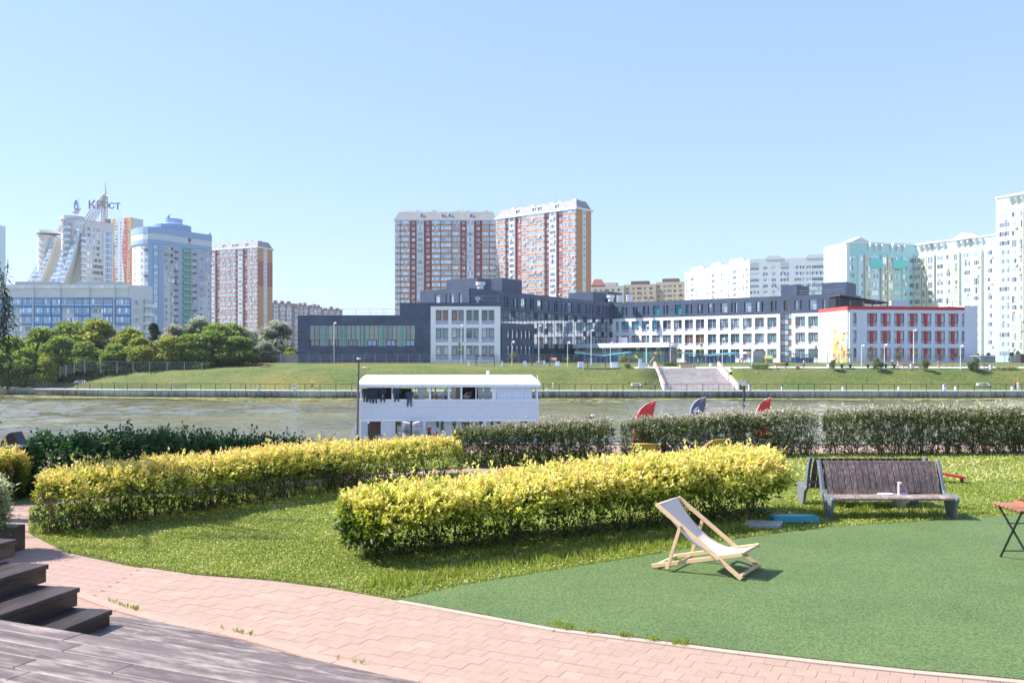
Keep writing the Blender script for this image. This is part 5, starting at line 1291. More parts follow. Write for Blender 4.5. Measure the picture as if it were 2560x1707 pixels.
bl2 = [(.0, .04, 'b'), (.045, .12, 'b'), (.125, .168, 'r'), (.17, .245, 'w'), (.25, .335, 'r'), (.34, .42, 'b'), (.425, .52, 'b'), (.525, .62, 'b'), (.625, .68, 'r'), (.685, .765, 'w'), (.77, .845, 'r'), (.85, .935, 'b'), (.94, .998, 'b')]
brick_block(r2, f2, 74.2, 24, bl2, 11.5)
def end_wall(root, f, depth, zt_, bands, nfl, fh=2.9):
    g = Fac(f.pt(f.L, 0), f.pt(f.L, -depth))
    for (a, b, m) in bands: g.mb(MB().box(0, g.L, -.14, 0, a, b), 'end_wall', m, root)
    g.mb(MB().box(g.L*.36, g.L*.60, -.3, 0, ZG-1, zt_), 'end_strip', white_b, root)
    for k in range(nfl):
        z = zt_-fh*(k+1)+1.0
        if z > ZG: g.put(rw(1.3, 1.5, 2), 'window', root, g.L*.42, z, .3)
    g.mb(MB().box(-.3, g.L+.6, -1.0, .2, 0, .9), 'cornice', whitep, root, z=zt_)
orange_w = mat('orange_end_render', (.58, .27, .13), .8, .04, .5)
end_wall(r2, f2, 11.5, 74.2, [(ZG-1, 74.2, orange_w)], 24)
f3 = Yfac(528, 614, 645, 598); r3 = bld('brick_tower', 'lone brick tower with red banded orange end wall beside the blue and white tower', -160, 606)
bl3 = [(.0, .095, 'w'), (.11, .205, 'r'), (.21, .33, 'b'), (.335, .44, 'b'), (.445, .545, 'b'), (.55, .595, 'r'), (.60, .69, 'w'), (.70, .795, 'r'), (.80, .90, 'b'), (.905, .998, 'b')]
brick_block(r3, f3, 75.4, 21, bl3, 14.5)
end_wall(r3, f3, 14.5, 75.4, [(ZG-1, 51, orange_w), (51.01, 67, mat('brick_red_render', (.42, .12, .09), .8)), (67.01, 75.4, orange_w)], 21)

# blue and white rounded tower ----------------------------------------------
r4 = bld('blue_white_tower', 'blue and white tower with rounded corner, green balconies and a round top', -150, 425)
blue = mat('light_blue_cladding', (.30, .44, .66), .5, .03, .3); blue_d = mat('mid_blue_cladding', (.44, .49, .64), .5, .03, .3); wt = mat('tower_white_cladding', (.62, .65, .72), .6, .03, .3)
f4 = Yfac(407, 412, 528, 436); 
# rounded corner: arc from the left face to the front face
arc = []
pA4 = Vector(((330-CX)/F*420, 420, 0)); pC4 = f4.p0
ctr = [pA4, Vector(((338-CX)/F*409, 409, 0)), Vector(((375-CX)/F*404, 404, 0)), pC4]
for i in range(9):
    s = i/8; q = Vector((0, 0, 0))
    for k, c in enumerate(ctr): q += c*(math.comb(3, k)*s**k*(1-s)**(3-k))
    arc.append(q)
poly = arc+[f4.p1, f4.pt(f4.L, -18), pA4+Vector((4, 22, 0))]
Z4 = 61.4
body(r4, poly, ZG-1, Z4, wt)
def band(polyA, z0, z1, off, m, name):
    b = MB(); n = len(polyA)
    P_ = []
    for i, p in enumerate(polyA):
        d = (polyA[min(i+1, n-1)]-polyA[max(i-1, 0)]).normalized(); P_.append(p+Vector((d.y, -d.x, 0))*off)
    for i in range(n-1):
        a, c = P_[i], P_[i+1]; b.add([(a.x, a.y, z0), (c.x, c.y, z0), (c.x, c.y, z1), (a.x, a.y, z1), (polyA[i].x, polyA[i].y, z0), (polyA[i+1].x, polyA[i+1].y, z0), (polyA[i+1].x, polyA[i+1].y, z1), (polyA[i].x, polyA[i].y, z1)], [(0, 1, 2, 3), (3, 2, 6, 7), (0, 4, 5, 1), (0, 3, 7, 4), (1, 5, 6, 2)])
    return b.build(name, m, r4, world=True)
line4 = arc+[f4.p1]
band(line4, Z4-2.6, Z4+.3, .5, blue, 'blue_band'); band(line4, Z4-5.3, Z4-2.61, .42, wt, 'white_band'); band(line4, Z4-7.2, Z4-5.31, .46, blue, 'blue_band')
fh = 2.9
# flat face: blue skin with white fields left as openings
def zone4(x, z): return 0
L4 = f4.L; zfl = lambda k: Z4-7.2-fh*(k+1)     # floor k bottom
wh = [(0.02*L4, .16*L4, ZG-1, zfl(3)+.4), (.16*L4, .30*L4, ZG-1, zfl(6)+.6), (.72*L4, .985*L4, ZG-1, zfl(6)-1.2), (.87*L4, .985*L4, zfl(6)-1.2, zfl(3)+1.5)]
wh2 = [(.22*L4, .31*L4, zfl(3)-.3, zfl(-1)-1.2), (.60*L4, .69*L4, zfl(3)-.3, zfl(-1)-1.2)]
f4.mb(panel(L4, ZG-1, Z4-7.21, wh+wh2, .25), 'blue_skin', blue_d, r4)
green_b = mat('mint_green_balcony', (.10, .42, .36), .6)
gb = MB().box(0, 5.6, -.35, 0, 0, 2.2, 0).box(0, 5.6, -1.0, -.35, 0, .25, 1).box(0, 3.4, -1.0, -.9, 0, 1.1, 1).box(3.6, 4.4, -.38, -.34, .3, 2.1, 2).box(4.5, 5.4, -.38, -.34, .3, 2.1, 1).mesh('balcony', [green_b, mat('pale_mint', (.28, .55, .48), .6), g_dark])
for k in range(17):
    z = zfl(k)
    if z < ZG: break
    f4.put(gb, 'balcony', r4, .385*L4, z+.4, .25)
    for x, nv, w_ in ((.06, 2, 1.5), (.17, 2, 1.5), (.25, 2, 1.3), (.63, 2, 1.3), (.78, 2, 1.5), (.93, 2, 1.5)):
        out = 0 if any(r[0] < x*L4 < r[1] and r[2] < z+1.2 < r[3] for r in wh+wh2) else .25
        if x in (.06, .93) and k in (0, 1, 2): f4.put(rw(3.6 if x == .93 else 5.0, 1.5, 4), 'window', r4, (x-.045)*L4 if x == .06 else .88*L4, z+.8, .25); continue
        if k in (4, 5) and x == .17: f4.put(rw(5.5, 1.5, 5), 'window', r4, .09*L4, z+.8, .25); continue
        if k in (4, 5) and x == .78: f4.put(rw(5.2, 1.5, 5), 'window', r4, .73*L4, z+.8, .25); continue
        if x in (.06,) and k in (4, 5): continue
        f4.put(rw(w_, 1.6, nv), 'window', r4, x*L4-.7, z+.8, out)
        if x in (.25, .63) and random.random() < .85: f4.put(ac_dk, 'air_conditioner', r4, x*L4+.1, z-.15, out+.02)
f4.mb(MB().add([(.49*L4, -.55, Z4-2.9), (.56*L4, -.55, Z4-2.9), (.525*L4, -.55, Z4-5.2), (.49*L4, -.5, Z4-2.9), (.56*L4, -.5, Z4-2.9), (.525*L4, -.5, Z4-5.2)], [(0, 2, 1), (3, 4, 5), (0, 1, 4, 3), (1, 2, 5, 4), (2, 0, 3, 5)]), 'triangle_opening', frame_d, r4)
# curved corner: blue column with window strip, white part with windows to the left
for i in range(8):
    g = Fac(arc[i], arc[i+1])
    if i >= 5: g.mb(MB().box(0, g.L, -.3, 0, ZG-1, Z4-7.2), 'blue_strip', blue, r4)
    for k in range(19):
        z = zfl(k)
        if z < ZG: break
        if i == 6: g.put(rw(round(g.L-.6, 1), 1.6 if k < 6 else 2.4, 4), 'window', r4, .3, z+.7, .3)
        elif i in (1, 3, 4): g.put(rw(1.3, 1.6, 2), 'window', r4, g.L/2-.6, z+.8, 0)
        if i == 4 and random.random() < .4: g.put(ac_dk, 'air_conditioner', r4, g.L/2, z-.2, .05)
def cyl(px, Y, r_, z0, z1, m, root, name): return MB().disc((0, 0), r_, 0, z1-z0, 28).build(name, m, root, ((px-CX)/F*Y-root.location.x, Y-root.location.y, z0-root.location.z))
cyl(430, 432, 8.6, Z4-.2, 65.4, blue, r4, 'round_storey'); cyl(433, 434, 4.1, 65.3, 67.2, wt, r4, 'round_storey'); cyl(433, 434, 4.2, 67.2, 68.9, blue, r4, 'round_storey')
for px, Y in ((523, 442), (421, 432)):
    q = at(px, 0, Y); z = 68.9 if px == 421 else Z4+.3; MB().add([(0, 0, 0), (1.8, 0, 0), (1.8, 0, 2.2), (0, .3, 0), (1.8, .3, 0), (1.8, .3, 2.2)], [(0, 1, 2), (3, 5, 4), (0, 3, 4, 1), (1, 4, 5, 2), (2, 5, 3, 0)]).build('roof_fin', metal_g, r4, (q.x-r4.location.x-1.2, Y-r4.location.y, z-ZG))

# coloured tower with the sign -----------------------------------------------
r5 = bld('striped_tower', 'tall white tower with wavy yellow and red stripes carrying a blue rooftop sign', -400, 800)
f5 = Yfac(202, 822, 328, 800); Z5 = 126.5
body(r5, f5.foot(14), ZG-1, Z5, wt)
ye, rd, nv_ = mat('tower_yellow', (.62, .40, .08), .6), mat('tower_red', (.62, .11, .075), .6), mat('tower_navy', (.03, .035, .06), .6)
def wavy(px0, px1, m, z0, z1, amp, ph, out, name, seed=0):
    n = 24; b = MB(); a0, a1 = f5.s_(px0), f5.s_(px1)
    for i in range(n+1):
        z = z0+(z1-z0)*i/n; o0 = amp*math.sin(z*.11+ph); o1 = amp*math.sin(z*.09+ph+1.2)
        b.v += [(a0+o0, -out, z), (a1+o1, -out, z), (a0+o0, 0, z), (a1+o1, 0, z)]
    for i in range(n):
        k = i*4; b.f += [(k, k+1, k+5, k+4), (k, k+4, k+6, k+2), (k+1, k+3, k+7, k+5)]; b.m += [0, 0, 0]
    f5.mb(b, name, m, r5)
wavy(277, 287, ye, ZG, Z5, 1.0, .3, .10, 'yellow_stripe'); wavy(281, 286, rd, ZG, 96, 1.1, .8, .13, 'red_stripe'); wavy(308, 331, rd, ZG, Z5, 1.2, .2, .10, 'red_stripe'); wavy(319, 327, ye, 70, Z5, .8, 2.2, .13, 'yellow_stripe')
f5.mb(MB().box(f5.s_(264), f5.s_(276), -.12, 0, 112, Z5), 'navy_field', nv_, r5); f5.mb(MB().box(f5.s_(200), f5.s_(222), -.12, 0, 112, Z5), 'red_field', rd, r5)
for k in range(26):
    z = Z5-4.5-2.9*k
    for px, w_ in ((268, 1.6), (281, 1.8), (291, 3.0), (302, 1.8), (312, 1.8), (322, 1.8)):
        f5.put(rw(w_, 1.6, 2), 'window', r5, f5.s_(px)-w_/2, z, .15 if px not in (291, 302) else .0)
sign = thing('rooftop_sign', 'big dark blue letters of the rooftop sign on the striped tower', 'sign', (f5.pt(0).x, f5.pt(0).y, Z5))
navy = mat('sign_blue', (.008, .045, .22), .5)
def letter(ch, px0, px1, y0, y1):
    cu = bpy.data.curves.new('letter', 'FONT'); cu.body = ch; cu.size = 10; cu.extrude = .25; cu.offset = .12; tmp = bpy.data.objects.new('tmp', cu); COL.objects.link(tmp)
    dg = bpy.context.evaluated_depsgraph_get(); me = bpy.data.meshes.new_from_object(tmp.evaluated_get(dg)); bpy.data.objects.remove(tmp)
    co = np.empty(len(me.vertices)*3); me.vertices.foreach_get('co', co); co = co.reshape(-1, 3); lo, hi = co.min(0), co.max(0)
    a0, a1 = f5.s_(px0), f5.s_(px1); z0_, z1_ = f5.z_((px0+px1)/2, y1), f5.z_((px0+px1)/2, y0)
    x = (co[:, 0]-lo[0])/(hi[0]-lo[0])*(a1-a0); z = (co[:, 1]-lo[1])/(hi[1]-lo[1])*(z1_-z0_); y = co[:, 2]
    me.vertices.foreach_set('co', np.stack([x, y, z], 1).reshape(-1)); me.update(); me.materials.clear(); me.materials.append(navy)
    f5.put(me, 'letter', sign, a0, z0_, .2)
for ch, a, b, c, d in (('К', 222.5, 240, 501, 522), ('Р', 243, 256, 502, 522.5), ('О', 257, 272, 505, 522), ('С', 273, 287, 506.5, 522.5), ('Т', 288, 301.5, 507.5, 524)): letter(ch, a, b, c, d)
b = MB()
for px in range(222, 304, 8): b.tube((f5.s_(px), .3, 0), (f5.s_(px), .3, 7.5), .1, n=4)
for z in (1.5, 4, 6.5): b.bar((f5.s_(222), .3, z), (f5.s_(302), .3, z), .12, .12)
tag(f5.mb(b, 'sign_lattice', metal_w, sign, z=Z5), kind='stuff')
lg = thing('rooftop_logo', 'light blue drop shaped emblem with a hollow middle on the roof left of the sign', 'sign', tuple(at(190, 526, 812)))
b = MB(); n = 20; rg = []
for i in range(n):
    a = 2*PI*i/n; rx = 2.6*(1-.25*math.sin(a)) ; rg.append((rx*math.cos(a), 6.6+7.2*math.sin(a)))
for i in range(n):
    x, z = rg[i]; b.v += [(x, -.4, z), (x*.42, -.4, 5.4+(z-6.6)*.34), (x, .4, z), (x*.42, .4, 5.4+(z-6.6)*.34)]
for i in range(n):
    j = (i+1) % n; b.f += [(i*4, i*4+1, j*4+1, j*4), (i*4+2, j*4+2, j*4+3, i*4+3), (i*4, j*4, j*4+2, i*4+2), (i*4+1, i*4+3, j*4+3, j*4+1)]; b.m += [0]*4
b.build('ring', mat('logo_blue', (.04, .34, .75), .5), lg, fix=True); lg.scale = (.68, .68, .68)

# sail shaped cream tower ------------------------------------------------------
r6 = bld('sail_tower', 'cream stepped tower with two slanting glass sails and steel lattice masts', -205, 433)
YS = 433
def sp_(px, py, Y=YS): return at(px, py, Y)
fS = Fac(sp_(213, 0), sp_(283, 0, 447)); zS = lambda py: ZC+(HY-py)/F*YS
body(r6, fS.foot(16), ZG-1, zS(549), cream)
body(r6, [sp_(160, 0), sp_(213.2, 0), sp_(213.2, 0, 452), sp_(160, 0, 452)], ZG-1, zS(549), cream)
cyl(182, 441, 5.0, ZG, zS(545), cream, r6, 'round_turret'); cyl(181, 441, 5.6, zS(545), zS(536), whitep, r6, 'round_turret_rim')
cyl(118, 450, 4.4, ZG, zS(575)-.5, cream, r6, 'round_turret'); cyl(121, 450, 5.8, zS(573), zS(566), whitep, r6, 'round_turret_rim')
body(r6, [sp_(104, 0, 447), sp_(158, 0, 447), sp_(158, 0, 460), sp_(104, 0, 460)], ZG-1, zS(582), cream)
# sails: curved wedge walls with glazed fronts
def sail(base_px, top_px, width, top_py, root, Y, lean, bot=722, rows=12, cols_=4):
    zt_, zb_ = ZC+(HY-top_py)/F*Y, ZC+(HY-bot)/F*Y; n = rows
    xb, xt = (base_px-CX)/F*Y, (top_px-CX)/F*Y; W_ = width/F*Y
    def xp(t): return xt+(xb-xt)*(t**1.35)
    def yp(t): return Y-2.2-lean*t**1.3
    for i in range(n):
        for j in range(cols_):
            t0, t1 = i/n, (i+1)/n; z0_, z1_ = zt_+(zb_-zt_)*t0, zt_+(zb_-zt_)*t1
            f0, f1 = j/cols_, (j+1)/cols_
            w0, w1 = W_*(.62+.38*t0), W_*(.62+.38*t1)
            a = Vector((xp(t0)+w0*(f0-1), yp(t0)+1.0*(1-f0), z0_)); b_ = Vector((xp(t0)+w0*(f1-1), yp(t0)+1.0*(1-f1), z0_)); c = Vector((xp(t1)+w1*(f1-1), yp(t1)+1.0*(1-f1), z1_)); d = Vector((xp(t1)+w1*(f0-1), yp(t1)+1.0*(1-f0), z1_))
            m_ = MB(); e_ = .07
            cc = (a+b_+c+d)/4; q = [cc+(p-cc)*.88+Vector((0, .12, 0)) for p in (a, b_, c, d)]
            m_.add([d, c, b_, a]+[q[3], q[2], q[1], q[0]], [(0, 1, 5, 4), (1, 2, 6, 5), (2, 3, 7, 6), (3, 0, 4, 7)], 0); m_.add([q[3], q[2], q[1], q[0]], [(0, 1, 2, 3)], 1)
            m_.build('sail_window', [whitep, random.choice((g_sky, g_pale, g_mid, g_sky))], root, world=True)
    # solid flank behind the glazing
    v_ = []
    for i in range(n+1):
        t = i/n; z = zt_+(zb_-zt_)*t; w = W_*(.62+.38*t)
        v_ += [(xp(t)+.5, yp(t)-.15, z), (xp(t)+.5, Y+7, z), (xp(t)-w-.2, yp(t)+1.2, z), (xp(t)-w-.2, Y+7, z), (xp(t)-.1, yp(t)-.15, z)]
    fs = []
    for i in range(n):
        k = i*5; fs += [(k, k+5, k+6, k+1), (k+2, k+3, k+8, k+7), (k+4, k+9, k+5, k), (k+2, k+7, k+9, k+4)] if False else [(k, k+5, k+6, k+1), (k+2, k+3, k+8, k+7), (k+4, k+9, k+5, k)]
    fs.append((0, 1, 3, 2)); MB().add(v_, fs).build('sail_wall', cream, root, world=True)
sail(172, 206, 20, 563, r6, 433, 5); sail(111, 142, 19, 595, r6, 447, 5); sail(152, 176, 24, 612, r6, 437, 4, rows=9, cols_=3); sail(93, 117, 20, 634, r6, 451, 4, rows=8, cols_=3)
bm_ = MB().box(0, 5.5, -1.3, 0, 0, 1.1, 0).box(.2, 5.3, -.5, 0, 1.1, 2.6, 1).mesh('balcony', [whitep, g_mid])
for k in range(8): inst(bm_, 'balcony', r6, at(158.5, 0, 432).to_2d().to_3d()+Vector((0, 0, zS(572+k*15.4))), world=True, scale=(.62, 1, 1))
for k in range(4): inst(bm_, 'balcony', r6, at(99.5, 0, 446.5).to_2d().to_3d()+Vector((0, 0, zS(604+k*15.4))), world=True, scale=(.6, 1, 1))
for k in range(9):
    z = zS(576+k*15.4); 
    if k > 0: fS.put(bm_, 'balcony', r6, -2.6, z-1.6, 0, (.45, 1, 1))
    for px, w_, nv in ((222, 1.8, 2), (235, .9, 1), (245, 1.8, 2)):
        if k < 5: fS.put(rw(w_, 1.8, nv), 'window', r6, fS.s_(px)-w_/2, z, 0)
    if k >= 5: fS.put(rw(3.4, 1.8, 4), 'window', r6, fS.s_(213)+.3, z, .0); fS.put(rw(5.6, 1.8, 5), 'window', r6, fS.s_(232), z, .0)
    fS.put(win(4.2, 2.5, 4, 0, frame_w, None, .12, gms=(glassmat('bay_glass', (.32, .50, .64), .04), glassmat('bay_glass_dark', (.16, .28, .40), .04), MATS['bay_glass'] if 'bay_glass' in MATS else g_pale)), 'window', r6, fS.s_(260), z-1.6, .5)
fS.mb(MB().box(fS.s_(257), fS.s_(281), -.5, 0, ZG, zS(570)), 'bay', white_b, r6)
# steel lattice masts
def lattice(root, base, tip, height_pts, nseg, w_):
    b = MB()
    def chord(p, q, r_): b.tube(p, q, r_, n=4)
    for off in ((0, 0), (0, 2.2)):
        P0 = [base[0].lerp(base[1], i/nseg)+Vector((0, off[1], 0)) for i in range(nseg+1)]; P1 = [tip[0].lerp(tip[1], i/nseg)+Vector((0, off[1], 0)) for i in range(nseg+1)]
        for i in range(nseg):
            chord(P0[i], P0[i+1], w_); chord(P1[i], P1[i+1], w_); chord(P0[i], P1[i], w_*.6); chord(P0[i], P1[i+1], w_*.6)
    return b
lat_m = mat('pale_rusty_steel', (.52, .40, .34), .6)
lb = lattice(r6, (sp_(212, 545), sp_(262, 485)), (sp_(216, 552), sp_(262, 490)), None, 10, .16)
lb.path([sp_(212, 545), sp_(232, 512), sp_(264, 482)], .18, 4)
v_ = lb.v; tag(lb.build('roof_lattice', lat_m, r6, world=True), kind='stuff')
lb = lattice(r6, (sp_(252, 555), sp_(258, 492)), (sp_(262.5, 556), sp_(264, 490)), None, 12, .17); tag(lb.build('mast_lattice', lat_m, r6, world=True), kind='stuff')
lb = lattice(r6, (sp_(226, 552), sp_(256, 502)), (sp_(232, 553), sp_(257, 508)), None, 9, .12); tag(lb.build('mast_lattice', lat_m, r6, world=True), kind='stuff')
lb = lattice(r6, (sp_(143, 576), sp_(162, 547)), (sp_(149, 580), sp_(164, 553)), None, 7, .14); tag(lb.build('mast_lattice', lat_m, r6, world=True), kind='stuff')
lb = lattice(r6, (sp_(180, 532), sp_(196, 516)), (sp_(188, 534), sp_(197, 520)), None, 6, .14); tag(lb.build('mast_lattice', lat_m, r6, world=True), kind='stuff')
mast = MB().tube(sp_(263.5, 492), sp_(263.5, 454), .22, .08, 5).build('mast', lat_m, r6, world=True); MB().tube(sp_(266, 485), sp_(266, 468), .12, .05, 5).build('mast', lat_m, r6, world=True); MB().tube(sp_(196.5, 530), sp_(196.5, 493), .18, .07, 5).build('mast', lat_m, r6, world=True)

# low blue apartment block -------------------------------------------------------
r7 = bld('blue_glazed_block', 'low white apartment block with blue glazed loggias behind the trees', -140, 303)
f7 = Yfac(-60, 303, 322, 303); Z7 = ZC+(HY-712)/F*303; bl_f = mat('strong_blue_frame', (.05, .26, .60), .5)
body(r7, f7.foot(16), ZG-1, Z7-.8, wt)
segs = [(-60, 63), (63, 88), (88, 128), (128, 154), (154, 190), (190, 226), (226, 262), (262, 290), (290, 322)]
for k, (a, b) in enumerate(segs):
    x0, x1 = f7.s_(a), f7.s_(b); o = .9 if k % 2 else .25
    f7.mb(MB().box(x0+.02, x1-.02, -o, 0, Z7-4.3, Z7-.02), 'parapet', white_b, r7); f7.mb(MB().box(x0+.01, x1-.01, -o-.35, 0, Z7-1.3, Z7), 'cornice', whitep, r7)
whites = {(2, 1): 0}
colsp = [(-40, 12, 4), (22, 57, 3), (57, 83, 2), (88, 110, 2), (110, 130, 2), (131, 154, 2), (155, 188, 3), (188, 208, 2), (208, 226, 2), (226, 260, 3), (260, 284, 2), (291, 328, 3)]
for j in range(6):
    z1_ = Z7-4.5-j*2.9; z0_ = z1_-2.85
    for ci, (a, b, n) in enumerate(colsp):
        x0, x1 = f7.s_(a), f7.s_(b); W_ = x1-x0
        is_white = (j >= 1 and ci in (1, 6, 9)) or (j >= 3 and ci in (2, 10, 5, 11, 7, 8)) or j >= 5
        if is_white:
            for q in range(2): f7.put(rw(1.4, 1.6, 2), 'window', r7, x0+W_*(.22+.42*q), z0_+.8, 0); (random.random() < .5) and f7.put(ac_me, 'air_conditioner', r7, x0+W_*(.3+.42*q), z0_+.1, .05)
            continue
        m_ = MB(); m_.box(0, W_, -.7, 0, 0, .5, 0).box(0, W_, -.7, 0, 2.6, 2.85, 0).box(.0, .18, -.72, 0, .28, 2.7, 0).box(W_-.18, W_, -.72, 0, .28, 2.7, 0)
        nn = max(3, round(W_/.75)); low = random.random() < .7 or j == 0
        lowg = random.choice((whitep, mat('pale_blue_infill', (.52, .62, .75), .5)))
        for q in range(nn):
            xa, xb = .18+(W_-.36)*q/nn, .18+(W_-.36)*(q+1)/nn
            m_.box(xa-.04, xa+.04, -.71, -.6, .28, 2.7, 0); m_.add([(xa, -.65, .28), (xb, -.65, .28), (xb, -.65, 1.0), (xa, -.65, 1.0)], [(0, 1, 2, 3)], 1 if low else 2)
            m_.add([(xa, -.65, 1.0), (xb, -.65, 1.0), (xb, -.65, 2.7), (xa, -.65, 2.7)], [(0, 1, 2, 3)], random.choice((2, 3, 4, 2)))
        m_.box(.18, W_-.18, -.7, -.62, .96, 1.04, 0)
        f7.mb(m_, 'loggia', [bl_f, lowg, g_mid, g_pale, g_sky], r7, z=z0_, a=x0)
for px in (85.5, 287): f7.mb(MB().tube((f7.s_(px), -.75, ZG), (f7.s_(px), -.75, Z7-4.4), .22, n=6), 'downpipe', metal_w, r7)
for px in (60, 215): f7.mb(MB().box(0, 14, 2, 8, 0, 2.0), 'roof_room', cream, r7, z=Z7-.8, a=f7.s_(px)-4)
f7b = Fac(f7.p1, f7.p1+Vector((4.5, 8, 0)))
f7b.mb(MB().box(0, f7b.L, -.3, 0, ZG, Z7), 'side_wall', white_b, r7)
for j in range(5): f7b.put(rw(2.4, 1.6, 3), 'window', r7, 1.5, Z7-6.5-j*2.9, .3); f7b.put(bm_, 'balcony', r7, 5.5, Z7-7.2-j*2.9, .3, (.6, 1, 1))

# far brown blocks -----------------------------------------------------------------
r8 = bld('brown_block', 'distant brown and cream banded apartment blocks left of the school', -520, 1200)
bn1, bn2 = mat('brown_render', (.20, .12, .13), .8), mat('tan_render', (.48, .38, .32), .8)
for (a, b, top, Y) in ((680, 735, 757, 1180), (735, 773, 763, 1190), (773, 806, 766, 1200), (806, 856, 773, 1210)):
    f = Yfac(a, Y, b, Y+12); z1_ = ZC+(HY-top)/F*Y
    body(r8, f.foot(20), ZG-1, z1_, bn1)
    for k in range(18):
        z = z1_-4-2.95*k
        f.mb(MB().box(.5, f.L-.5, -.4, 0, 0, 1.0), 'band', bn2 if (k % 2 or a >= 773) else bn1, r8, z=z-.9)
        for q in range(3): f.put(rw(f.L*.2, 1.6, 3), 'window', r8, f.L*(.08+.3*q), z, .05)
    for q in range(3): f.mb(MB().box(0, f.L*.16, 2, 8, 0, random.uniform(2, 5)), 'roof_unit', bn1, r8, z=z1_-.1, a=f.L*(.1+.3*q))

# white blocks at right --------------------------------------------------------------
r9 = bld('white_block', 'white apartment block with stepped gables behind the long school wing', 110, 470)
whb = mat('bright_white_render', (.72, .72, .74), .7, .02, .3)
f9 = Yfac(1713, 510, 1875, 447); f9b = Yfac(1875.2, 447, 2070, 437)
def holes_facade(root, f, z1_, nfl, cols_, fh=2.9, m=whb, depth=12, dz=1.0, cap=3.5, skin=.22, ac=.12):
    rects = []; W_ = []
    for k in range(nfl):
        z = z1_-cap-fh*(k+1)+dz
        if z < ZG+.5: break
        for (fr, w_, nv) in cols_: rects.append((fr*f.L-w_/2, fr*f.L+w_/2, z, z+1.6)); W_.append(nv)
    body(root, f.foot(depth), ZG-1, z1_-.05, m)
    f.mb(panel(f.L, ZG-1, z1_, rects, skin), 'front', m, root)
    for r, nv in zip(rects, W_):
        f.put(rw(r[1]-r[0], 1.6, nv), 'window', root, r[0], r[2], .03)
        if random.random() < ac: f.put(ac_me, 'air_conditioner', root, r[0]+.6, r[2]-.75, skin)
Z9 = 51.2
holes_facade(r9, f9, Z9, 9, [(.025, 1.6, 2), (.065, .8, 1), (.13, 3.2, 4), (.20, .9, 1), (.245, 1.0, 1), (.29, 1.0, 1), (.355, .8, 1), (.385, 1.2, 1), (.47, 3.2, 4), (.545, 1.0, 1), (.60, 1.1, 1), (.665, .8, 1), (.70, 1.2, 1), (.79, 3.2, 4), (.865, 1.0, 1), (.915, 1.0, 1), (.965, 1.8, 2)])
holes_facade(r9, f9b, Z9+.3, 9, [(.06, 4.2, 5), (.20, 2.2, 3), (.31, 2.2, 3), (.45, 4.0, 5), (.62, 3.4, 4), (.69, 1.2, 1), (.755, 2.2, 3), (.87, 5.4, 6), (.96, 2.0, 2)])
for f, (a, b) in ((f9, (.10, .32)), (f9, (.44, .60)), (f9, (.72, .92)), (f9b, (.2, .42)), (f9b, (.72, .98))):
    f.mb(MB().box(a*f.L, b*f.L, -.4, .3, 0, 1.1).box(a*f.L+1, b*f.L-1, -.4, .3, 1.1, 1.8), 'stepped_gable', whb, r9, z=Z9-.1)
for a in (.06, .45): f9b.mb(MB().box((a-.055)*f9b.L, (a+.055)*f9b.L, -.23, -.21, Z9-4, Z9-1.5), 'recess', mat('pale_grey_recess', (.5, .53, .6), .7), r9)
r10 = bld('cream_block', 'cream apartment block seen between the brick towers and the white block', 80, 580)
cr1 = mat('tan_cream_render', (.58, .47, .33), .8); cr2 = mat('pale_cream_render', (.62, .57, .50), .8)
for (a, b, top, Y, m) in ((1479, 1560, 716, 585, cr2), (1560, 1640, 712, 580, cr1), (1640, 1712, 706, 575, cr1)):
    f = Yfac(a, Y, b, Y-6); holes_facade(r10, f, ZC+(HY-top)/F*Y, 4, [(.12, 2, 2), (.3, 1.6, 2), (.48, 3, 4), (.66, 1.6, 2), (.85, 2, 2)], m=m, cap=1.5, fh=3.0)
    f.mb(MB().box(f.L*.2, f.L*.75, 2, 8, 0, 2.4), 'roof_room', bn1 if a > 1500 else cr2, r10, z=ZC+(HY-top)/F*Y-.1)
f = Yfac(1479, 570, 1515, 570); z_ = ZC+(HY-714)/F*570
MB().add([(f.p0.x, 570, z_), (f.p1.x, 570, z_), (f.p1.x, 580, z_), (f.p0.x, 580, z_), (f.p0.x+2, 573, z_+4.2), (f.p1.x-2.5, 573, z_+4.2), (f.p1.x-2.5, 578, z_+4.2), (f.p0.x+2, 578, z_+4.2)], [(0, 1, 5, 4), (1, 2, 6, 5), (2, 3, 7, 6), (3, 0, 4, 7), (4, 5, 6, 7)]).build('red_roof', mat('dusty_red_roof', (.32, .12, .10), .8), r10, world=True)
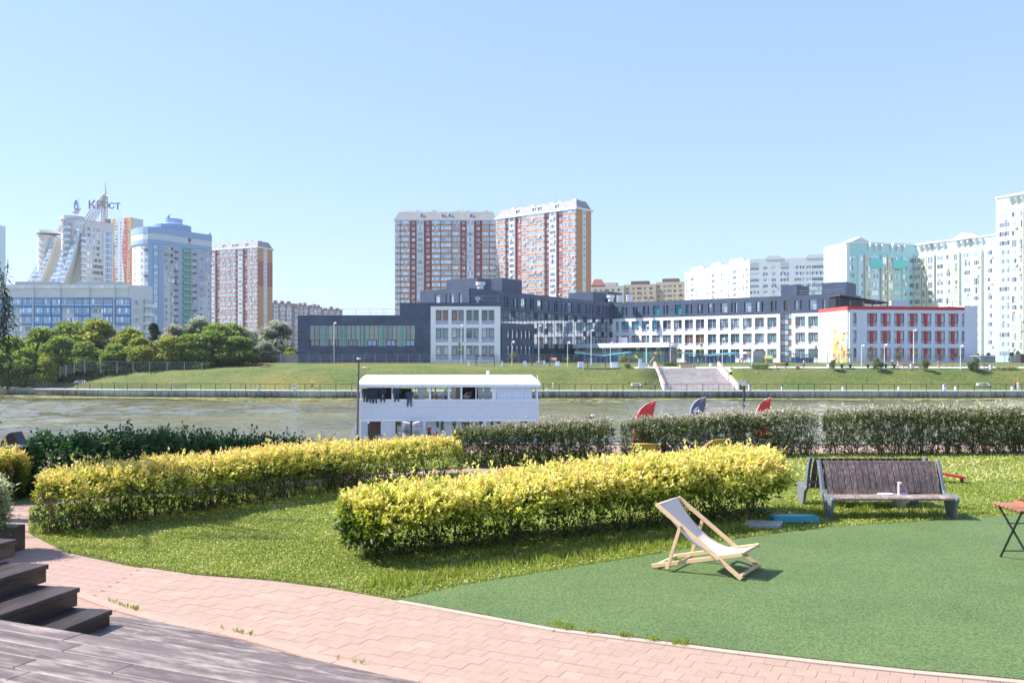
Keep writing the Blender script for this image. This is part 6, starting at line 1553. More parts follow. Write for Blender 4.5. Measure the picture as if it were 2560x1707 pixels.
# mint and white complex
r11 = bld('mint_white_block', 'white and mint stepped apartment block with cream bays right of the school', 140, 320)
mint = mat('pale_mint_render', (.42, .71, .72), .7, .02, .3); mint2 = mat('turquoise_render', (.20, .66, .64), .7); creamb = mat('cream_bay_render', (.70, .66, .50), .7); whm = mat('cool_white_render', (.68, .80, .83), .7, .02, .3)
def mint_face(root, f, z1_, bays, fl=13, depth=14, base=whm, fh=2.95, cap=4.6, skyb=None, lowmint=True):
    body(root, f.foot(depth), ZG-1, z1_-.05, base)
    f.mb(MB().box(0, f.L, -.35, .2, 0, .5), 'cornice', whitep, root, z=z1_-.4)
    for bi, (a, b, kd) in enumerate(bays):
        x0, x1 = a*f.L, b*f.L; W_ = x1-x0
        m = {'c': creamb, 'w': whm, 'm': mint, 't': mint2}[kd[0]]; o = .9 if kd[0] == 'c' else .25
        if len(kd) > 1 and kd[1] == '0': o = .05
        f.mb(MB().box(x0, x1, -o, 0, ZG-.5, z1_-cap+.3), 'bay', m, root)
        if lowmint and kd[0] != 'c': f.mb(MB().box(x0-.01, x1+.01, -o-.02, 0, ZG-.5, ZG+13), 'turquoise_foot', mint2 if bi % 2 else mint, root)
        for k in range(fl):
            z = z1_-cap-fh*(k+1)+.9
            if z < ZG+.5: break
            tall = kd[0] == 'c' and random.random() < .35
            f.put(rw(round(W_*.7, 1), 2.3 if tall else 1.6, 4 if W_ > 3.6 else (3 if W_ > 2.6 else 2)), 'window', root, x0+W_*.15, z-(.7 if tall else 0), o)
            if random.random() < .3: f.put(ac_me, 'air_conditioner', root, x0+W_*random.uniform(.3, .8), z-.8, o)
    return root
def pergola(root, f, a, b, z, out=1.6):
    """concrete bracket frame under the eaves"""
    x0, x1 = a*f.L, b*f.L; m_ = MB().box(x0, x1, -out, -out+.4, -.5, 0).box(x0, x1, -.3, 0, -.5, 0)
    for i in range(5): x = x0+(x1-x0)*i/4; m_.box(x-.15, x+.15, -out, 0, -.35, 0)
    for x in (x0, (x0+x1)/2, x1): m_.add([(x-.2, 0, -3.4), (x+.2, 0, -3.4), (x+.2, -out, -.5), (x-.2, -out, -.5), (x-.2, 0, -.5), (x+.2, 0, -.5)], [(0, 1, 2, 3), (0, 3, 4), (1, 5, 2), (3, 2, 5, 4)])
    f.mb(m_, 'bracket_frame', whitep, root, z=z)
ZM = 43.9
fa = Yfac(2072, 338, 2117, 322); fb2 = Yfac(2117.2, 322, 2288, 329); fc2 = Yfac(2288.2, 329, 2491, 302)
mint_face(r11, fa, ZM, [(.30, .62, 'w0')], base=whm, fl=9, depth=1.2)
mint_face(r11, fb2, ZM, [(.02, .12, 'm0'), (.16, .235, 'w'), (.245, .32, 'c'), (.33, .47, 'w'), (.48, .56, 'c'), (.57, .65, 'c'), (.66, .78, 'm'), (.80, .88, 'm'), (.90, .99, 'm0')], base=mint)
mint_face(r11, fc2, ZM, [(.0, .10, 'c'), (.11, .165, 'c'), (.175, .265, 'c'), (.275, .385, 'w'), (.41, .49, 'c'), (.50, .575, 'c'), (.60, .72, 'w'), (.74, .84, 'c'), (.89, .97, 'w0')], base=whm)
for fr in ((.33, .47), (.66, .80)): pergola(r11, fb2, fr[0]-.02, fr[1]+.02, ZM); fb2.mb(MB().box((fr[0]-.02)*fb2.L, (fr[1]+.02)*fb2.L, -1.2, 0, ZM-9, ZM-5.6), 'turquoise_box', mint2, r11)
for fr in ((.08, .22), (.22, .38), (.55, .70), (.70, .84)): pergola(r11, fc2, *fr, ZM)
# little gabled roof lanterns
for f, t in ((fb2, .25), (fc2, .55)):
    c = f.pt(t*f.L, -5); m_ = MB().prof([(-3.6, 0), (3.6, 0), (3.6, .9), (0, 2.6), (-3.6, .9)], -3, 3)
    o = m_.build('roof_lantern', white_b, r11, c+Vector((0, 0, ZM-.3))-r11.location, f.rz+R(90), fix=True)
r12 = bld('tall_mint_tower', 'tallest white and mint tower cut off by the right edge of the picture', 165, 290)
fe = Yfac(2490.5, 294, 2600, 281); ZE = 54.5
mint_face(r12, fe, ZE, [(.02, .38, 'w0')], fl=17, depth=16, cap=5, fh=2.9)
fe2 = Fac(fe.pt(fe.L*.40, .6), fe.pt(fe.L*1.0, .6))
mint_face(r12, fe2, ZE-.3, [(.02, .30, 'c'), (.32, .50, 'c'), (.54, .98, 'm')], fl=17, depth=10, cap=5, fh=2.9)
pergola(r12, fe2, 0, .45, ZE-.2, 1.8); pergola(r12, fe2, .5, .98, ZE-.2, 1.8)
# sliver of a block at the left edge
r13 = bld('edge_block', 'narrow white apartment block cut off by the left edge of the picture', -215, 380)
fz = Yfac(-110, 380, -26, 380); holes_facade(r13, fz, ZC+(HY-556)/F*380, 16, [(.1, 2, 3), (.35, 2, 3), (.6, 2, 3), (.9, 1.8, 2)], m=whm)
# ---------------------------------------------------------------- people
def person(label, loc, rz=0, pose='stand', top=(.6, .6, .6), bottom=(.05, .06, .1), hair=(.06, .035, .02), skin=(.55, .33, .24), sleeve=False, short=True, dress=False, hat=None, h=1.72, group='people on the far bank'):
    k = h/1.72
    J = {'pel': (0, 0, .95), 'waist': (0, 0, 1.10), 'chest': (0, 0, 1.32), 'neck': (0, 0, 1.47), 'head': (0, -.01, 1.58), 'crown': (0, 0, 1.68)}
    Rd = {'pel': .13, 'waist': .115, 'chest': .135, 'neck': .05, 'head': .085, 'crown': .07}
    for s, n in ((1, 'R'), (-1, 'L')):
        J['sh'+n] = (.17*s, 0, 1.40); J['el'+n] = (.22*s, .02, 1.13); J['wr'+n] = (.23*s, -.04, .90); J['ha'+n] = (.23*s, -.06, .80)
        J['hip'+n] = (.09*s, 0, .90); J['kn'+n] = (.10*s, -.01, .50); J['an'+n] = (.10*s, .02, .09); J['to'+n] = (.11*s, -.14, .04)
        Rd.update({'sh'+n: .06, 'el'+n: .042, 'wr'+n: .03, 'ha'+n: .036, 'hip'+n: .10, 'kn'+n: .065, 'an'+n: .042, 'to'+n: .034})
    if pose == 'walk':
        J['knR'] = (.10, -.20, .52); J['anR'] = (.10, -.26, .12); J['toR'] = (.11, -.40, .06); J['knL'] = (-.10, .05, .50); J['anL'] = (-.10, .30, .16); J['toL'] = (-.11, .20, .05)
        J['elR'] = (.23, .14, 1.16); J['wrR'] = (.22, .06, .96); J['haR'] = (.21, .02, .90); J['elL'] = (-.23, -.10, 1.15); J['wrL'] = (-.20, -.26, 1.02); J['haL'] = (-.19, -.32, 1.0)
    if pose == 'run':
        J['knR'] = (.10, -.28, .62); J['anR'] = (.10, -.16, .24); J['toR'] = (.11, -.28, .16); J['knL'] = (-.10, .10, .50); J['anL'] = (-.10, .42, .30); J['toL'] = (-.11, .40, .16)
        for n, s in (('R', 1), ('L', -1)): J['el'+n] = (.24*s, .16*s, 1.18); J['wr'+n] = (.18*s, .16*s-.22, 1.18); J['ha'+n] = (.16*s, .16*s-.30, 1.22)
    if pose == 'push' or pose == 'lean':
        for n, s in (('R', 1), ('L', -1)): J['el'+n] = (.20*s, -.18, 1.16); J['wr'+n] = (.18*s, -.42, 1.08); J['ha'+n] = (.18*s, -.50, 1.05)
        J['knR'] = (.10, -.15, .50); J['anR'] = (.10, -.12, .08); J['toR'] = (.11, -.26, .04); J['anL'] = (-.10, .20, .10); J['toL'] = (-.11, .08, .04)
    if pose in ('sit', 'sitground'):
        dz = -.45 if pose == 'sit' else -.80
        J = {a: (b[0], b[1]+(.0 if b[2] > .9 else 0), b[2]+dz) for a, b in J.items()}
        for n, s in (('R', 1), ('L', -1)):
            J['hip'+n] = (.09*s, -.04, .90+dz); J['kn'+n] = (.14*s, -.45, (.52 if pose == 'sit' else .42)); J['an'+n] = (.12*s, -.50 if pose == 'sit' else -.62, .09); J['to'+n] = (.12*s, -.64 if pose == 'sit' else -.74, .05)
            J['el'+n] = (.22*s, -.12, 1.15+dz); J['wr'+n] = (.14*s, -.34, 1.08+dz); J['ha'+n] = (.12*s, -.40, 1.06+dz)
    if pose == 'lie':
        J = {a: (b[0], -(b[2]-.9)*1.0, .13+b[1]*.3) for a, b in J.items()}
        for n, s in (('R', 1), ('L', -1)): J['kn'+n] = (.12*s, .38, .42 if s > 0 else .16); J['an'+n] = (.12*s, .55 if s > 0 else .80, .08); J['to'+n] = (.12*s, .66 if s > 0 else .88, .10)
    E = [('pel', 'waist'), ('waist', 'chest'), ('chest', 'neck'), ('neck', 'head'), ('head', 'crown')]
    for n in 'RL': E += [('chest', 'sh'+n), ('sh'+n, 'el'+n), ('el'+n, 'wr'+n), ('wr'+n, 'ha'+n), ('pel', 'hip'+n), ('hip'+n, 'kn'+n), ('kn'+n, 'an'+n), ('an'+n, 'to'+n)]
    names = list(J); me = bpy.data.meshes.new('body'); me.from_pydata([Vector(J[n])*k for n in names], [(names.index(a), names.index(b)) for a, b in E], [])
    o = bpy.data.objects.new('body', me); COL.objects.link(o)
    m = o.modifiers.new('skin', 'SKIN'); m.use_smooth_shade = True
    for i, n in enumerate(names): v = me.skin_vertices[0].data[i]; v.radius = (Rd[n]*k, Rd[n]*k*(.8 if n in ('chest', 'waist', 'pel') else 1)); v.use_root = (n == 'pel')
    s = o.modifiers.new('sub', 'SUBSURF'); s.levels = s.render_levels = 1
    dg = bpy.context.evaluated_depsgraph_get(); new = bpy.data.meshes.new_from_object(o.evaluated_get(dg)); bpy.data.objects.remove(o)
    def cm(n, c): return mat('%s_%02d%02d%02d' % (n, int(c[0]*99), int(c[1]*99), int(c[2]*99)), c, .8)
    new.materials.clear()
    for q in (cm('skin', skin), cm('cloth', top), cm('cloth', bottom), cm('hair', hair), cm('shoe', (.12, .12, .13))): new.materials.append(q)
    segs = [(Vector(J[a])*k, Vector(J[b])*k, a, b) for a, b in E]
    hd = Vector(J['head'])*k
    for p in new.polygons:
        c = p.center; best = None; bd_ = 9
        for a, b, na, nb_ in segs:
            ab = b-a; t = max(0, min(1, (c-a).dot(ab)/ab.dot(ab))); d = (c-a-ab*t).length-Rd[na]*k*.5
            if d < bd_: bd_ = d; best = (na, nb_, t)
        na, nb_, t = best
        if nb_ in ('head', 'crown'): p.material_index = 3 if (nb_ == 'crown' or c.y > hd.y+.02) and not (nb_ == 'head' and c.y < hd.y) else 0
        elif na[:2] in ('sh',): p.material_index = 1 if (sleeve or t < .35) else 0
        elif na[:2] in ('el', 'wr'): p.material_index = 1 if (sleeve and na[:2] == 'el') else 0
        elif na[:3] == 'hip' or nb_[:3] == 'hip': p.material_index = (1 if dress else 2)
        elif na[:2] == 'kn': p.material_index = 0 if (short or dress) else 2
        elif na[:2] == 'an': p.material_index = 4
        elif na == 'pel': p.material_index = 1 if dress else (2 if t < .4 else 1)
        else: p.material_index = 1 if nb_ != 'neck' or t < .5 else 0
    t_ = thing('person', label, 'person', loc, group, rz)
    inst(new, 'body', t_)
    hc = Vector(J['head'])*k
    if pose != 'lie':
        MB().ball((hc.x, hc.y+.025*k, hc.z+.035*k), .10*k, 10, 7, 0, 1.05).build('hair' if not hat else 'hat', cm('hair', hat or hair), t_, smooth=True)
        MB().ball((hc.x, hc.y-.088*k, hc.z-.005), .017*k, 6, 4).build('nose', cm('skin', skin), t_)
    if dress: MB().tube((0, 0, .58*k), (0, 0, 1.05*k), .24*k, .13*k, 12).build('skirt', cm('cloth', top), t_)
    return t_
# ---------------------------------------------------------------- the houseboat
YB = 73.0
bx = lambda px, Y=YB: (px-CX)/F*Y
bz = lambda py, Y=YB: ZC+(HY-py)/F*Y
boat = thing('houseboat', 'white two storey houseboat with curved white awning roof and slatted parapet', 'houseboat', (bx(1124), YB, ZW))
hw_ = mat('boat_white_paint', (.80, .83, .88), .5, .05, 2); hwall = mat('boat_pale_wall', (.76, .79, .84), .6, .05, 1.0)
X0, X1 = bx(899), bx(1347); DB = 5.2
MB().box(X0-.4, X1+.3, YB-.9, YB+DB+.3, ZW-.4, ZW+.42).build('hull', mat('boat_grey_hull', (.22, .24, .27), .6, .1, 1), boat, world=True)
MB().box(X0, X1, YB, YB+DB, bz(1053), bz(1049.5)).build('floor_slab', hw_, boat, world=True)
MB().box(bx(989), X1-.1, YB+.9, YB+DB, ZW+.42, bz(1053)).build('lower_wall', hwall, boat, world=True)
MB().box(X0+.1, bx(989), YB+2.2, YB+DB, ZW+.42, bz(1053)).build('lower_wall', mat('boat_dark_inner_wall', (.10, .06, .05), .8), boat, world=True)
ns = 11; z0s, z1s = bz(1049.5), bz(998.5); ph = (z1s-z0s)/ns
for i in range(ns):
    o = MB().box(X0, X1, YB-.03, YB+.01, z0s+i*ph+.012, z0s+(i+1)*ph-.018).build('slat', hw_, boat, world=True)
for i in range(ns):
    MB().box(X1-.04, X1, YB+.02, YB+DB, z0s+i*ph+.012, z0s+(i+1)*ph-.018).build('slat', hw_, boat, world=True)
    MB().box(X0, X0+.04, YB+.02, YB+DB, z0s+i*ph+.012, z0s+(i+1)*ph-.018).build('slat', hw_, boat, world=True)
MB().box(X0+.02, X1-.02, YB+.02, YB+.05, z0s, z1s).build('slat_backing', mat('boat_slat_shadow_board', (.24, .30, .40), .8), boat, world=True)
MB().box(X0-.03, X1+.03, YB-.06, YB+.06, z1s-.03, z1s+.02).build('parapet_rail', hw_, boat, world=True)
zc0, zc1 = bz(998.5), bz(965)
for px, wd in ((902, .14), (951.5, .05), (981, .13), (1030, .06), (1075, .16), (1122, .12), (1153.5, .14), (1190, .07), (1235, .28), (1277, .06), (1306.5, .06), (1343, .12)):
    MB().box(bx(px)-wd/2, bx(px)+wd/2, YB+.0, YB+.1, zc0, zc1).build('post', hw_, boat, world=True)
for px in (902, 981, 1075, 1153, 1235, 1343): MB().box(bx(px)-.06, bx(px)+.06, YB+DB-.1, YB+DB, zc0-1.6, zc1+.1).build('post', hw_, boat, world=True)
for px, wd in ((1060.5, .18), (1212, .16), (901, .14), (953.5, .06)): MB().box(bx(px)-wd/2, bx(px)+wd/2, YB+.02, YB+.16, ZW+.42, bz(1053)).build('post', hw_, boat, world=True)
# vaulted awning in sheets
aw = mat('awning_white', (.80, .80, .78), .6); px_ = [899, 981, 1058, 1137, 1214, 1290, 1349]
for i in range(6):
    xa, xb = bx(px_[i])+(.02 if i else -.12), bx(px_[i+1])-(.0 if i < 5 else -.12); m_ = MB(); n = 28
    for j in range(n+1):
        t = PI*j/n; y = YB+DB/2-math.cos(t)*(DB/2+.35); z = zc1+.0+math.sin(t)**.85*.86
        sag = 0
        m_.v += [(xa+(.3*math.sin(t) if i == 0 else 0), y, z), ((xa+xb)/2, y, z-.006), (xb-(.75*math.sin(t)**1.5 if i == 5 else 0), y, z)]
    for j in range(n):
        k = j*3; m_.f += [(k, k+1, k+4, k+3), (k+1, k+2, k+5, k+4)]; m_.m += [0, 0]
    o = m_.build('awning_sheet', aw, boat, world=True)
for px in (905, 1058, 1290, 1345):
    m_ = MB(); m_.path([(bx(px), YB+DB/2-math.cos(PI*j/10)*(DB/2+.3), zc1+math.sin(PI*j/10)**.85*.82) for j in range(11)], .02, 5); m_.build('awning_hoop', metal_w, boat, world=True)
for y in (YB-.3, YB+DB+.3): MB().box(X0-.15, X1+.12, y-.03, y+.03, zc1-.07, zc1).build('eaves_rail', hw_, boat, world=True)
MB().tube((bx(1217), YB+3.6, 1.1), (bx(1217), YB+3.6, bz(926, 76.6)), .12, n=10).build('flue', metal_w, boat, world=True)
MB().box(bx(1207.5), bx(1213), YB-.22, YB-.04, bz(1015), bz(1007)).build('light_box', metal_w, boat, world=True)
# upper interior: floor, back panels, curtains
MB().box(X0, X1, YB+.1, YB+DB, z0s+.5, z0s+.6).build('upper_floor', mat('boat_floor', (.25, .22, .2), .8), boat, world=True)
ltr = mat('milky_sheet', (.68, .72, .84), .5)
for a, b in ((1241, 1276), (1278, 1306), (1308, 1330)):
    m_ = MB(); n = 10
    for i in range(n+1):
        x = bx(a)+(bx(b)-bx(a))*i/n; y = YB+.08+.03*math.sin(i*2.1+a); m_.v += [(x, y, zc0), (x, y+.02*math.sin(i), (zc0+zc1)/2), (x, y, zc1-.02)]
    for i in range(n): k = i*3; m_.f += [(k, k+3, k+4, k+1), (k+1, k+4, k+5, k+2)]; m_.m += [0, 0]
    m_.build('weather_sheet', ltr, boat, world=True, smooth=True)
ct = mat('pale_curtain', (.68, .68, .70), .8)
for a, b in ((1040, 1068), (1126, 1140), (1192, 1208)):
    m_ = MB(); n = 16
    for i in range(n+1):
        f = i/n; x = bx(a)+(bx(b)-bx(a))*f; y = YB+.5+.06*math.sin(i*2.4); xc = (bx(a)+bx(b))/2; m_.v += [(xc+(x-xc)*.55, y, zc0-.2), (xc+(x-xc)*.75, y, (zc0+zc1)/2), (x, y, zc1)]
    for i in range(n): k = i*3; m_.f += [(k, k+3, k+4, k+1), (k+1, k+4, k+5, k+2)]; m_.m += [0, 0]
    m_.build('curtain', ct, boat, world=True, smooth=True)
MB().box(bx(1209), bx(1226), YB+.4, YB+.44, zc0, zc1-.1).build('side_panel', mat('grey_blue_panel', (.36, .42, .5), .6), boat, world=True)
MB().box(bx(1135), bx(1148), YB+1.6, YB+1.64, zc0-.3, zc1-.15).build('side_panel', mat('sand_panel', (.46, .38, .28), .6), boat, world=True)
blkc = mat('black_cloth', (.012, .012, .018), .9)
MB().box(bx(1150), bx(1192), YB+2.0, YB+2.05, zc0-.4, zc1-.1).build('black_backdrop', blkc, boat, world=True)
MB().box(bx(908), bx(975), YB+2.2, YB+2.25, zc0-.4, zc1-.2).build('black_backdrop', blkc, boat, world=True)
MB().box(bx(976), bx(1024), YB+2.3, YB+2.35, zc0-.4, zc1-.25).build('black_backdrop', blkc, boat, world=True)
def logo(m_, c, s, ux=Vector((1, 0, 0)), m=0):
    """a wave curling over a small peak, in relief"""
    out = [(-1.0, -.55), (-.95, -.2), (-.7, .15), (-.35, .5), (.05, .72), (.40, .62), (.60, .35), (.35, .50), (.05, .48), (-.15, .28), (-.18, .02), (.0, -.14), (.12, .05), (.28, .22), (.50, -.05), (.72, -.18), (1.0, -.55)]
    n = len(out); cc = Vector(c); v_ = [cc+ux*x*s+Vector((0, 0, z*s)) for x, z in out]; v2 = [p+Vector((0, .01, 0)) for p in v_]
    m_.add(v_+v2, [tuple(range(n))]+[(i, n+i, n+(i+1) % n, (i+1) % n) for i in range(n)], m)
lm_ = MB(); logo(lm_, (bx(1165), YB+1.97, bz(990)), .34); lm_.build('backdrop_logo', whitep, boat, world=True)
m_ = MB(); 
for (x, z, a, b) in ((0, 0, .05, .28), (.10, 0, .16, .05), (.30, 0, .05, .28), (.02, .23, .14, .05), (.14, .05, .05, .2)): m_.box(bx(942)+x, bx(942)+x+a, YB+2.17, YB+2.19, bz(996)+z, bz(996)+z+b)
m_.build('backdrop_lettering', whitep, boat, world=True)
# lower storey front: lattice, door, slatted panel, window, sign
m_ = MB()
MB().box(bx(900.5), bx(919), YB+.03, YB+.06, ZW+.42, bz(1053)).build('lattice_panel', mat('boat_lattice', (.60, .63, .70), .6), boat, world=True)
m_ = MB()
for i in range(7):
    for j in range(16): m_.box(bx(902.5)+i*.083, bx(902.5)+i*.083+.035, YB+.022, YB+.031, ZW+.5+j*.11, ZW+.5+j*.11+.035)
tag(m_.build('lattice_holes', mat('lattice_dark', (.06, .08, .1), .8), boat, world=True), kind='stuff')
for i in range(12): MB().box(bx(955), bx(988.5), YB+.04, YB+.07, ZW+.46+i*.15, ZW+.46+i*.15+.11).build('slat', hw_, boat, world=True)
MB().box(bx(955), bx(988.5), YB+.10, YB+.12, ZW+.42, bz(1053)).build('slat_backing', metal_d, boat, world=True)
for i in range(6): MB().box(bx(1264), bx(1300), YB+.84, YB+.87, bz(1074)+i*.12, bz(1074)+i*.12+.09).build('slat', hw_, boat, world=True)
MB().box(bx(1303), bx(1331), YB+.86, YB+.89, bz(1090), bz(1054)).build('dark_hatch', metal_d, boat, world=True)  # dark plate stands for the shade inside an opening
f = Fac((bx(1148), YB+.88), (bx(1200), YB+.88)); f.put(win(f.L, 1.55, 2, 0, whitep, None, .1, gms=(metal_d, g_mid)), 'window', boat, 0, bz(1104))
MB().box(bx(1179), bx(1184), YB+.78, YB+.80, bz(1062), bz(1057)).build('window_sticker', mat('ochre_sticker', (.5, .35, .05), .5), boat, world=True)
MB().box(bx(990.5), bx(1000), YB+.84, YB+.89, bz(1067), bz(1057)).build('yellow_notice', mat('yellow_notice', (.62, .42, .03), .5), boat, world=True)
MB().box(bx(992), bx(998.5), YB+.825, YB+.838, bz(1064), bz(1059.5)).build('notice_print', mat('notice_print', (.35, .18, .02), .5), boat, world=True)
MB().box(bx(942), bx(944), YB+2.15, YB+2.19, bz(1085), bz(1068)).build('door_light', g_pale, boat, world=True)
# hanging plants
ivl = leafmat('ivy_leaf', [(.03, .07, .02), (.06, .13, .03), (.12, .2, .06)], .3)
for px, dy, wd in ((1093, 14, 3), (1105, 30, 4), (1135, 22, 5), (1202, 10, 4), (1230, 12, 5), (1245, 6, 4), (990, 6, 8), (1010, 6, 6)):
    n = 60+dy*5; q = rng.random((n, 3)); C = np.stack([bx(px)+(q[:, 0]-.5)*wd/F*YB*1.6, YB+.3+(q[:, 1]-.5)*.2, bz(1053)-q[:, 2]**1.2*dy/F*YB], 1)-np.array(boat.location)
    tag(leafcloud('hanging_plant', C, unit(rng.normal(size=(n, 3))+[0, 0, -.6]), unit(rng.normal(size=(n, 3))), .10, .06, rng.random(n), ivl, parent=boat), kind='stuff')
# gangway rail and black chair at the left end
b = MB()
for k in range(6):
    o = Vector((k*.07, 0, 0)); b.bar(Vector((bx(899), YB-.3, bz(1056)))+o*.6-Vector((.25, 0, 0)), Vector((bx(876), YB-.3, bz(1102)))+o*.9-Vector((.15, 0, 0)), .03, .03)
tag(b.build('gangway_rail', whitep, boat, world=True), kind='stuff')
# pontoon and quay between bank and boat
MB().box(-18, 24, 62, 71.8, ZW-.3, ZW+.28).build('pontoon_deck', mat('grey_boards', (.26, .25, .26), .8, .1, 2)).name = 'floating_pontoon'
tag(bpy.data.objects['floating_pontoon'], 'long grey floating pontoon between the near bank and the houseboat', 'pontoon')
ch = thing('black_lounger', 'black sloping deck lounger at the left end of the houseboat', 'lounger', (bx(885, 71), 71, ZW+.28))
MB().add([(-.25, -.3, .1), (-.05, -.3, .0), (.45, -.3, .95), (.30, -.3, 1.0), (-.25, .3, .1), (-.05, .3, 0), (.45, .3, .95), (.30, .3, 1.0)], [(0, 1, 2, 3), (7, 6, 5, 4), (0, 4, 5, 1), (1, 5, 6, 2), (2, 6, 7, 3), (3, 7, 4, 0)]).build('seat', blkc, ch); ch.scale = (1, 1, .75)
MB().box(-.05, .0, -.3, .3, -.0, .5).build('leg', metal_w, ch)
# wetsuits drying on the rail
suit = mat('black_neoprene', (.010, .015, .035), .7); suit2 = mat('navy_neoprene', (.02, .04, .09), .7)
def wetsuit(px, ytop, ybot, label, m_, legs=True):
    t = thing('wetsuit', label, 'wetsuit', (bx(px), YB-.10, bz(ytop)), 'wetsuits hanging on the upper deck'); H = bz(ytop)-bz(ybot)
    b = MB(); w_ = .24
    b.add([(-w_, -.04, 0), (w_, -.04, 0), (w_*.8, -.06, -H*.45), (-w_*.8, -.06, -H*.45), (-w_, .05, 0), (w_, .05, 0), (w_*.8, .05, -H*.45), (-w_*.8, .05, -H*.45)], [(0, 3, 2, 1), (4, 5, 6, 7), (0, 4, 7, 3), (1, 2, 6, 5), (0, 1, 5, 4)]).build('torso', m_, t)
    for s in (-1, 1):
        MB().path([(s*w_*.45, 0, -H*.42), (s*w_*.5, -.02, -H*.75), (s*w_*.62, -.01, -H)], [.09, .07, .045], 6).build('leg', m_, t)
        MB().path([(s*w_*.95, 0, -.04), (s*w_*1.25, -.02, -H*.22), (s*w_*1.2, 0, -H*.42)], [.06, .045, .035], 6).build('sleeve', m_, t)
wl_ = ['leftmost black wetsuit hanging from the upper deck', 'second black wetsuit from the left, arms spread over its neighbours', 'third black wetsuit of the left bunch', 'fourth black wetsuit of the left bunch with the longest legs', 'single dark wetsuit right of the thin second post', 'dark wetsuit with straight legs right of the third post', 'navy wetsuit hanging lowest over the slatted parapet']
for (px, a, b), lab, mm in zip([(915, 971, 1004), (922, 971, 1005), (930, 972, 1006), (937, 971, 1008), (957, 970, 1005), (992, 970, 1004), (1024, 979, 1016)], wl_, [suit, suit, suit2, suit, suit, suit2, suit2]): wetsuit(px, a, b, lab, mm)
for px, c, lab in ((1041, (.40, .30, .18), 'sand coloured surfboard leaning inside the upper deck'), (1091, (.35, .14, .10), 'reddish patterned board leaning inside the upper deck'), (1103, (.42, .33, .22), 'brown board leaning inside the upper deck beside the reddish one'), (1114, (.48, .53, .60), 'tall pale blue surfboard standing inside the upper deck')):
    t = thing('surfboard', lab, 'surfboard', (bx(px, 73.8), 73.8, z0s+.05)); hh = 1.95 if px != 1114 else 2.45; b = MB(); n = 14
    pr = [(.27*math.sin(PI*(.12+.88*i/n))**.6*(1 if i < n else 0), hh*i/n) for i in range(n+1)]
    for x, z in pr: b.v += [(-x, -.03, z), (x, -.03, z), (x, .03, z), (-x, .03, z)]
    for i in range(n): k = i*4; b.f += [(k+a, k+(a+1) % 4, k+4+(a+1) % 4, k+4+a) for a in range(4)]; b.m += [0]*4
    b.build('board', mat('board_%d' % px, c, .4), t); MB().box(-.1, .1, -.05, -.035, hh*.5, hh*.75).build('board_print', mat('board_print', (.12, .03, .03), .5), t)
person('dark haired woman in a black top standing at the black backdrop on the boat', (bx(1177, 74.0), 74.0, z0s+.62), R(-75), 'lean', (.015, .015, .02), (.02, .02, .03), (.05, .02, .01), group='people on the houseboat', h=1.68)
person('shirtless person sitting inside the upper deck left of the boards', (bx(1079, 74.2), 74.2, z0s+.95), R(60), 'sit', (.5, .28, .18), (.05, .05, .1), group='people on the houseboat')
person('blond person in dark red beside the red wheel on the lower deck', (bx(1073, 72.4), 72.4, ZW+.42), R(170), 'stand', (.30, .01, .015), (.03, .03, .05), (.62, .50, .34), group='people on the houseboat', h=1.55)
whl = thing('spoked_wheel', 'round red spoked wheel standing against the lower deck wall', 'boat_wheel', (bx(1090, 72.6), 72.6, bz(1086, 72.6)))  # a plain red wheel with spokes; nothing is wound on it
b = MB(); n = 18
for i in range(n): b.tube((.19*math.cos(2*PI*i/n), 0, .19*math.sin(2*PI*i/n)), (.19*math.cos(2*PI*(i+1)/n), 0, .19*math.sin(2*PI*(i+1)/n)), .045, n=6)
b.build('rim', mat('wheel_red', (.38, .01, .015), .5), whl)
for i in range(5): MB().bar((0, 0, 0), (.17*math.cos(i*1.257), 0, .17*math.sin(i*1.257)), .03, .06).build('spoke', mat('wheel_red', (.4, 0, 0)), whl)
MB().box(-.06, .06, -.03, .03, -1.4, -.19).build('stand', metal_d, whl)
# rack of boards: brown post with boards on both sides
rk = thing('board_rack', 'brown upright post rack on the houseboat lower deck', 'rack', (bx(1028, 72.2), 72.2, ZW+.42)); MB().box(-.07, .07, -.07, .07, 0, bz(1052, 72.2)-ZW-.42).build('post', mat('rack_brown', (.10, .045, .035), .7), rk)
bc = [(.70, .70, .70), (.05, .06, .08), (.45, .46, .48), (.55, .28, .22), (.20, .35, .38), (.62, .62, .6), (.1, .28, .24), (.5, .3, .3), (.16, .17, .2)]
side_n = {-1: 'left', 1: 'right'}
ordn = ['topmost', 'second', 'third', 'fourth', 'fifth', 'sixth', 'seventh', 'eighth', 'lowest']
for s in (-1, 1):
    for i in range(9):
        z = bz(1058+i*4.6, 72.2); b = MB(); n = 12; L_ = .62; c = bc[(i*2+(s > 0)*3) % 9] if not (s > 0 and i == 0) else (.8, .8, .8)
        for k in range(n+1):
            t = k/n; wd = .17*math.sin(PI*min(1, .06+.94*t))**.6 if 0 < t < 1 else .02; th = .022
            b.v += [(L_*t, -wd, th), (L_*t, wd, th), (L_*t, wd, -th), (L_*t, -wd, -th)]
        for k in range(n): q = k*4; b.f += [(q+a, q+4+a, q+4+(a+1) % 4, q+(a+1) % 4) for a in range(4)]; b.m += [0]*4
        b.f += [(3, 2, 1, 0), (n*4, n*4+1, n*4+2, n*4+3)]; b.m += [0, 0]
        o = b.build('paddle_board', mat('board_c%d' % ((i*2+(s > 0)*3) % 9 if not (s > 0 and i == 0) else 99), c, .35)); o.location = (bx(1028, 72.2)+s*.08, 72.2-.05, z)
        o.rotation_euler = (R(8)*s, -R(12), 0 if s > 0 else PI)
        tag(o, '%s board on the %s side of the brown post rack' % (ordn[i], side_n[s]), 'surfboard', 'boards stacked on the rack')
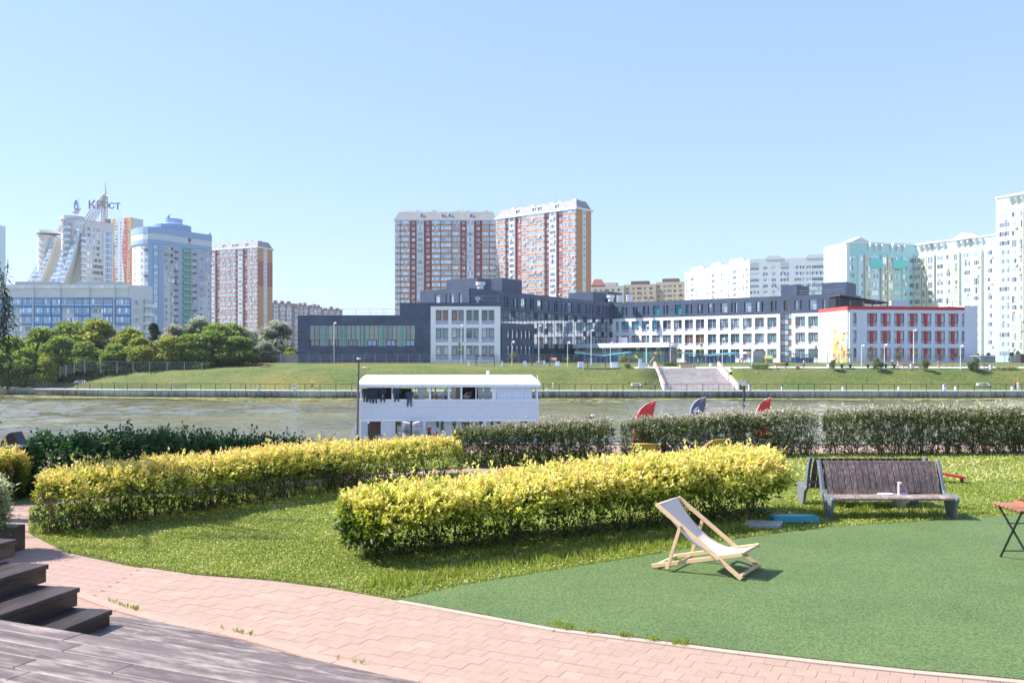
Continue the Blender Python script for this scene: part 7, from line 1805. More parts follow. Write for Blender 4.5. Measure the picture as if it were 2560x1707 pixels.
# globe lamp, cream tube, orange pots on the boat edge
gl = thing('globe_lamp', 'thin black lamp post with a white globe in front of the boat doorway', 'lamp', (bx(921, 72), 72, ZW+.28)); MB().tube((0, 0, 0), (0, 0, bz(1059, 72)-ZW-.28), .045, n=8).build('pole', metal_d, gl); MB().ball((0, 0, bz(1055.5, 72)-ZW-.28), .10, 10, 8).build('globe', whitep, gl)
tb_ = thing('litter_bin', 'cream round bin with a dark lid behind the left golden hedge', 'bin', (bx(951, 66), 66, ZW+.28)); MB().tube((0, 0, 0), (0, 0, bz(1089, 66)-ZW-.28), .17, n=14).build('body', mat('cream_bin', (.5, .46, .38), .6), tb_); MB().tube((0, 0, bz(1089, 66)-ZW-.28), (0, 0, bz(1087, 66)-ZW-.28), .18, n=14).build('lid', metal_d, tb_)
# mooring pile with cap at the left of the boat
pl = thing('mooring_pile', 'tall rusty mooring pile with a pale cap at the left end of the houseboat', 'mooring pile', (bx(893, 72), 72, ZW-.5))
zt1 = bz(897, 72)-pl.location.z; MB().path([(0, 0, 0), (.02, 0, zt1*.3), (.12, 0, zt1)], [.10, .085, .075], 10).build('pole', mat('rust_grey_steel', (.13, .10, .085), .7, .3, 3), pl)
MB().tube((.12, 0, zt1-.05), (.13, 0, zt1+.10), .15, .15, 12).build('cap', metal_w, pl); MB().tube((.12, 0, zt1-.25), (.12, 0, zt1-.05), .09, .12, 12).build('collar', metal_d, pl)
MB().tube((-.01, 0, .6), (0, 0, 1.6), .17, .13, 10).build('sleeve', mat('pile_sleeve', (.07, .065, .06), .8), pl)
# street lamp on the pontoon at right
YL = 70; lp = thing('dock_lamp', 'dark dock lamp post with a flat pale lamp head between the feather flags', 'lamp', ((1860-CX)/F*YL, YL, ZW+.28)); hz_ = ZC+(HY-964)/F*YL-lp.location.z
MB().tube((0, 0, 0), (0, 0, hz_), .11, .085, 10).build('pole', metal_d, lp)
MB().add([(-.55, -.2, hz_+.42), (.16, -.2, hz_+.35), (.16, .2, hz_+.35), (-.55, .2, hz_+.42), (-.2, -.2, hz_+.05), (.16, -.2, hz_+.05), (.16, .2, hz_+.05), (-.2, .2, hz_+.05)], [(0, 1, 2, 3)[::-1], (4, 5, 6, 7)[::-1], (0, 4, 5, 1), (1, 5, 6, 2), (2, 6, 7, 3), (3, 7, 4, 0)]).build('lamp_head', metal_w, lp, fix=True)
MB().box(-.05, .05, -.115, -.10, hz_*.55, hz_*.66).box(-.04, .06, -.115, -.10, hz_*.70, hz_*.74).build('sticker', whitep, lp)
# feather flags
def flag(label, edge_px, curve_px, bottom_y, m_, Y=70, mark=False):
    """edge_px: straight right edge top->bottom; curve_px: curved mast edge top->bottom"""
    P3 = lambda p: Vector(((p[0]-CX)/F*Y, Y, ZC+(HY-p[1])/F*Y))
    base = P3(curve_px[-1]); base.z = ZW+.28
    t = thing('feather_flag', label, 'flag', tuple(base), 'feather flags on the pontoon')
    n = 26; b = MB()
    ys = np.linspace(curve_px[0][1], bottom_y, n)
    cx_ = np.interp(ys, [p[1] for p in curve_px], [p[0] for p in curve_px]); ex_ = np.interp(ys, [p[1] for p in edge_px], [p[0] for p in edge_px])
    for i in range(n):
        for j in range(7):
            f_ = j/6; q = P3((cx_[i]+(ex_[i]-cx_[i])*f_, ys[i])); q.y += .06*math.sin(f_*7+i*.25)*f_*1.5; b.v.append(tuple(q))
    for i in range(n-1):
        for j in range(6): k = i*7+j; b.f.append((k, k+1, k+8, k+7)); b.m.append(0)
    o = b.build('banner', m_, t, world=True, smooth=True); s_ = o.modifiers.new('s', 'SOLIDIFY'); s_.thickness = .012
    mp_ = [P3(p)+Vector((0, .02, 0)) for p in curve_px]; mp_.append(Vector((mp_[-1].x, Y, ZW+.3))); MB().path(mp_, .028, 6).build('mast', metal_w, t, world=True)
    MB().disc((mp_[-1].x, Y), .4, ZW+.28, ZW+.34, 14).build('base_plate', metal_d, t, world=True)
    if mark:
        m2 = MB(); c = P3((1742.5, 1024)); logo(m2, (c.x, c.y-.12, c.z), .31); m2.build('logo', whitep, t, world=True)
redf = mat('flag_red', (.62, .045, .03), .7); greyf = mat('flag_grey_violet', (.13, .115, .18), .7)
flag('tall red feather flag nearest the houseboat, reaching down behind the hedge', [(1640, 1001), (1636, 1025), (1627, 1055), (1618, 1090), (1606, 1122)], [(1640, 1001), (1630, 1003), (1614, 1011), (1601, 1022), (1592, 1036), (1587, 1052), (1584, 1080), (1578, 1122)], 1118, redf)
flag('dark grey violet feather flag with a white wave mark between two red flags', [(1765, 993), (1765, 1115)], [(1765, 993), (1757, 994), (1744, 999), (1733, 1009), (1727, 1021), (1724, 1036), (1723, 1115)], 1104, greyf, mark=True)
flag('rightmost red feather flag beside the dock lamp', [(1928, 994), (1925, 1036), (1920, 1100)], [(1928, 994), (1920, 995.5), (1908, 1002), (1898, 1013), (1891, 1027), (1888, 1040), (1886, 1100)], 1096, redf)
# bollard top and two people sitting on towels by the pontoon edge
bo = thing('bollard', 'small white capped bollard showing over the hedge right of the houseboat', 'bollard', ((1483-CX)/F*64, 64, ZW+.28)); hb = ZC+(HY-1040)/F*64-bo.location.z; MB().tube((0, 0, 0), (0, 0, hb), .12, n=10).build('post', metal_g, bo); MB().tube((0, 0, hb), (0, 0, hb+.12), .16, n=10).build('cap', metal_w, bo); MB().box(-.5, -.1, -.04, .04, hb-.15, hb-.02).build('arm', metal_d, bo)
for px, Y, c, c2, lab, rz_ in ((1563, 30, (.62, .05, .07), (.7, .6, .6), 'person in red and white sitting on the promenade kerb behind the hedge', R(20)), (1551, 30.2, (.66, .6, .6), (.5, .03, .05), 'person in a pale top sitting beside the one in red behind the hedge', R(-30))):
    pass
person('person in red and pink sitting on the pontoon behind the hedge beside the red flag', ((1566-CX)/F*66, 66, ZW+.28), R(30), 'sitground', (.62, .06, .09), (.6, .25, .28), group='people on the pontoon')
person('person in a white top sitting beside the pink one behind the hedge', ((1546-CX)/F*66.5, 66.5, ZW+.28), R(-20), 'sitground', (.7, .66, .66), (.55, .05, .07), group='people on the pontoon')
# ---------------------------------------------------------------- far bank furniture
def gz(px, Y): x = (px-CX)/F*Y; return (x, Y, zt(x, Y))
def Yat(px, py):
    """depth at which the far bank ground is seen on row py"""
    for Y in np.arange(169, 204, .25):
        x = (px-CX)/F*Y
        if HY+(ZC-zt(x, Y))*F/Y <= py: return float(Y)
    return 200.0
# broad steps down the bank
stt = thing('bank_steps', 'broad concrete steps with sloping side walls leading down the far grass bank', 'steps', (35, 176, ZP))
nst_ = 21
for i in range(nst_):
    f = i/(nst_-1); z = ZP+.19*(i+1); y = 172.9+i*.37+(1.0 if i > 8 else 0); x0 = 28.7-f*.6; x1 = 42.2-f*1.7
    MB().box(x0, x1, y, y+(1.4 if i == 8 else .42)+.6, z-.6, z).build('step', mat('pale_step_concrete', (.68, .61, .55), .85, .15, 1) if i % 2 else mat('step_concrete', (.54, .48, .43), .85, .2, 1), stt, world=True)
tanc = mat('tan_capping', (.50, .36, .24), .7)
for xa, xb in ((28.2, 28.6), (40.9, 42.5)):
    for (f0, f1, zz0, zz1) in ((0, .44, ZP+.3, ZP+2.0), (.50, 1.05, ZP+2.1, ZP+4.5)):
        a = Vector((xb+(xa-xb)*f0, 172.7+8.8*f0, zz0)); b = Vector((xb+(xa-xb)*f1, 172.7+8.8*f1, zz1))
        MB().add([a+Vector((-.18, 0, -.6)), b+Vector((-.18, 0, -.6)), b+Vector((.18, 0, -.6)), a+Vector((.18, 0, -.6)), a+Vector((-.18, 0, .75)), b+Vector((-.18, 0, .75)), b+Vector((.18, 0, .75)), a+Vector((.18, 0, .75))], [(3, 2, 1, 0), (4, 5, 6, 7), (0, 1, 5, 4), (1, 2, 6, 5), (2, 3, 7, 6), (3, 0, 4, 7)]).build('side_wall', lilac, stt, world=True, fix=True)
        MB().bar(a+Vector((0, 0, .80)), b+Vector((0, 0, .80)), .44, .10).build('capping', tanc, stt, world=True)
# top path on the bank and terrace slab above the steps
m_ = MB(); m_.v = []
for i, x in enumerate(np.arange(24, 112, 2)):
    y = yq(x)+12.2; z = zt(x, y); m_.v += [(x, y-.5, z+.03), (x, y+2.2, zt(x, y+2.2)+.06), (x, y-.5, z-.12)]
    if i: k = i*3; m_.f += [(k-3, k, k+1, k-2), (k-1, k+2, k, k-3)]; m_.m += [0, 0]
tag(m_.build('upper_path', conc_l), kind='structure')
# lamps
lmp = thing('park_lamp', 'x', 'lamp', (0, 0, 0), 'lamp posts on the far bank')
MB().tube((0, 0, 0), (0, 0, 1), .012, n=6).build('pole', metal_w, lmp)
hd_ = MB().tube((0, 0, 0), (0, -.35, .08), .04, n=5).ball((0, -.45, -.12), .22, 8, 6, 0, .8).build('lamp_head', metal_w, lmp, (0, 0, 1))
def lamp(px, top, base, label, o=None, tall=False, w_=.09):
    Y = Yat(px, base); x, y, z = gz(px, Y); H = (base-top)/F*Y
    t = thing('park_lamp' if not tall else 'light_mast', label, 'lamp', (x, y, z), 'lamp posts on the far bank')
    MB().tube((0, 0, 0), (0, 0, H), w_, w_*.6, 6).build('pole', metal_w, t)
    MB().tube((0, 0, H-.1), (.3, -.2, H), .04, n=5).build('arm', metal_w, t)
    MB().ball((.38, -.25, H-.2), .26, 8, 6, 0, .9).build('lamp_head', metal_w, t)
for px, a, b, lab in [(835, 806, 907, 'thin tall mast in front of the long hall window'), (1153, 812, 908, 'thin mast in front of the white classroom block'), (1280, 853, 914, 'lamp post beside the yellow sapling before the dark annex'),
    (1347, 812, 908, 'tall mast in front of the glass curtain wall'), (1419, 855, 916, 'lamp post left of the V roofed play pavilion'), (1478, 824, 912, 'tall mast at the left end of the V roofed pavilion'), (1526, 856, 917, 'lamp post in front of the V roofed pavilion'),
    (1616, 812, 920, 'tall mast at the top left of the bank steps'), (1676, 860, 915, 'lamp post above the middle of the bank steps'), (1806, 846, 916, 'lamp post at the top right of the bank steps'), (1879, 857, 920, 'lamp post beside the low shrub bed'),
    (2068, 860, 921, 'lamp post left of the mosaic gable'), (2154, 862, 915, 'lamp post right of the mosaic gable'), (2211, 861, 922, 'lamp post between the picnic tables'), (2284, 824, 910, 'tall mast in front of the red striped wing'), (2401, 864, 924, 'lamp post near the right end of the red striped wing'), (93, 915, 958, 'lamp post by the promenade at the left'),
    (2102, 845, 908, 'slim pole at the foot of the mosaic gable')]: lamp(px, a, b, lab, tall=a < 830, w_=.12 if a < 830 else .09)
bpy.data.objects.remove(hd_); [bpy.data.objects.remove(o) for o in list(lmp.children)]; bpy.data.objects.remove(lmp)
# fence in front of the school
fen = thing('school_fence', 'tall thin grey mesh fence running in front of the whole school', 'fence', (0, 197.6, ZG))
pme = MB().box(-.05, .05, -.04, .04, 0, 2.0).mesh('post', metal_g); YF = 197.6
fpx = list(np.arange(745, 2556, 27.6))
for px in fpx: x = (px-CX)/F*YF; inst(pme, 'post', fen, (x, YF, zt(x, YF)-.1), world=True)
b = MB(); m2 = MB()
for i in range(len(fpx)-1):
    xa, xb = (fpx[i]-CX)/F*YF, (fpx[i+1]-CX)/F*YF; za, zb = zt(xa, YF), zt(xb, YF)
    for h_ in (.15, 1.0, 1.85): b.bar((xa, YF, za+h_), (xb, YF, zb+h_), .03, .035)
    for k in range(1, 12): x = xa+(xb-xa)*k/12; m2.box(x-.009, x+.009, YF-.01, YF+.01, za+.05, za+1.85)
b.build('rail', metal_g, fen, world=True); tag(m2.build('wires', metal_g, fen, world=True), kind='stuff')
gf = thing('grey_board_fence', 'grey corrugated board fence left of the dark hall, behind the meadow', 'fence', ((686-CX)/F*204, 204, ZG))
a0, a1 = (628-CX)/F*207, (744-CX)/F*201; n = 40
for i in range(n):
    x = a0+(a1-a0)*i/n; y = 207-6*i/n; MB().box(x+.02, x+(a1-a0)/n-.01, y-.03, y+.03, ZG, ZG+2.1+.02*math.sin(i)).build('plank', mat('board_fence_grey', (.33, .30, .32), .7, .06, 1), gf, world=True)
for px in (630, 703, 742): x = (px-CX)/F*203.5; MB().box(x-.06, x+.06, 203.2-(px-703)*.04, 203.4-(px-703)*.04, ZG, ZG+2.3).build('post', metal_w, gf, world=True)
# meadow fence at left, framed panels
mf = thing('meadow_fence', 'galvanised frame and mesh fence on the bank edge in front of the trees', 'fence', ((330-CX)/F*186, 186, 0))
pts = [(150, 917, 927+8), (165, 913, 932), (186, 903.5, 925), (212, 902.5, 924), (252, 902.5, 925), (293, 902.5, 925.5), (333, 904, 926), (374, 904, 926.5), (418, 904.5, 927), (461, 905, 927.5), (505, 905.5, 927.5)]
pv_ = [(Vector(((px-CX)/F*186, 186, ZC+(HY-b_)/F*186)), ZC+(HY-t_)/F*186) for px, t_, b_ in pts]
for p, zt_ in pv_: MB().box(p.x-.07, p.x+.07, 185.95, 186.05, p.z-.6, zt_).build('post', metal_g, mf, world=True)
b = MB(); m2 = MB()
for (p, z1_), (q, z2_) in zip(pv_, pv_[1:]):
    b.bar((p.x, 186, z1_-.03), (q.x, 186, z2_-.03), .05, .05)
    for k in range(1, 10):
        x = p.x+(q.x-p.x)*k/10; m2.box(x-.012, x+.012, 185.99, 186.01, min(p.z, q.z)-.2, min(z1_, z2_)-.05)
b.build('rail', metal_g, mf, world=True); tag(m2.build('wires', metal_g, mf, world=True), kind='stuff')
# tall weeds with yellow flowers behind that fence
n = 5200; px = rng.uniform(160, 520, n); Y = rng.uniform(186.6, 189.5, n); x = (px-CX)/F*Y; z = np.array([zt(a, b) for a, b in zip(x, Y)]); h_ = rng.uniform(0, 1.0, n)*(1.0+.5*np.sin(px*.05)); C = np.stack([x, Y, z+h_*.9], 1)
r_ = rng.random(n)*.6+np.where((h_ > .9) & (px < 330) & (px > 210) & (rng.random(n) < .4), .4, 0)
tag(leafcloud('tall_weeds', C, unit(rng.normal(size=(n, 3))*[.5, .5, 1]+[0, 0, .6]), unit(rng.normal(size=(n, 3))), .55, .22, r_, leafmat('tall_weed_leaf', [(.05, .09, .02), (.11, .17, .04), (.20, .24, .08), (.6, .48, .06)], .35)), kind='stuff')
# swing frames on platforms
sw_b = mat('brown_swing_frame', (.16, .08, .06), .6)
def swing(pl0, pl1, p0, p1, top, base, platf, label, blocks):
    Y = Yat((p0+p1)/2, base); X = lambda q: (q-CX)/F*Y; Z = lambda q: ZC+(HY-q)/F*Y
    t = thing('swing_frame', label, 'swing frame', (X((p0+p1)/2), Y, Z(base)), 'swing frames on platforms above the bank')
    MB().box(X(pl0), X(pl1), Y-1.8, Y+1.5, Z(platf), Z(base)).build('platform', conc_l, t, world=True)
    MB().box(X(pl0)+.1, X(pl1)-.1, Y-1.85, Y-1.81, Z(platf)-.02, Z(base)-.08).build('platform_edge', sw_b, t, world=True)
    for q in (p0, p1): MB().box(X(q)-.10, X(q)+.10, Y-.1, Y+.1, Z(base), Z(top)).build('post', sw_b, t, world=True)
    MB().box(X(p0)-.1, X(p1)+.1, Y-.1, Y+.1, Z(top)-.18, Z(top)).build('beam', sw_b, t, world=True)
    MB().box(X(p0)+1.0, X(p1)-1.0, Y-.25, Y+.2, Z(base)+.45, Z(base)+.52).build('swing_seat', sw_b, t, world=True)
    b = MB(); [b.tube((X(p0)+1.1+(X(p1)-X(p0)-2.2)*k, Y, Z(base)+.5), (X(p0)+1.0+(X(p1)-X(p0)-2.0)*k, Y, Z(top)-.1), .02, n=4) for k in (0, 1)]; b.build('chains', metal_g, t, world=True)
    for i, (a, c, tp) in enumerate(blocks):
        o = MB().box(X(a), X(c), Y-.9, Y+.2, Z(base), Z(tp)).build('concrete_block', lilac); tag(o, '%s pale concrete block on the platform of the %s' % (('left', 'right')[i], label.split(',')[0]), 'block', 'concrete blocks on the platforms')
swing(1170, 1258, 1190.5, 1236, 888.5, 914.5, 917.5, 'swing frame before the white classroom block, brown posts', [(1169, 1174, 902), (1253, 1257, 902)])
swing(1314, 1402, 1330, 1374.5, 888.5, 914.5, 918.5, 'swing frame before the glass curtain wall, brown posts', [(1308, 1316, 902), (1389, 1399, 903)])
swing(1457, 1545, 1469.5, 1514, 890.5, 919, 924, 'swing frame before the V roofed pavilion, brown posts', [(1445, 1458, 904), (1527, 1543, 905)])
# play pavilions
roof_t = mat('teal_pavilion_roof', (.04, .24, .30), .5); roof_u = mat('orange_pavilion_underside', (.55, .22, .12), .6); bluw = [mat('play_blue', (.06, .24, .75), .5), mat('play_blue_light', (.12, .42, .85), .5), mat('play_blue_deep', (.04, .16, .60), .5)]
def pavilion(lx, vx, rx, ly, vy, ry, wx0, wx1, wy0, wy1, label, Y=200.5):
    X = lambda q: (q-CX)/F*Y; Z = lambda q: ZC+(HY-q)/F*Y
    t = thing('play_pavilion', label, 'pavilion', (X((wx0+wx1)/2), Y, ZG), 'play pavilions with blue walls')
    for (a, ya, c, yc_) in ((lx, ly, vx, vy), (vx, vy, rx, ry)):
        if a == c: continue
        A, B = Vector((X(a), Y, Z(ya))), Vector((X(c), Y, Z(yc_)))
        m_ = MB().add([A+Vector((0, -2.2, -.25)), B+Vector((0, -2.2, -.25)), B+Vector((0, 3, 0)), A+Vector((0, 3, 0)), A+Vector((0, -2.2, -.1)), B+Vector((0, -2.2, -.1)), B+Vector((0, 3, .15)), A+Vector((0, 3, .15))], [(3, 2, 1, 0), (4, 5, 6, 7), (0, 1, 5, 4), (1, 2, 6, 5), (2, 3, 7, 6), (3, 0, 4, 7)])
        m_.build('roof', roof_t, t, world=True)
        if a < vx: MB().bar(A+Vector((.5, 1, .32)), B+Vector((0, 1, .4)), .12, .12).build('roof_edge', roof_u, t, world=True)
    n = max(4, int((wx1-wx0)/10))
    for i in range(n): a, c = wx0+(wx1-wx0)*i/n, wx0+(wx1-wx0)*(i+1)/n; MB().box(X(a)+.03, X(c)-.03, Y, Y+.15, Z(wy1), Z(wy0)-random.choice((0, 0, .1))).build('panel', random.choice(bluw), t, world=True)
    for q in np.linspace(wx0+2, wx1-2, 4): MB().box(X(q)-.06, X(q)+.06, Y-.9, Y-.8, ZG, Z(min(wy0, max(ly, vy)))).build('post', metal_g, t, world=True)
    MB().box(X(wx0)-3, X(wx1)+3, Y-2.0, Y-1.9, Z(wy1)-.2, Z(wy1)+.12).build('play_kerb', mat('aqua_rubber', (.18, .52, .50), .8), t, world=True)
pavilion(1438, 1506, 1577, 880.5, 889, 880, 1459, 1545, 888.5, 911, 'open play pavilion with V shaped teal roof and blue walls before the entrance')
pavilion(1698, 1770, 1842, 880.5, 888.5, 881.5, 1713, 1837, 889, 910.5, 'long play pavilion with teal and orange roof right of the bank steps')
pavilion(1965, 1965, 2034, 881, 881, 888, 1978, 2033, 893, 910, 'small play pavilion with a slanting teal roof near the mosaic gable')
# playhouses, display board
def playhouse(px, top, base, w_, rc, wc, label):
    Y = 200; X = (px-CX)/F*Y; k = F/Y; H = (base-top)/k; W_ = w_/k
    t = thing('playhouse', label, 'playhouse', (X, Y, ZG), 'playhouses in the playground')
    MB().box(-W_*.38, W_*.38, -.5, .5, 0, H*.6).build('wall', wc, t); MB().prof([(-.8, 0), (.8, 0), (0, H*.42)], -W_/2, W_/2).build('roof', rc, t, (0, 0, H*.58), 0, fix=True); MB().box(-W_*.12, W_*.12, -.53, -.5, .1, H*.45).build('door', bluw[1], t)
og, gr_ = mat('play_orange', (.60, .20, .09), .6), mat('play_lime', (.38, .52, .14), .6)
playhouse(1383, 893, 909, 17, og, mat('play_aqua', (.1, .42, .46), .6), 'small playhouse with an orange roof and aqua wall left of the V roofed pavilion')
playhouse(1583, 887, 909, 20, gr_, og, 'playhouse with a lime roof and orange wall right of the V roofed pavilion')
playhouse(1922, 888, 910, 19, gr_, og, 'playhouse with a lime roof between two blue pavilions')
Y = 201; X = lambda q: (q-CX)/F*Y; Z = lambda q: ZC+(HY-q)/F*Y
t = thing('display_board', 'large grey framed board with pink and teal stripes in the playground', 'display board', (X(1899), Y, ZG)); MB().box(X(1883), X(1914.5), Y, Y+.3, ZG, Z(876.5)).build('frame', mat('board_frame_grey', (.30, .36, .37), .6), t, world=True)
for i, c in enumerate(((.62, .3, .36), (.35, .55, .5), (.62, .36, .42), (.5, .52, .62), (.6, .34, .4))): MB().box(X(1885.5), X(1907), Y-.05, Y-.01, Z(892)+i*.27, Z(892)+i*.27+.25).build('stripe', mat('board_stripe_%d' % i, c, .5), t, world=True)
# slides and climbing gear (coloured)
for i, (px, c, lab) in enumerate(((1862, (.6, .25, .16), 'orange and blue slide tower beside the display board'), (1870, (.62, .6, .66), 'pale slide tower next to the orange one'), (1640, (.5, .36, .1), 'yellow climbing frame behind the fence above the steps'), (1351, (.45, .43, .45), 'grey play mound with a child seated on it'))):
    t = thing('slide_tower' if i != 3 else 'play_mound', lab, 'play equipment', ((px-CX)/F*199.5, 199.5, ZG), 'play equipment in the playground'); m_ = mat('play_%d' % i, c, .6)
    if i == 3: MB().ball((0, 0, 0), 1.4, 12, 8, 0, .55).build('mound', m_, t); continue
    MB().bar((-.6, 0, 0), (-.3, 0, 2.2), .1, .1).bar((.6, 0, 0), (.3, 0, 2.2), .1, .1).build('leg', m_, t); MB().bar((-.3, 0, 1.6), (-1.5, -.2, .1), .5, .06).build('chute', m_, t); MB().box(-.35, .35, -.3, .3, 1.5, 1.6).build('deck', bluw[1], t); MB().prof([(-.4, 0), (.4, 0), (0, .5)], -.4, .4).build('roof', og if i != 0 else whitep, t, (0, 0, 2.2), 0, fix=True)
# benches, picnic tables, bins
bench_w = mat('far_bench_wood', (.42, .24, .13), .7)
def fbench(px, base, w_, label, m=bench_w):
    Y = Yat(px, base); x, y, z = gz(px, Y); W_ = w_/F*Y
    t = thing('far_bench', label, 'bench', (x, y, z+.02), 'benches on the far bank')
    MB().box(-W_/2, W_/2, -.25, .25, .38, .46).build('seat', m, t); MB().box(-W_/2, W_/2, .25, .32, .5, .85).build('backrest', m, t)
    for s in (-1, 1): MB().box(s*W_*.46-.12, s*W_*.46+.12, -.28, .3, 0, .38).build('leg', lilac, t)
for px, b_, w_, lab in ((1716, 918, 33, 'wooden bench on the terrace above the steps, right one'), (1638, 917, 34, 'wooden bench on the terrace above the steps, left one'), (1952, 920, 28, 'wooden bench between the low shrub bed and the mower'), (2265, 921, 18, 'pale wooden bench left of the white bin'), (2291, 921, 18, 'pale wooden bench right of the white bin'), (2466, 922, 18, 'dark wooden bench behind the big round bush'), (2078, 920, 12, 'small bench beside the round willow near the mosaic gable')): fbench(px, b_, w_, lab)
def ftable(px, base, w_, label):
    Y = Yat(px, base); x, y, z = gz(px, Y); W_ = w_/F*Y
    t = thing('picnic_table', label, 'table', (x, y, z+.02), 'dark picnic tables on the far bank')
    MB().box(-W_/2, W_/2, -.6, .6, .68, .78).build('table_top', metal_d, t)
    for s in (-1, 1): MB().add([(s*W_*.38-.28, -.1, .68), (s*W_*.38+.28, -.1, .68), (s*W_*.38+.14, -.1, 0), (s*W_*.38-.14, -.1, 0), (s*W_*.38-.28, .1, .68), (s*W_*.38+.28, .1, .68), (s*W_*.38+.14, .1, 0), (s*W_*.38-.14, .1, 0)], [(0, 3, 2, 1), (4, 5, 6, 7), (0, 4, 7, 3), (1, 2, 6, 5), (2, 3, 7, 6)]).build('leg', metal_d, t)
ftable(2115, 921, 28, 'dark picnic table left of the first round willow'); ftable(2178, 921, 22, 'dark picnic table half hidden by the first round willow'); ftable(2225, 921, 28, 'dark picnic table beside the person with the backpack')
def fbin(px, top, base, w_, label, nm='litter_bin'):
    Y = Yat(px, base); x, y, z = gz(px, Y); W_ = w_/F*Y; H = (base-top)/F*Y
    t = thing(nm, label, 'bin' if 'bin' in nm else 'pillar', (x, y, z), 'bins and pillars on the far bank')
    MB().box(-W_/2, W_/2, -.25, .25, 0, H).build('body', lilac, t); MB().box(-W_*.25, W_*.25, -.27, -.25, H*.72, H*.9).build('opening', metal_d, t) if 'bin' in nm else None
fbin(2279, 911, 922, 6, 'white litter bin between two pale benches'); fbin(2477, 913, 924, 6, 'white litter bin right of the big round bush'); fbin(2073, 911, 920, 5, 'white litter bin beside the lamp near the mosaic gable')
fbin(1777, 908, 919, 5, 'slim white pillar at the top right end of the steps', 'white_pillar'); fbin(1601, 897, 920, 8, 'tall white pillar at the top left of the steps', 'white_pillar'); fbin(1609, 907, 920, 4, 'shorter white pillar beside the tall one', 'white_pillar')
for px, lab in ((1875, 'grey litter bin on the promenade right of the dock lamp'), (737, 'grey litter bin on the promenade left of the runner'), (2361, 'grey litter bin on the promenade below the red striped wing')): fbin(px, 961, 976.5, 7, lab)
for px, q in ((1955, 'right of the dock lamp'), (2107, 'under the mosaic gable'), (2247, 'under the picnic tables'), (2389, 'right of the grey litter bin'), (2530, 'beside the people at the right edge'), (646, 'far to the left of the runner')): fbin(px, 967, 977, 2.5, 'short pale bollard light on the promenade '+q, 'bollard_light')
# stone heaps framed in concrete at the foot of the slope
for px, base, w_, lab in ((1590, 966, 30, 'basket of dark stones in a pale frame at the slope foot left of the steps'), (2458, 966, 40, 'basket of stones in a pale frame at the slope foot at right'), (200, 958, 34, 'pale stone blocks on the promenade at left')):
    Y = Yat(px, base); x, y, z = gz(px, Y); W_ = w_/F*Y
    t = thing('stone_basket', lab, 'stone basket', (x, y, z), 'stone baskets on the slope'); MB().add([(-W_/2, -.6, 0), (W_/2, -.6, 0), (W_/2, .6, .5), (-W_/2, .6, .5), (-W_/2, -.6, .25), (W_/2, -.6, .2), (W_/2*.8, .6, .95), (-W_/2*.8, .6, .95)], [(3, 2, 1, 0), (4, 5, 6, 7), (0, 1, 5, 4), (1, 2, 6, 5), (2, 3, 7, 6), (3, 0, 4, 7)]).build('frame', conc_l, t)
    b = MB()
    for k in range(50): q = random.uniform(-W_*.33, W_*.33); v = random.uniform(.15, .95); b.ball((q, -.6+1.1*v-.1, .25+.6*v), random.uniform(.08, .16), 5, 4)
    tag(b.build('stones', mat('dark_stone', (.12, .11, .11), .9), t), kind='stuff'); t.scale = (.85, .6, .6)
# round willows, saplings, shrubs on the bank
rw_l = leafmat('round_willow_leaf', [(.04, .07, .015), (.11, .15, .03), (.22, .24, .06), (.36, .36, .13)], .3)
sap_l = leafmat('yellow_sapling_leaf', [(.10, .11, .03), (.24, .22, .06), (.42, .36, .12), (.5, .42, .2)], .35)
rc_ = [crown_mesh('crown', rw_l, 41+i, 1.5, 2.4, 14, 3000, .16, low=.12, dens=.75) for i in range(2)]; sc_me = crown_mesh('crown', sap_l, 51, 1.2, 2.4, 9, 700, .16, low=.1, dens=.5); st_me = trunk_mesh('trunk', 2.2, .05, 7, .7, 7)
bl_l = leafmat('blue_green_bush_leaf', [(.03, .06, .03), (.08, .13, .06), (.2, .25, .14), (.36, .40, .26)], .3); bb_me = crown_mesh('crown', bl_l, 61, 1.6, 2.7, 16, 4200, .17, low=.0)
def small_tree(px, top, base, w_, me, W0, H0, label, nm='round_willow', stem=.3, grp='small trees on the far bank'):
    Y = Yat(px, base); x, y, z = gz(px, Y); k = Y/F; H = (base-top)*k; W_ = w_*k
    t = thing(nm, label, 'tree', (x, y, z), grp); sx = W_/W0; sz = H*(1-stem)/H0
    inst(me, 'crown', t, (0, 0, H*stem), random.uniform(0, 6), (sx, sx, sz)); inst(st_me, 'trunk', t, (0, 0, 0), random.uniform(0, 6), (sx*.9, sx*.9, H/2.4)); return t
small_tree(2194, 893, 928, 34, rc_[0], 3.0, 2.5, 'round topped willow nearest the mosaic gable picnic tables', stem=.16); small_tree(2313, 898, 930, 29, rc_[1], 3.0, 2.5, 'round topped willow in front of the red striped wing', stem=.22)
small_tree(2437, 893, 928, 38, bb_me, 3.2, 2.8, 'big round blue green bush near the right end of the bank', 'round_bush', .02); small_tree(2083, 896, 926, 22, rc_[1], 3.0, 2.5, 'round willow at the left foot of the mosaic gable', stem=.2)
small_tree(1967, 902, 921, 12, rc_[0], 3.0, 2.5, 'narrow small willow left of the mower', stem=.2)
small_tree(1283, 877, 914, 21, sc_me, 2.4, 2.5, 'yellow leaved sapling between the first two swing frames', 'sapling', .35); small_tree(1420, 889, 914, 19, sc_me, 2.4, 2.5, 'yellow leaved sapling between the second and third swing frames', 'sapling', .3); small_tree(1560, 883, 916, 26, sc_me, 2.4, 2.5, 'yellow leaved sapling right of the third swing frame', 'sapling', .3)
small_tree(1570, 907, 920, 22, rc_[1], 3.0, 2.5, 'low dark round shrub at the foot of the yellow sapling', 'round_bush', .0)
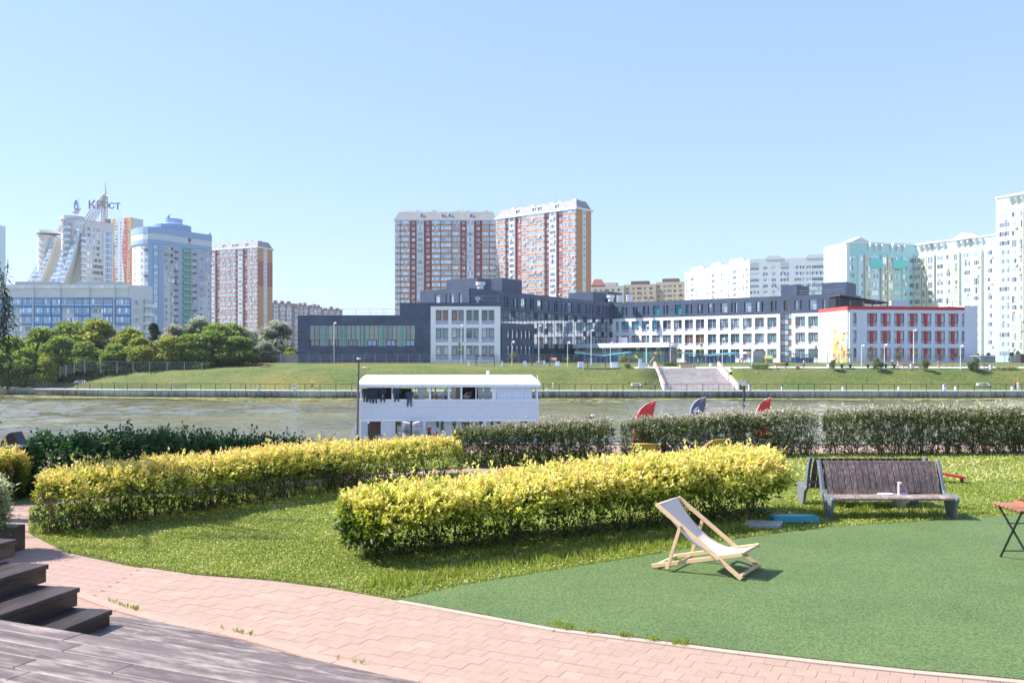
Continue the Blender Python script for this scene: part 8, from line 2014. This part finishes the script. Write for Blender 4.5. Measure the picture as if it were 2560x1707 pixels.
ts_l = leafmat('thin_sapling_leaf', [(.12, .15, .05), (.26, .29, .12), (.42, .43, .24)], .35); ts_me = crown_mesh('crown', ts_l, 71, .9, 3.4, 10, 340, .2, low=.0, dens=.3)
for i, (px, a, b_) in enumerate(((1148, 846, 908), (1595, 862, 908), (1645, 862, 908), (1697, 864, 908), (1754, 850, 908), (2040, 856, 908), (2178, 856, 908), (2249, 856, 908), (2290, 862, 908), (2399, 862, 912), (2122, 866, 908), (1624, 880, 908))):
    small_tree(px, a, b_, 15, ts_me, 1.8, 3.4, ['silvery sapling in front of the white classroom block', 'thin sapling left of the tall mast at the steps', 'thin sapling above the left of the steps', 'thin sapling above the middle of the steps', 'thin sapling before the long play pavilion', 'thin tree left of the mosaic gable', 'reddish green tree before the second window group of the striped wing', 'thin tree before the third window group of the striped wing', 'thin tree beside the tall mast at the striped wing', 'thin tree beside the lamp at the right of the striped wing', 'thin tree right at the corner of the mosaic gable', 'very small sapling at the top left of the steps'][i], 'thin_sapling', .3)
for px, base, w_, c, lab in ((1899, 921, 44, 'g', 'low clipped green shrub bed between lamp and bench'), (1675, 915, 36, 'g', 'low green shrub bed behind the terrace benches'), (2380, 917, 60, 'y', 'bed of small pale yellow flowers before the striped wing'), (2515, 922, 50, 'y', 'bed of small pale yellow flowers near the right edge')):
    Y = Yat(px, base); x, y, z = gz(px, Y); W_ = w_*Y/F; n = 900; C = np.stack([rng.uniform(-W_/2, W_/2, n), rng.uniform(-.8, .8, n), rng.uniform(.05, .75 if c == 'g' else .4, n)], 1)
    o = leafcloud('shrub_bed', C, unit(rng.normal(size=(n, 3))+[0, 0, .5]), unit(rng.normal(size=(n, 3))), .22, .14, rng.random(n), leafmat('bed_'+c, [(.06, .12, .02), (.16, .24, .05), (.26, .3, .08)] if c == 'g' else [(.12, .16, .04), (.45, .44, .2), (.62, .58, .35)], .3)); o.location = (x, y, z); tag(o, lab, 'shrub bed', 'planted beds on the far bank')
# evergreens by the mint block, sheds and board fence at far right
for px, a, b_, w_, k in ((2472, 877, 908, 24, 'd'), (2530, 876, 908, 26, 'd'), (2445, 879, 908, 14, 'd'), (2545, 868, 905, 16, 'y')):
    Y = 206; x = (px-CX)/F*Y; H = (b_-a)*Y/F; me = KT[k][1][0]; t = thing('dark_pine', 'dark green young pine before the mint block, %s' % {2472: 'beside the grey shed', 2530: 'second from the right edge', 2445: 'next to the end of the striped wing', 2545: 'thin and yellowish at the right edge'}[px], 'tree', (x, Y, ZG), 'young pines before the mint block'); s = w_*Y/F/(6.2 if k == 'd' else 8.6); inst(me, 'crown', t, (0, 0, 0), px, (s, s, H/11.5)); inst(TRK, 'trunk', t, (0, 0, 0), 0, (.3, .3, .3))
Y = 204; X = lambda q: (q-CX)/F*Y
t = thing('grey_shed', 'flat grey blue shed behind the fence right of the striped wing', 'shed', (X(2470), Y, ZG)); MB().box(X(2452), X(2489), Y, Y+4, ZG, ZG+1.7).build('wall', mat('shed_blue_grey', (.22, .26, .36), .7), t, world=True); MB().box(X(2449), X(2491), Y-.2, Y+4.2, ZG+1.7, ZG+1.85).build('roof', conc_l, t, world=True)
t = thing('right_board_fence', 'grey and dark red upright board fence at the right edge', 'fence', (X(2545), 203, ZG)); 
for i in range(26): q = 2520+i*1.8; MB().box(X(q), X(q+1.5), 203, 203.1, ZG, ZG+(1.7 if i < 14 else 2.2)).build('plank', mat('grey_picket', (.36, .36, .40), .7) if i < 14 else mat('dark_red_picket', (.20, .07, .08), .7), t, world=True)
# people on the far bank
def fp(px, base, label, rz=0, **k):
    Y = Yat(px, base); x, y, z = gz(px, Y); return person(label, (x, y, z+.02), R(rz), **k)
fp(429, 973.5, 'dark haired woman in white standing at the promenade railing at left', 30, top=(.6, .55, .55), bottom=(.6, .55, .5), hair=(.09, .04, .03))
fp(780, 976, 'runner in a white cap and black shorts on the promenade', 90, pose='run', top=(.03, .03, .04), bottom=(.02, .02, .02), hat=(.75, .72, .68))
fp(665, 917, 'sunbather on a reddish towel on the upper meadow at left', 90, pose='lie', top=(.5, .2, .18), bottom=(.4, .15, .15))
fp(913, 921, 'sunbather on a white towel near the meadow crest', 90, pose='lie', top=(.6, .45, .4), bottom=(.6, .6, .6))
fp(1383, 976.5, 'woman with long hair walking a white dog on the promenade', -60, pose='walk', top=(.55, .45, .42), bottom=(.5, .4, .35), h=1.75)
fp(1613, 971, 'man in a dark vest and shorts at the slope foot beside the steps', 40, pose='walk', top=(.08, .10, .12), bottom=(.05, .06, .08))
fp(1637, 976.5, 'child in a cap with a blue bag beside the steps', 20, top=(.55, .42, .38), bottom=(.05, .04, .05), hat=(.6, .55, .5), h=1.45)
fp(1745, 917, 'gardener in grey pushing a mower above the steps', 80, pose='push', top=(.32, .36, .38), bottom=(.12, .15, .18), sleeve=True, short=False)
fp(2009, 921, 'gardener in a white shirt and dark trousers pushing a red mower', 80, pose='push', top=(.7, .7, .72), bottom=(.02, .02, .03), short=False)
fp(2107, 928, 'person sitting on the grass at the crest below the mosaic gable', 60, pose='sitground', top=(.35, .15, .13), bottom=(.1, .07, .07))
fp(2231, 917, 'person in a pale blue top and navy trousers with a bag by the picnic table', -40, top=(.35, .45, .45), bottom=(.03, .04, .09), short=False)
fp(2245, 920, 'girl in a pink and white dress right of the picnic table', 10, top=(.7, .5, .52), dress=True, h=1.5, hair=(.4, .25, .12))
fp(2347, 924, 'woman in a long pale red dress with a handbag on the upper path', 20, top=(.5, .3, .28), dress=True, hair=(.3, .16, .1))
fp(2538, 975, 'person in a red top on the promenade at the right edge', 10, top=(.55, .02, .03), bottom=(.04, .04, .06), short=False)
fp(2545, 976, 'person all in white on the promenade at the right edge', -10, top=(.75, .72, .72), bottom=(.72, .7, .7), sleeve=True, short=False, hair=(.35, .2, .1))
fp(1361, 915, 'girl in a white skirt standing on the middle swing platform', 0, top=(.4, .5, .65), dress=True, h=1.35)
fp(1343, 912, 'child in pink sitting behind the middle swing frame', 0, pose='sit', top=(.6, .45, .45), h=1.3)
fp(330/1.0*0+107, 955, 'dark dressed person walking far left on the promenade', 40, pose='walk', top=(.03, .03, .04), bottom=(.03, .03, .05), short=False)
for px, base, w_, cc, lab in ((665, 917.5, 12, (.5, .2, .18), 'reddish towel under the sunbather at left'), (913, 921.5, 16, (.7, .68, .66), 'white towel under the sunbather near the crest')):
    Y = Yat(px, base)-.05; x, y, z = gz(px, Y); tag(MB().box(-1.0, 1.0, -.5, .5, 0, .03).build('towel', mat('towel_%d' % px, cc, .9), None, (x, y, z+.03)), lab, 'towel')
# dog and mowers
Y = Yat(1368, 976.5); x, y, z = gz(1368, Y); m_ = MB(); whd = mat('white_dog_fur', (.66, .60, .52), .9)
me = bpy.data.meshes.new('body'); jv = [(0, 0, .32), (.22, 0, .33), (-.2, 0, .33), (.32, 0, .45), (.42, 0, .46), (-.34, 0, .42)]+[(.2*sx, .07*sy, .30) for sx in (1, -1) for sy in (1, -1)]+[(.21*sx, .08*sy, .15) for sx in (1, -1) for sy in (1, -1)]+[(.22*sx, .08*sy, .01) for sx in (1, -1) for sy in (1, -1)]
me.from_pydata(jv, [(0, 1), (0, 2), (1, 3), (3, 4), (2, 5), (1, 6), (1, 7), (2, 8), (2, 9), (6, 10), (7, 11), (8, 12), (9, 13), (10, 14), (11, 15), (12, 16), (13, 17)], [])
o = bpy.data.objects.new('dog', me); COL.objects.link(o); md = o.modifiers.new('skin', 'SKIN'); me.materials.append(whd)
for i, r_ in enumerate([.12, .11, .11, .08, .05, .03]+[.05]*4+[.035]*4+[.03]*4): me.skin_vertices[0].data[i].radius = (r_, r_); me.skin_vertices[0].data[i].use_root = i == 0
o.modifiers.new('sub', 'SUBSURF').levels = 1; o.location = (x, y, z); o.rotation_euler.z = R(200); tag(o, 'small white dog walked on the promenade behind the houseboat end', 'dog')
for px, base, lab in ((1733, 917.5, 'grey red lawn mower pushed above the steps'), (1994, 921.5, 'red lawn mower pushed by the gardener in white')):
    Y = Yat(px, base); x, y, z = gz(px, Y); t = thing('lawn_mower', lab, 'lawn mower', (x, y, z+.02), 'lawn mowers'); MB().box(-.35, .3, -.25, .25, .12, .28).build('deck', mat('mower_red', (.42, .08, .06), .5), t); MB().box(-.12, .15, -.14, .14, .28, .42).build('engine', metal_d, t)
    for s in (-1, 1):
        for q in (-.3, .25): MB().tube((q, s*.27, .1), (q, s*.31, .1), .1, n=10).build('wheel', metal_d, t)
    MB().bar((.25, 0, .25), (1.0, 0, 1.0), .04, .04).build('handle', metal_d, t)

# ---------------------------------------------------------------- thin summer haze over the river
hz = MB().box(-640, 640, -8, 1290, -8.5, 140).build('haze', None)
hz.data.materials.clear(); hm = bpy.data.materials.new('haze_air'); hm.use_nodes = True; hz.data.materials.append(hm); tag(hz, kind='stuff')
hn = hm.node_tree.nodes; hn.clear(); ho = hn.new('ShaderNodeOutputMaterial'); hv = hn.new('ShaderNodeVolumePrincipled')
hv.inputs['Color'].default_value = (.86, .93, 1, 1); hv.inputs['Density'].default_value = .00012; hv.inputs['Anisotropy'].default_value = .2
hm.node_tree.links.new(hv.outputs[0], ho.inputs['Volume'])

# pieces of a part go one level deeper
SUBS = {'black_backdrop': ('backdrop_logo', 'backdrop_lettering'), 'yellow_notice': ('notice_print',), 'window': ('window_sticker',), 'platform': ('platform_edge',), 'banner': ('logo',),
        'roof': ('dormer', 'roof_unit', 'antenna'), 'head_frame': ('strings',), 'pole': ('sticker', 'sleeve', 'collar'), 'label_sleeve': ('purple_stripe', 'yellow_mark', 'lid'),
        'end_frame': ('bolt',), 'canvas': ('canvas_sleeve',), 'end_wall': ('end_strip',), 'lattice_panel': ('lattice_holes',), 'lower_wall': ('door_light', 'dark_hatch'), 'wall': ('door',), 'deck': ('engine',)}
def base_name(o): return o.name.split('.')[0]
for root in [o for o in COL.objects if o.parent is None and 'category' in o]:
    kids = list(root.children)
    for pn, subs in SUBS.items():
        ps = [k for k in kids if base_name(k) == pn]
        if not ps or root.name.startswith(('school', 'person')) or (pn == 'window' and root.name != 'houseboat'): continue
        for c in [k for k in kids if base_name(k) in subs and k not in ps]:
            cw = c.location
            p = min(ps, key=lambda q: abs(sum((v.co.x for v in q.data.vertices[:4]))/4+q.location.x-sum((v.co.x for v in c.data.vertices[:4]))/4-c.location.x)) if len(ps) > 1 else ps[0]
            mbz = p.matrix_basis.inverted() @ c.matrix_basis; c.parent = p; c.matrix_basis = mbz
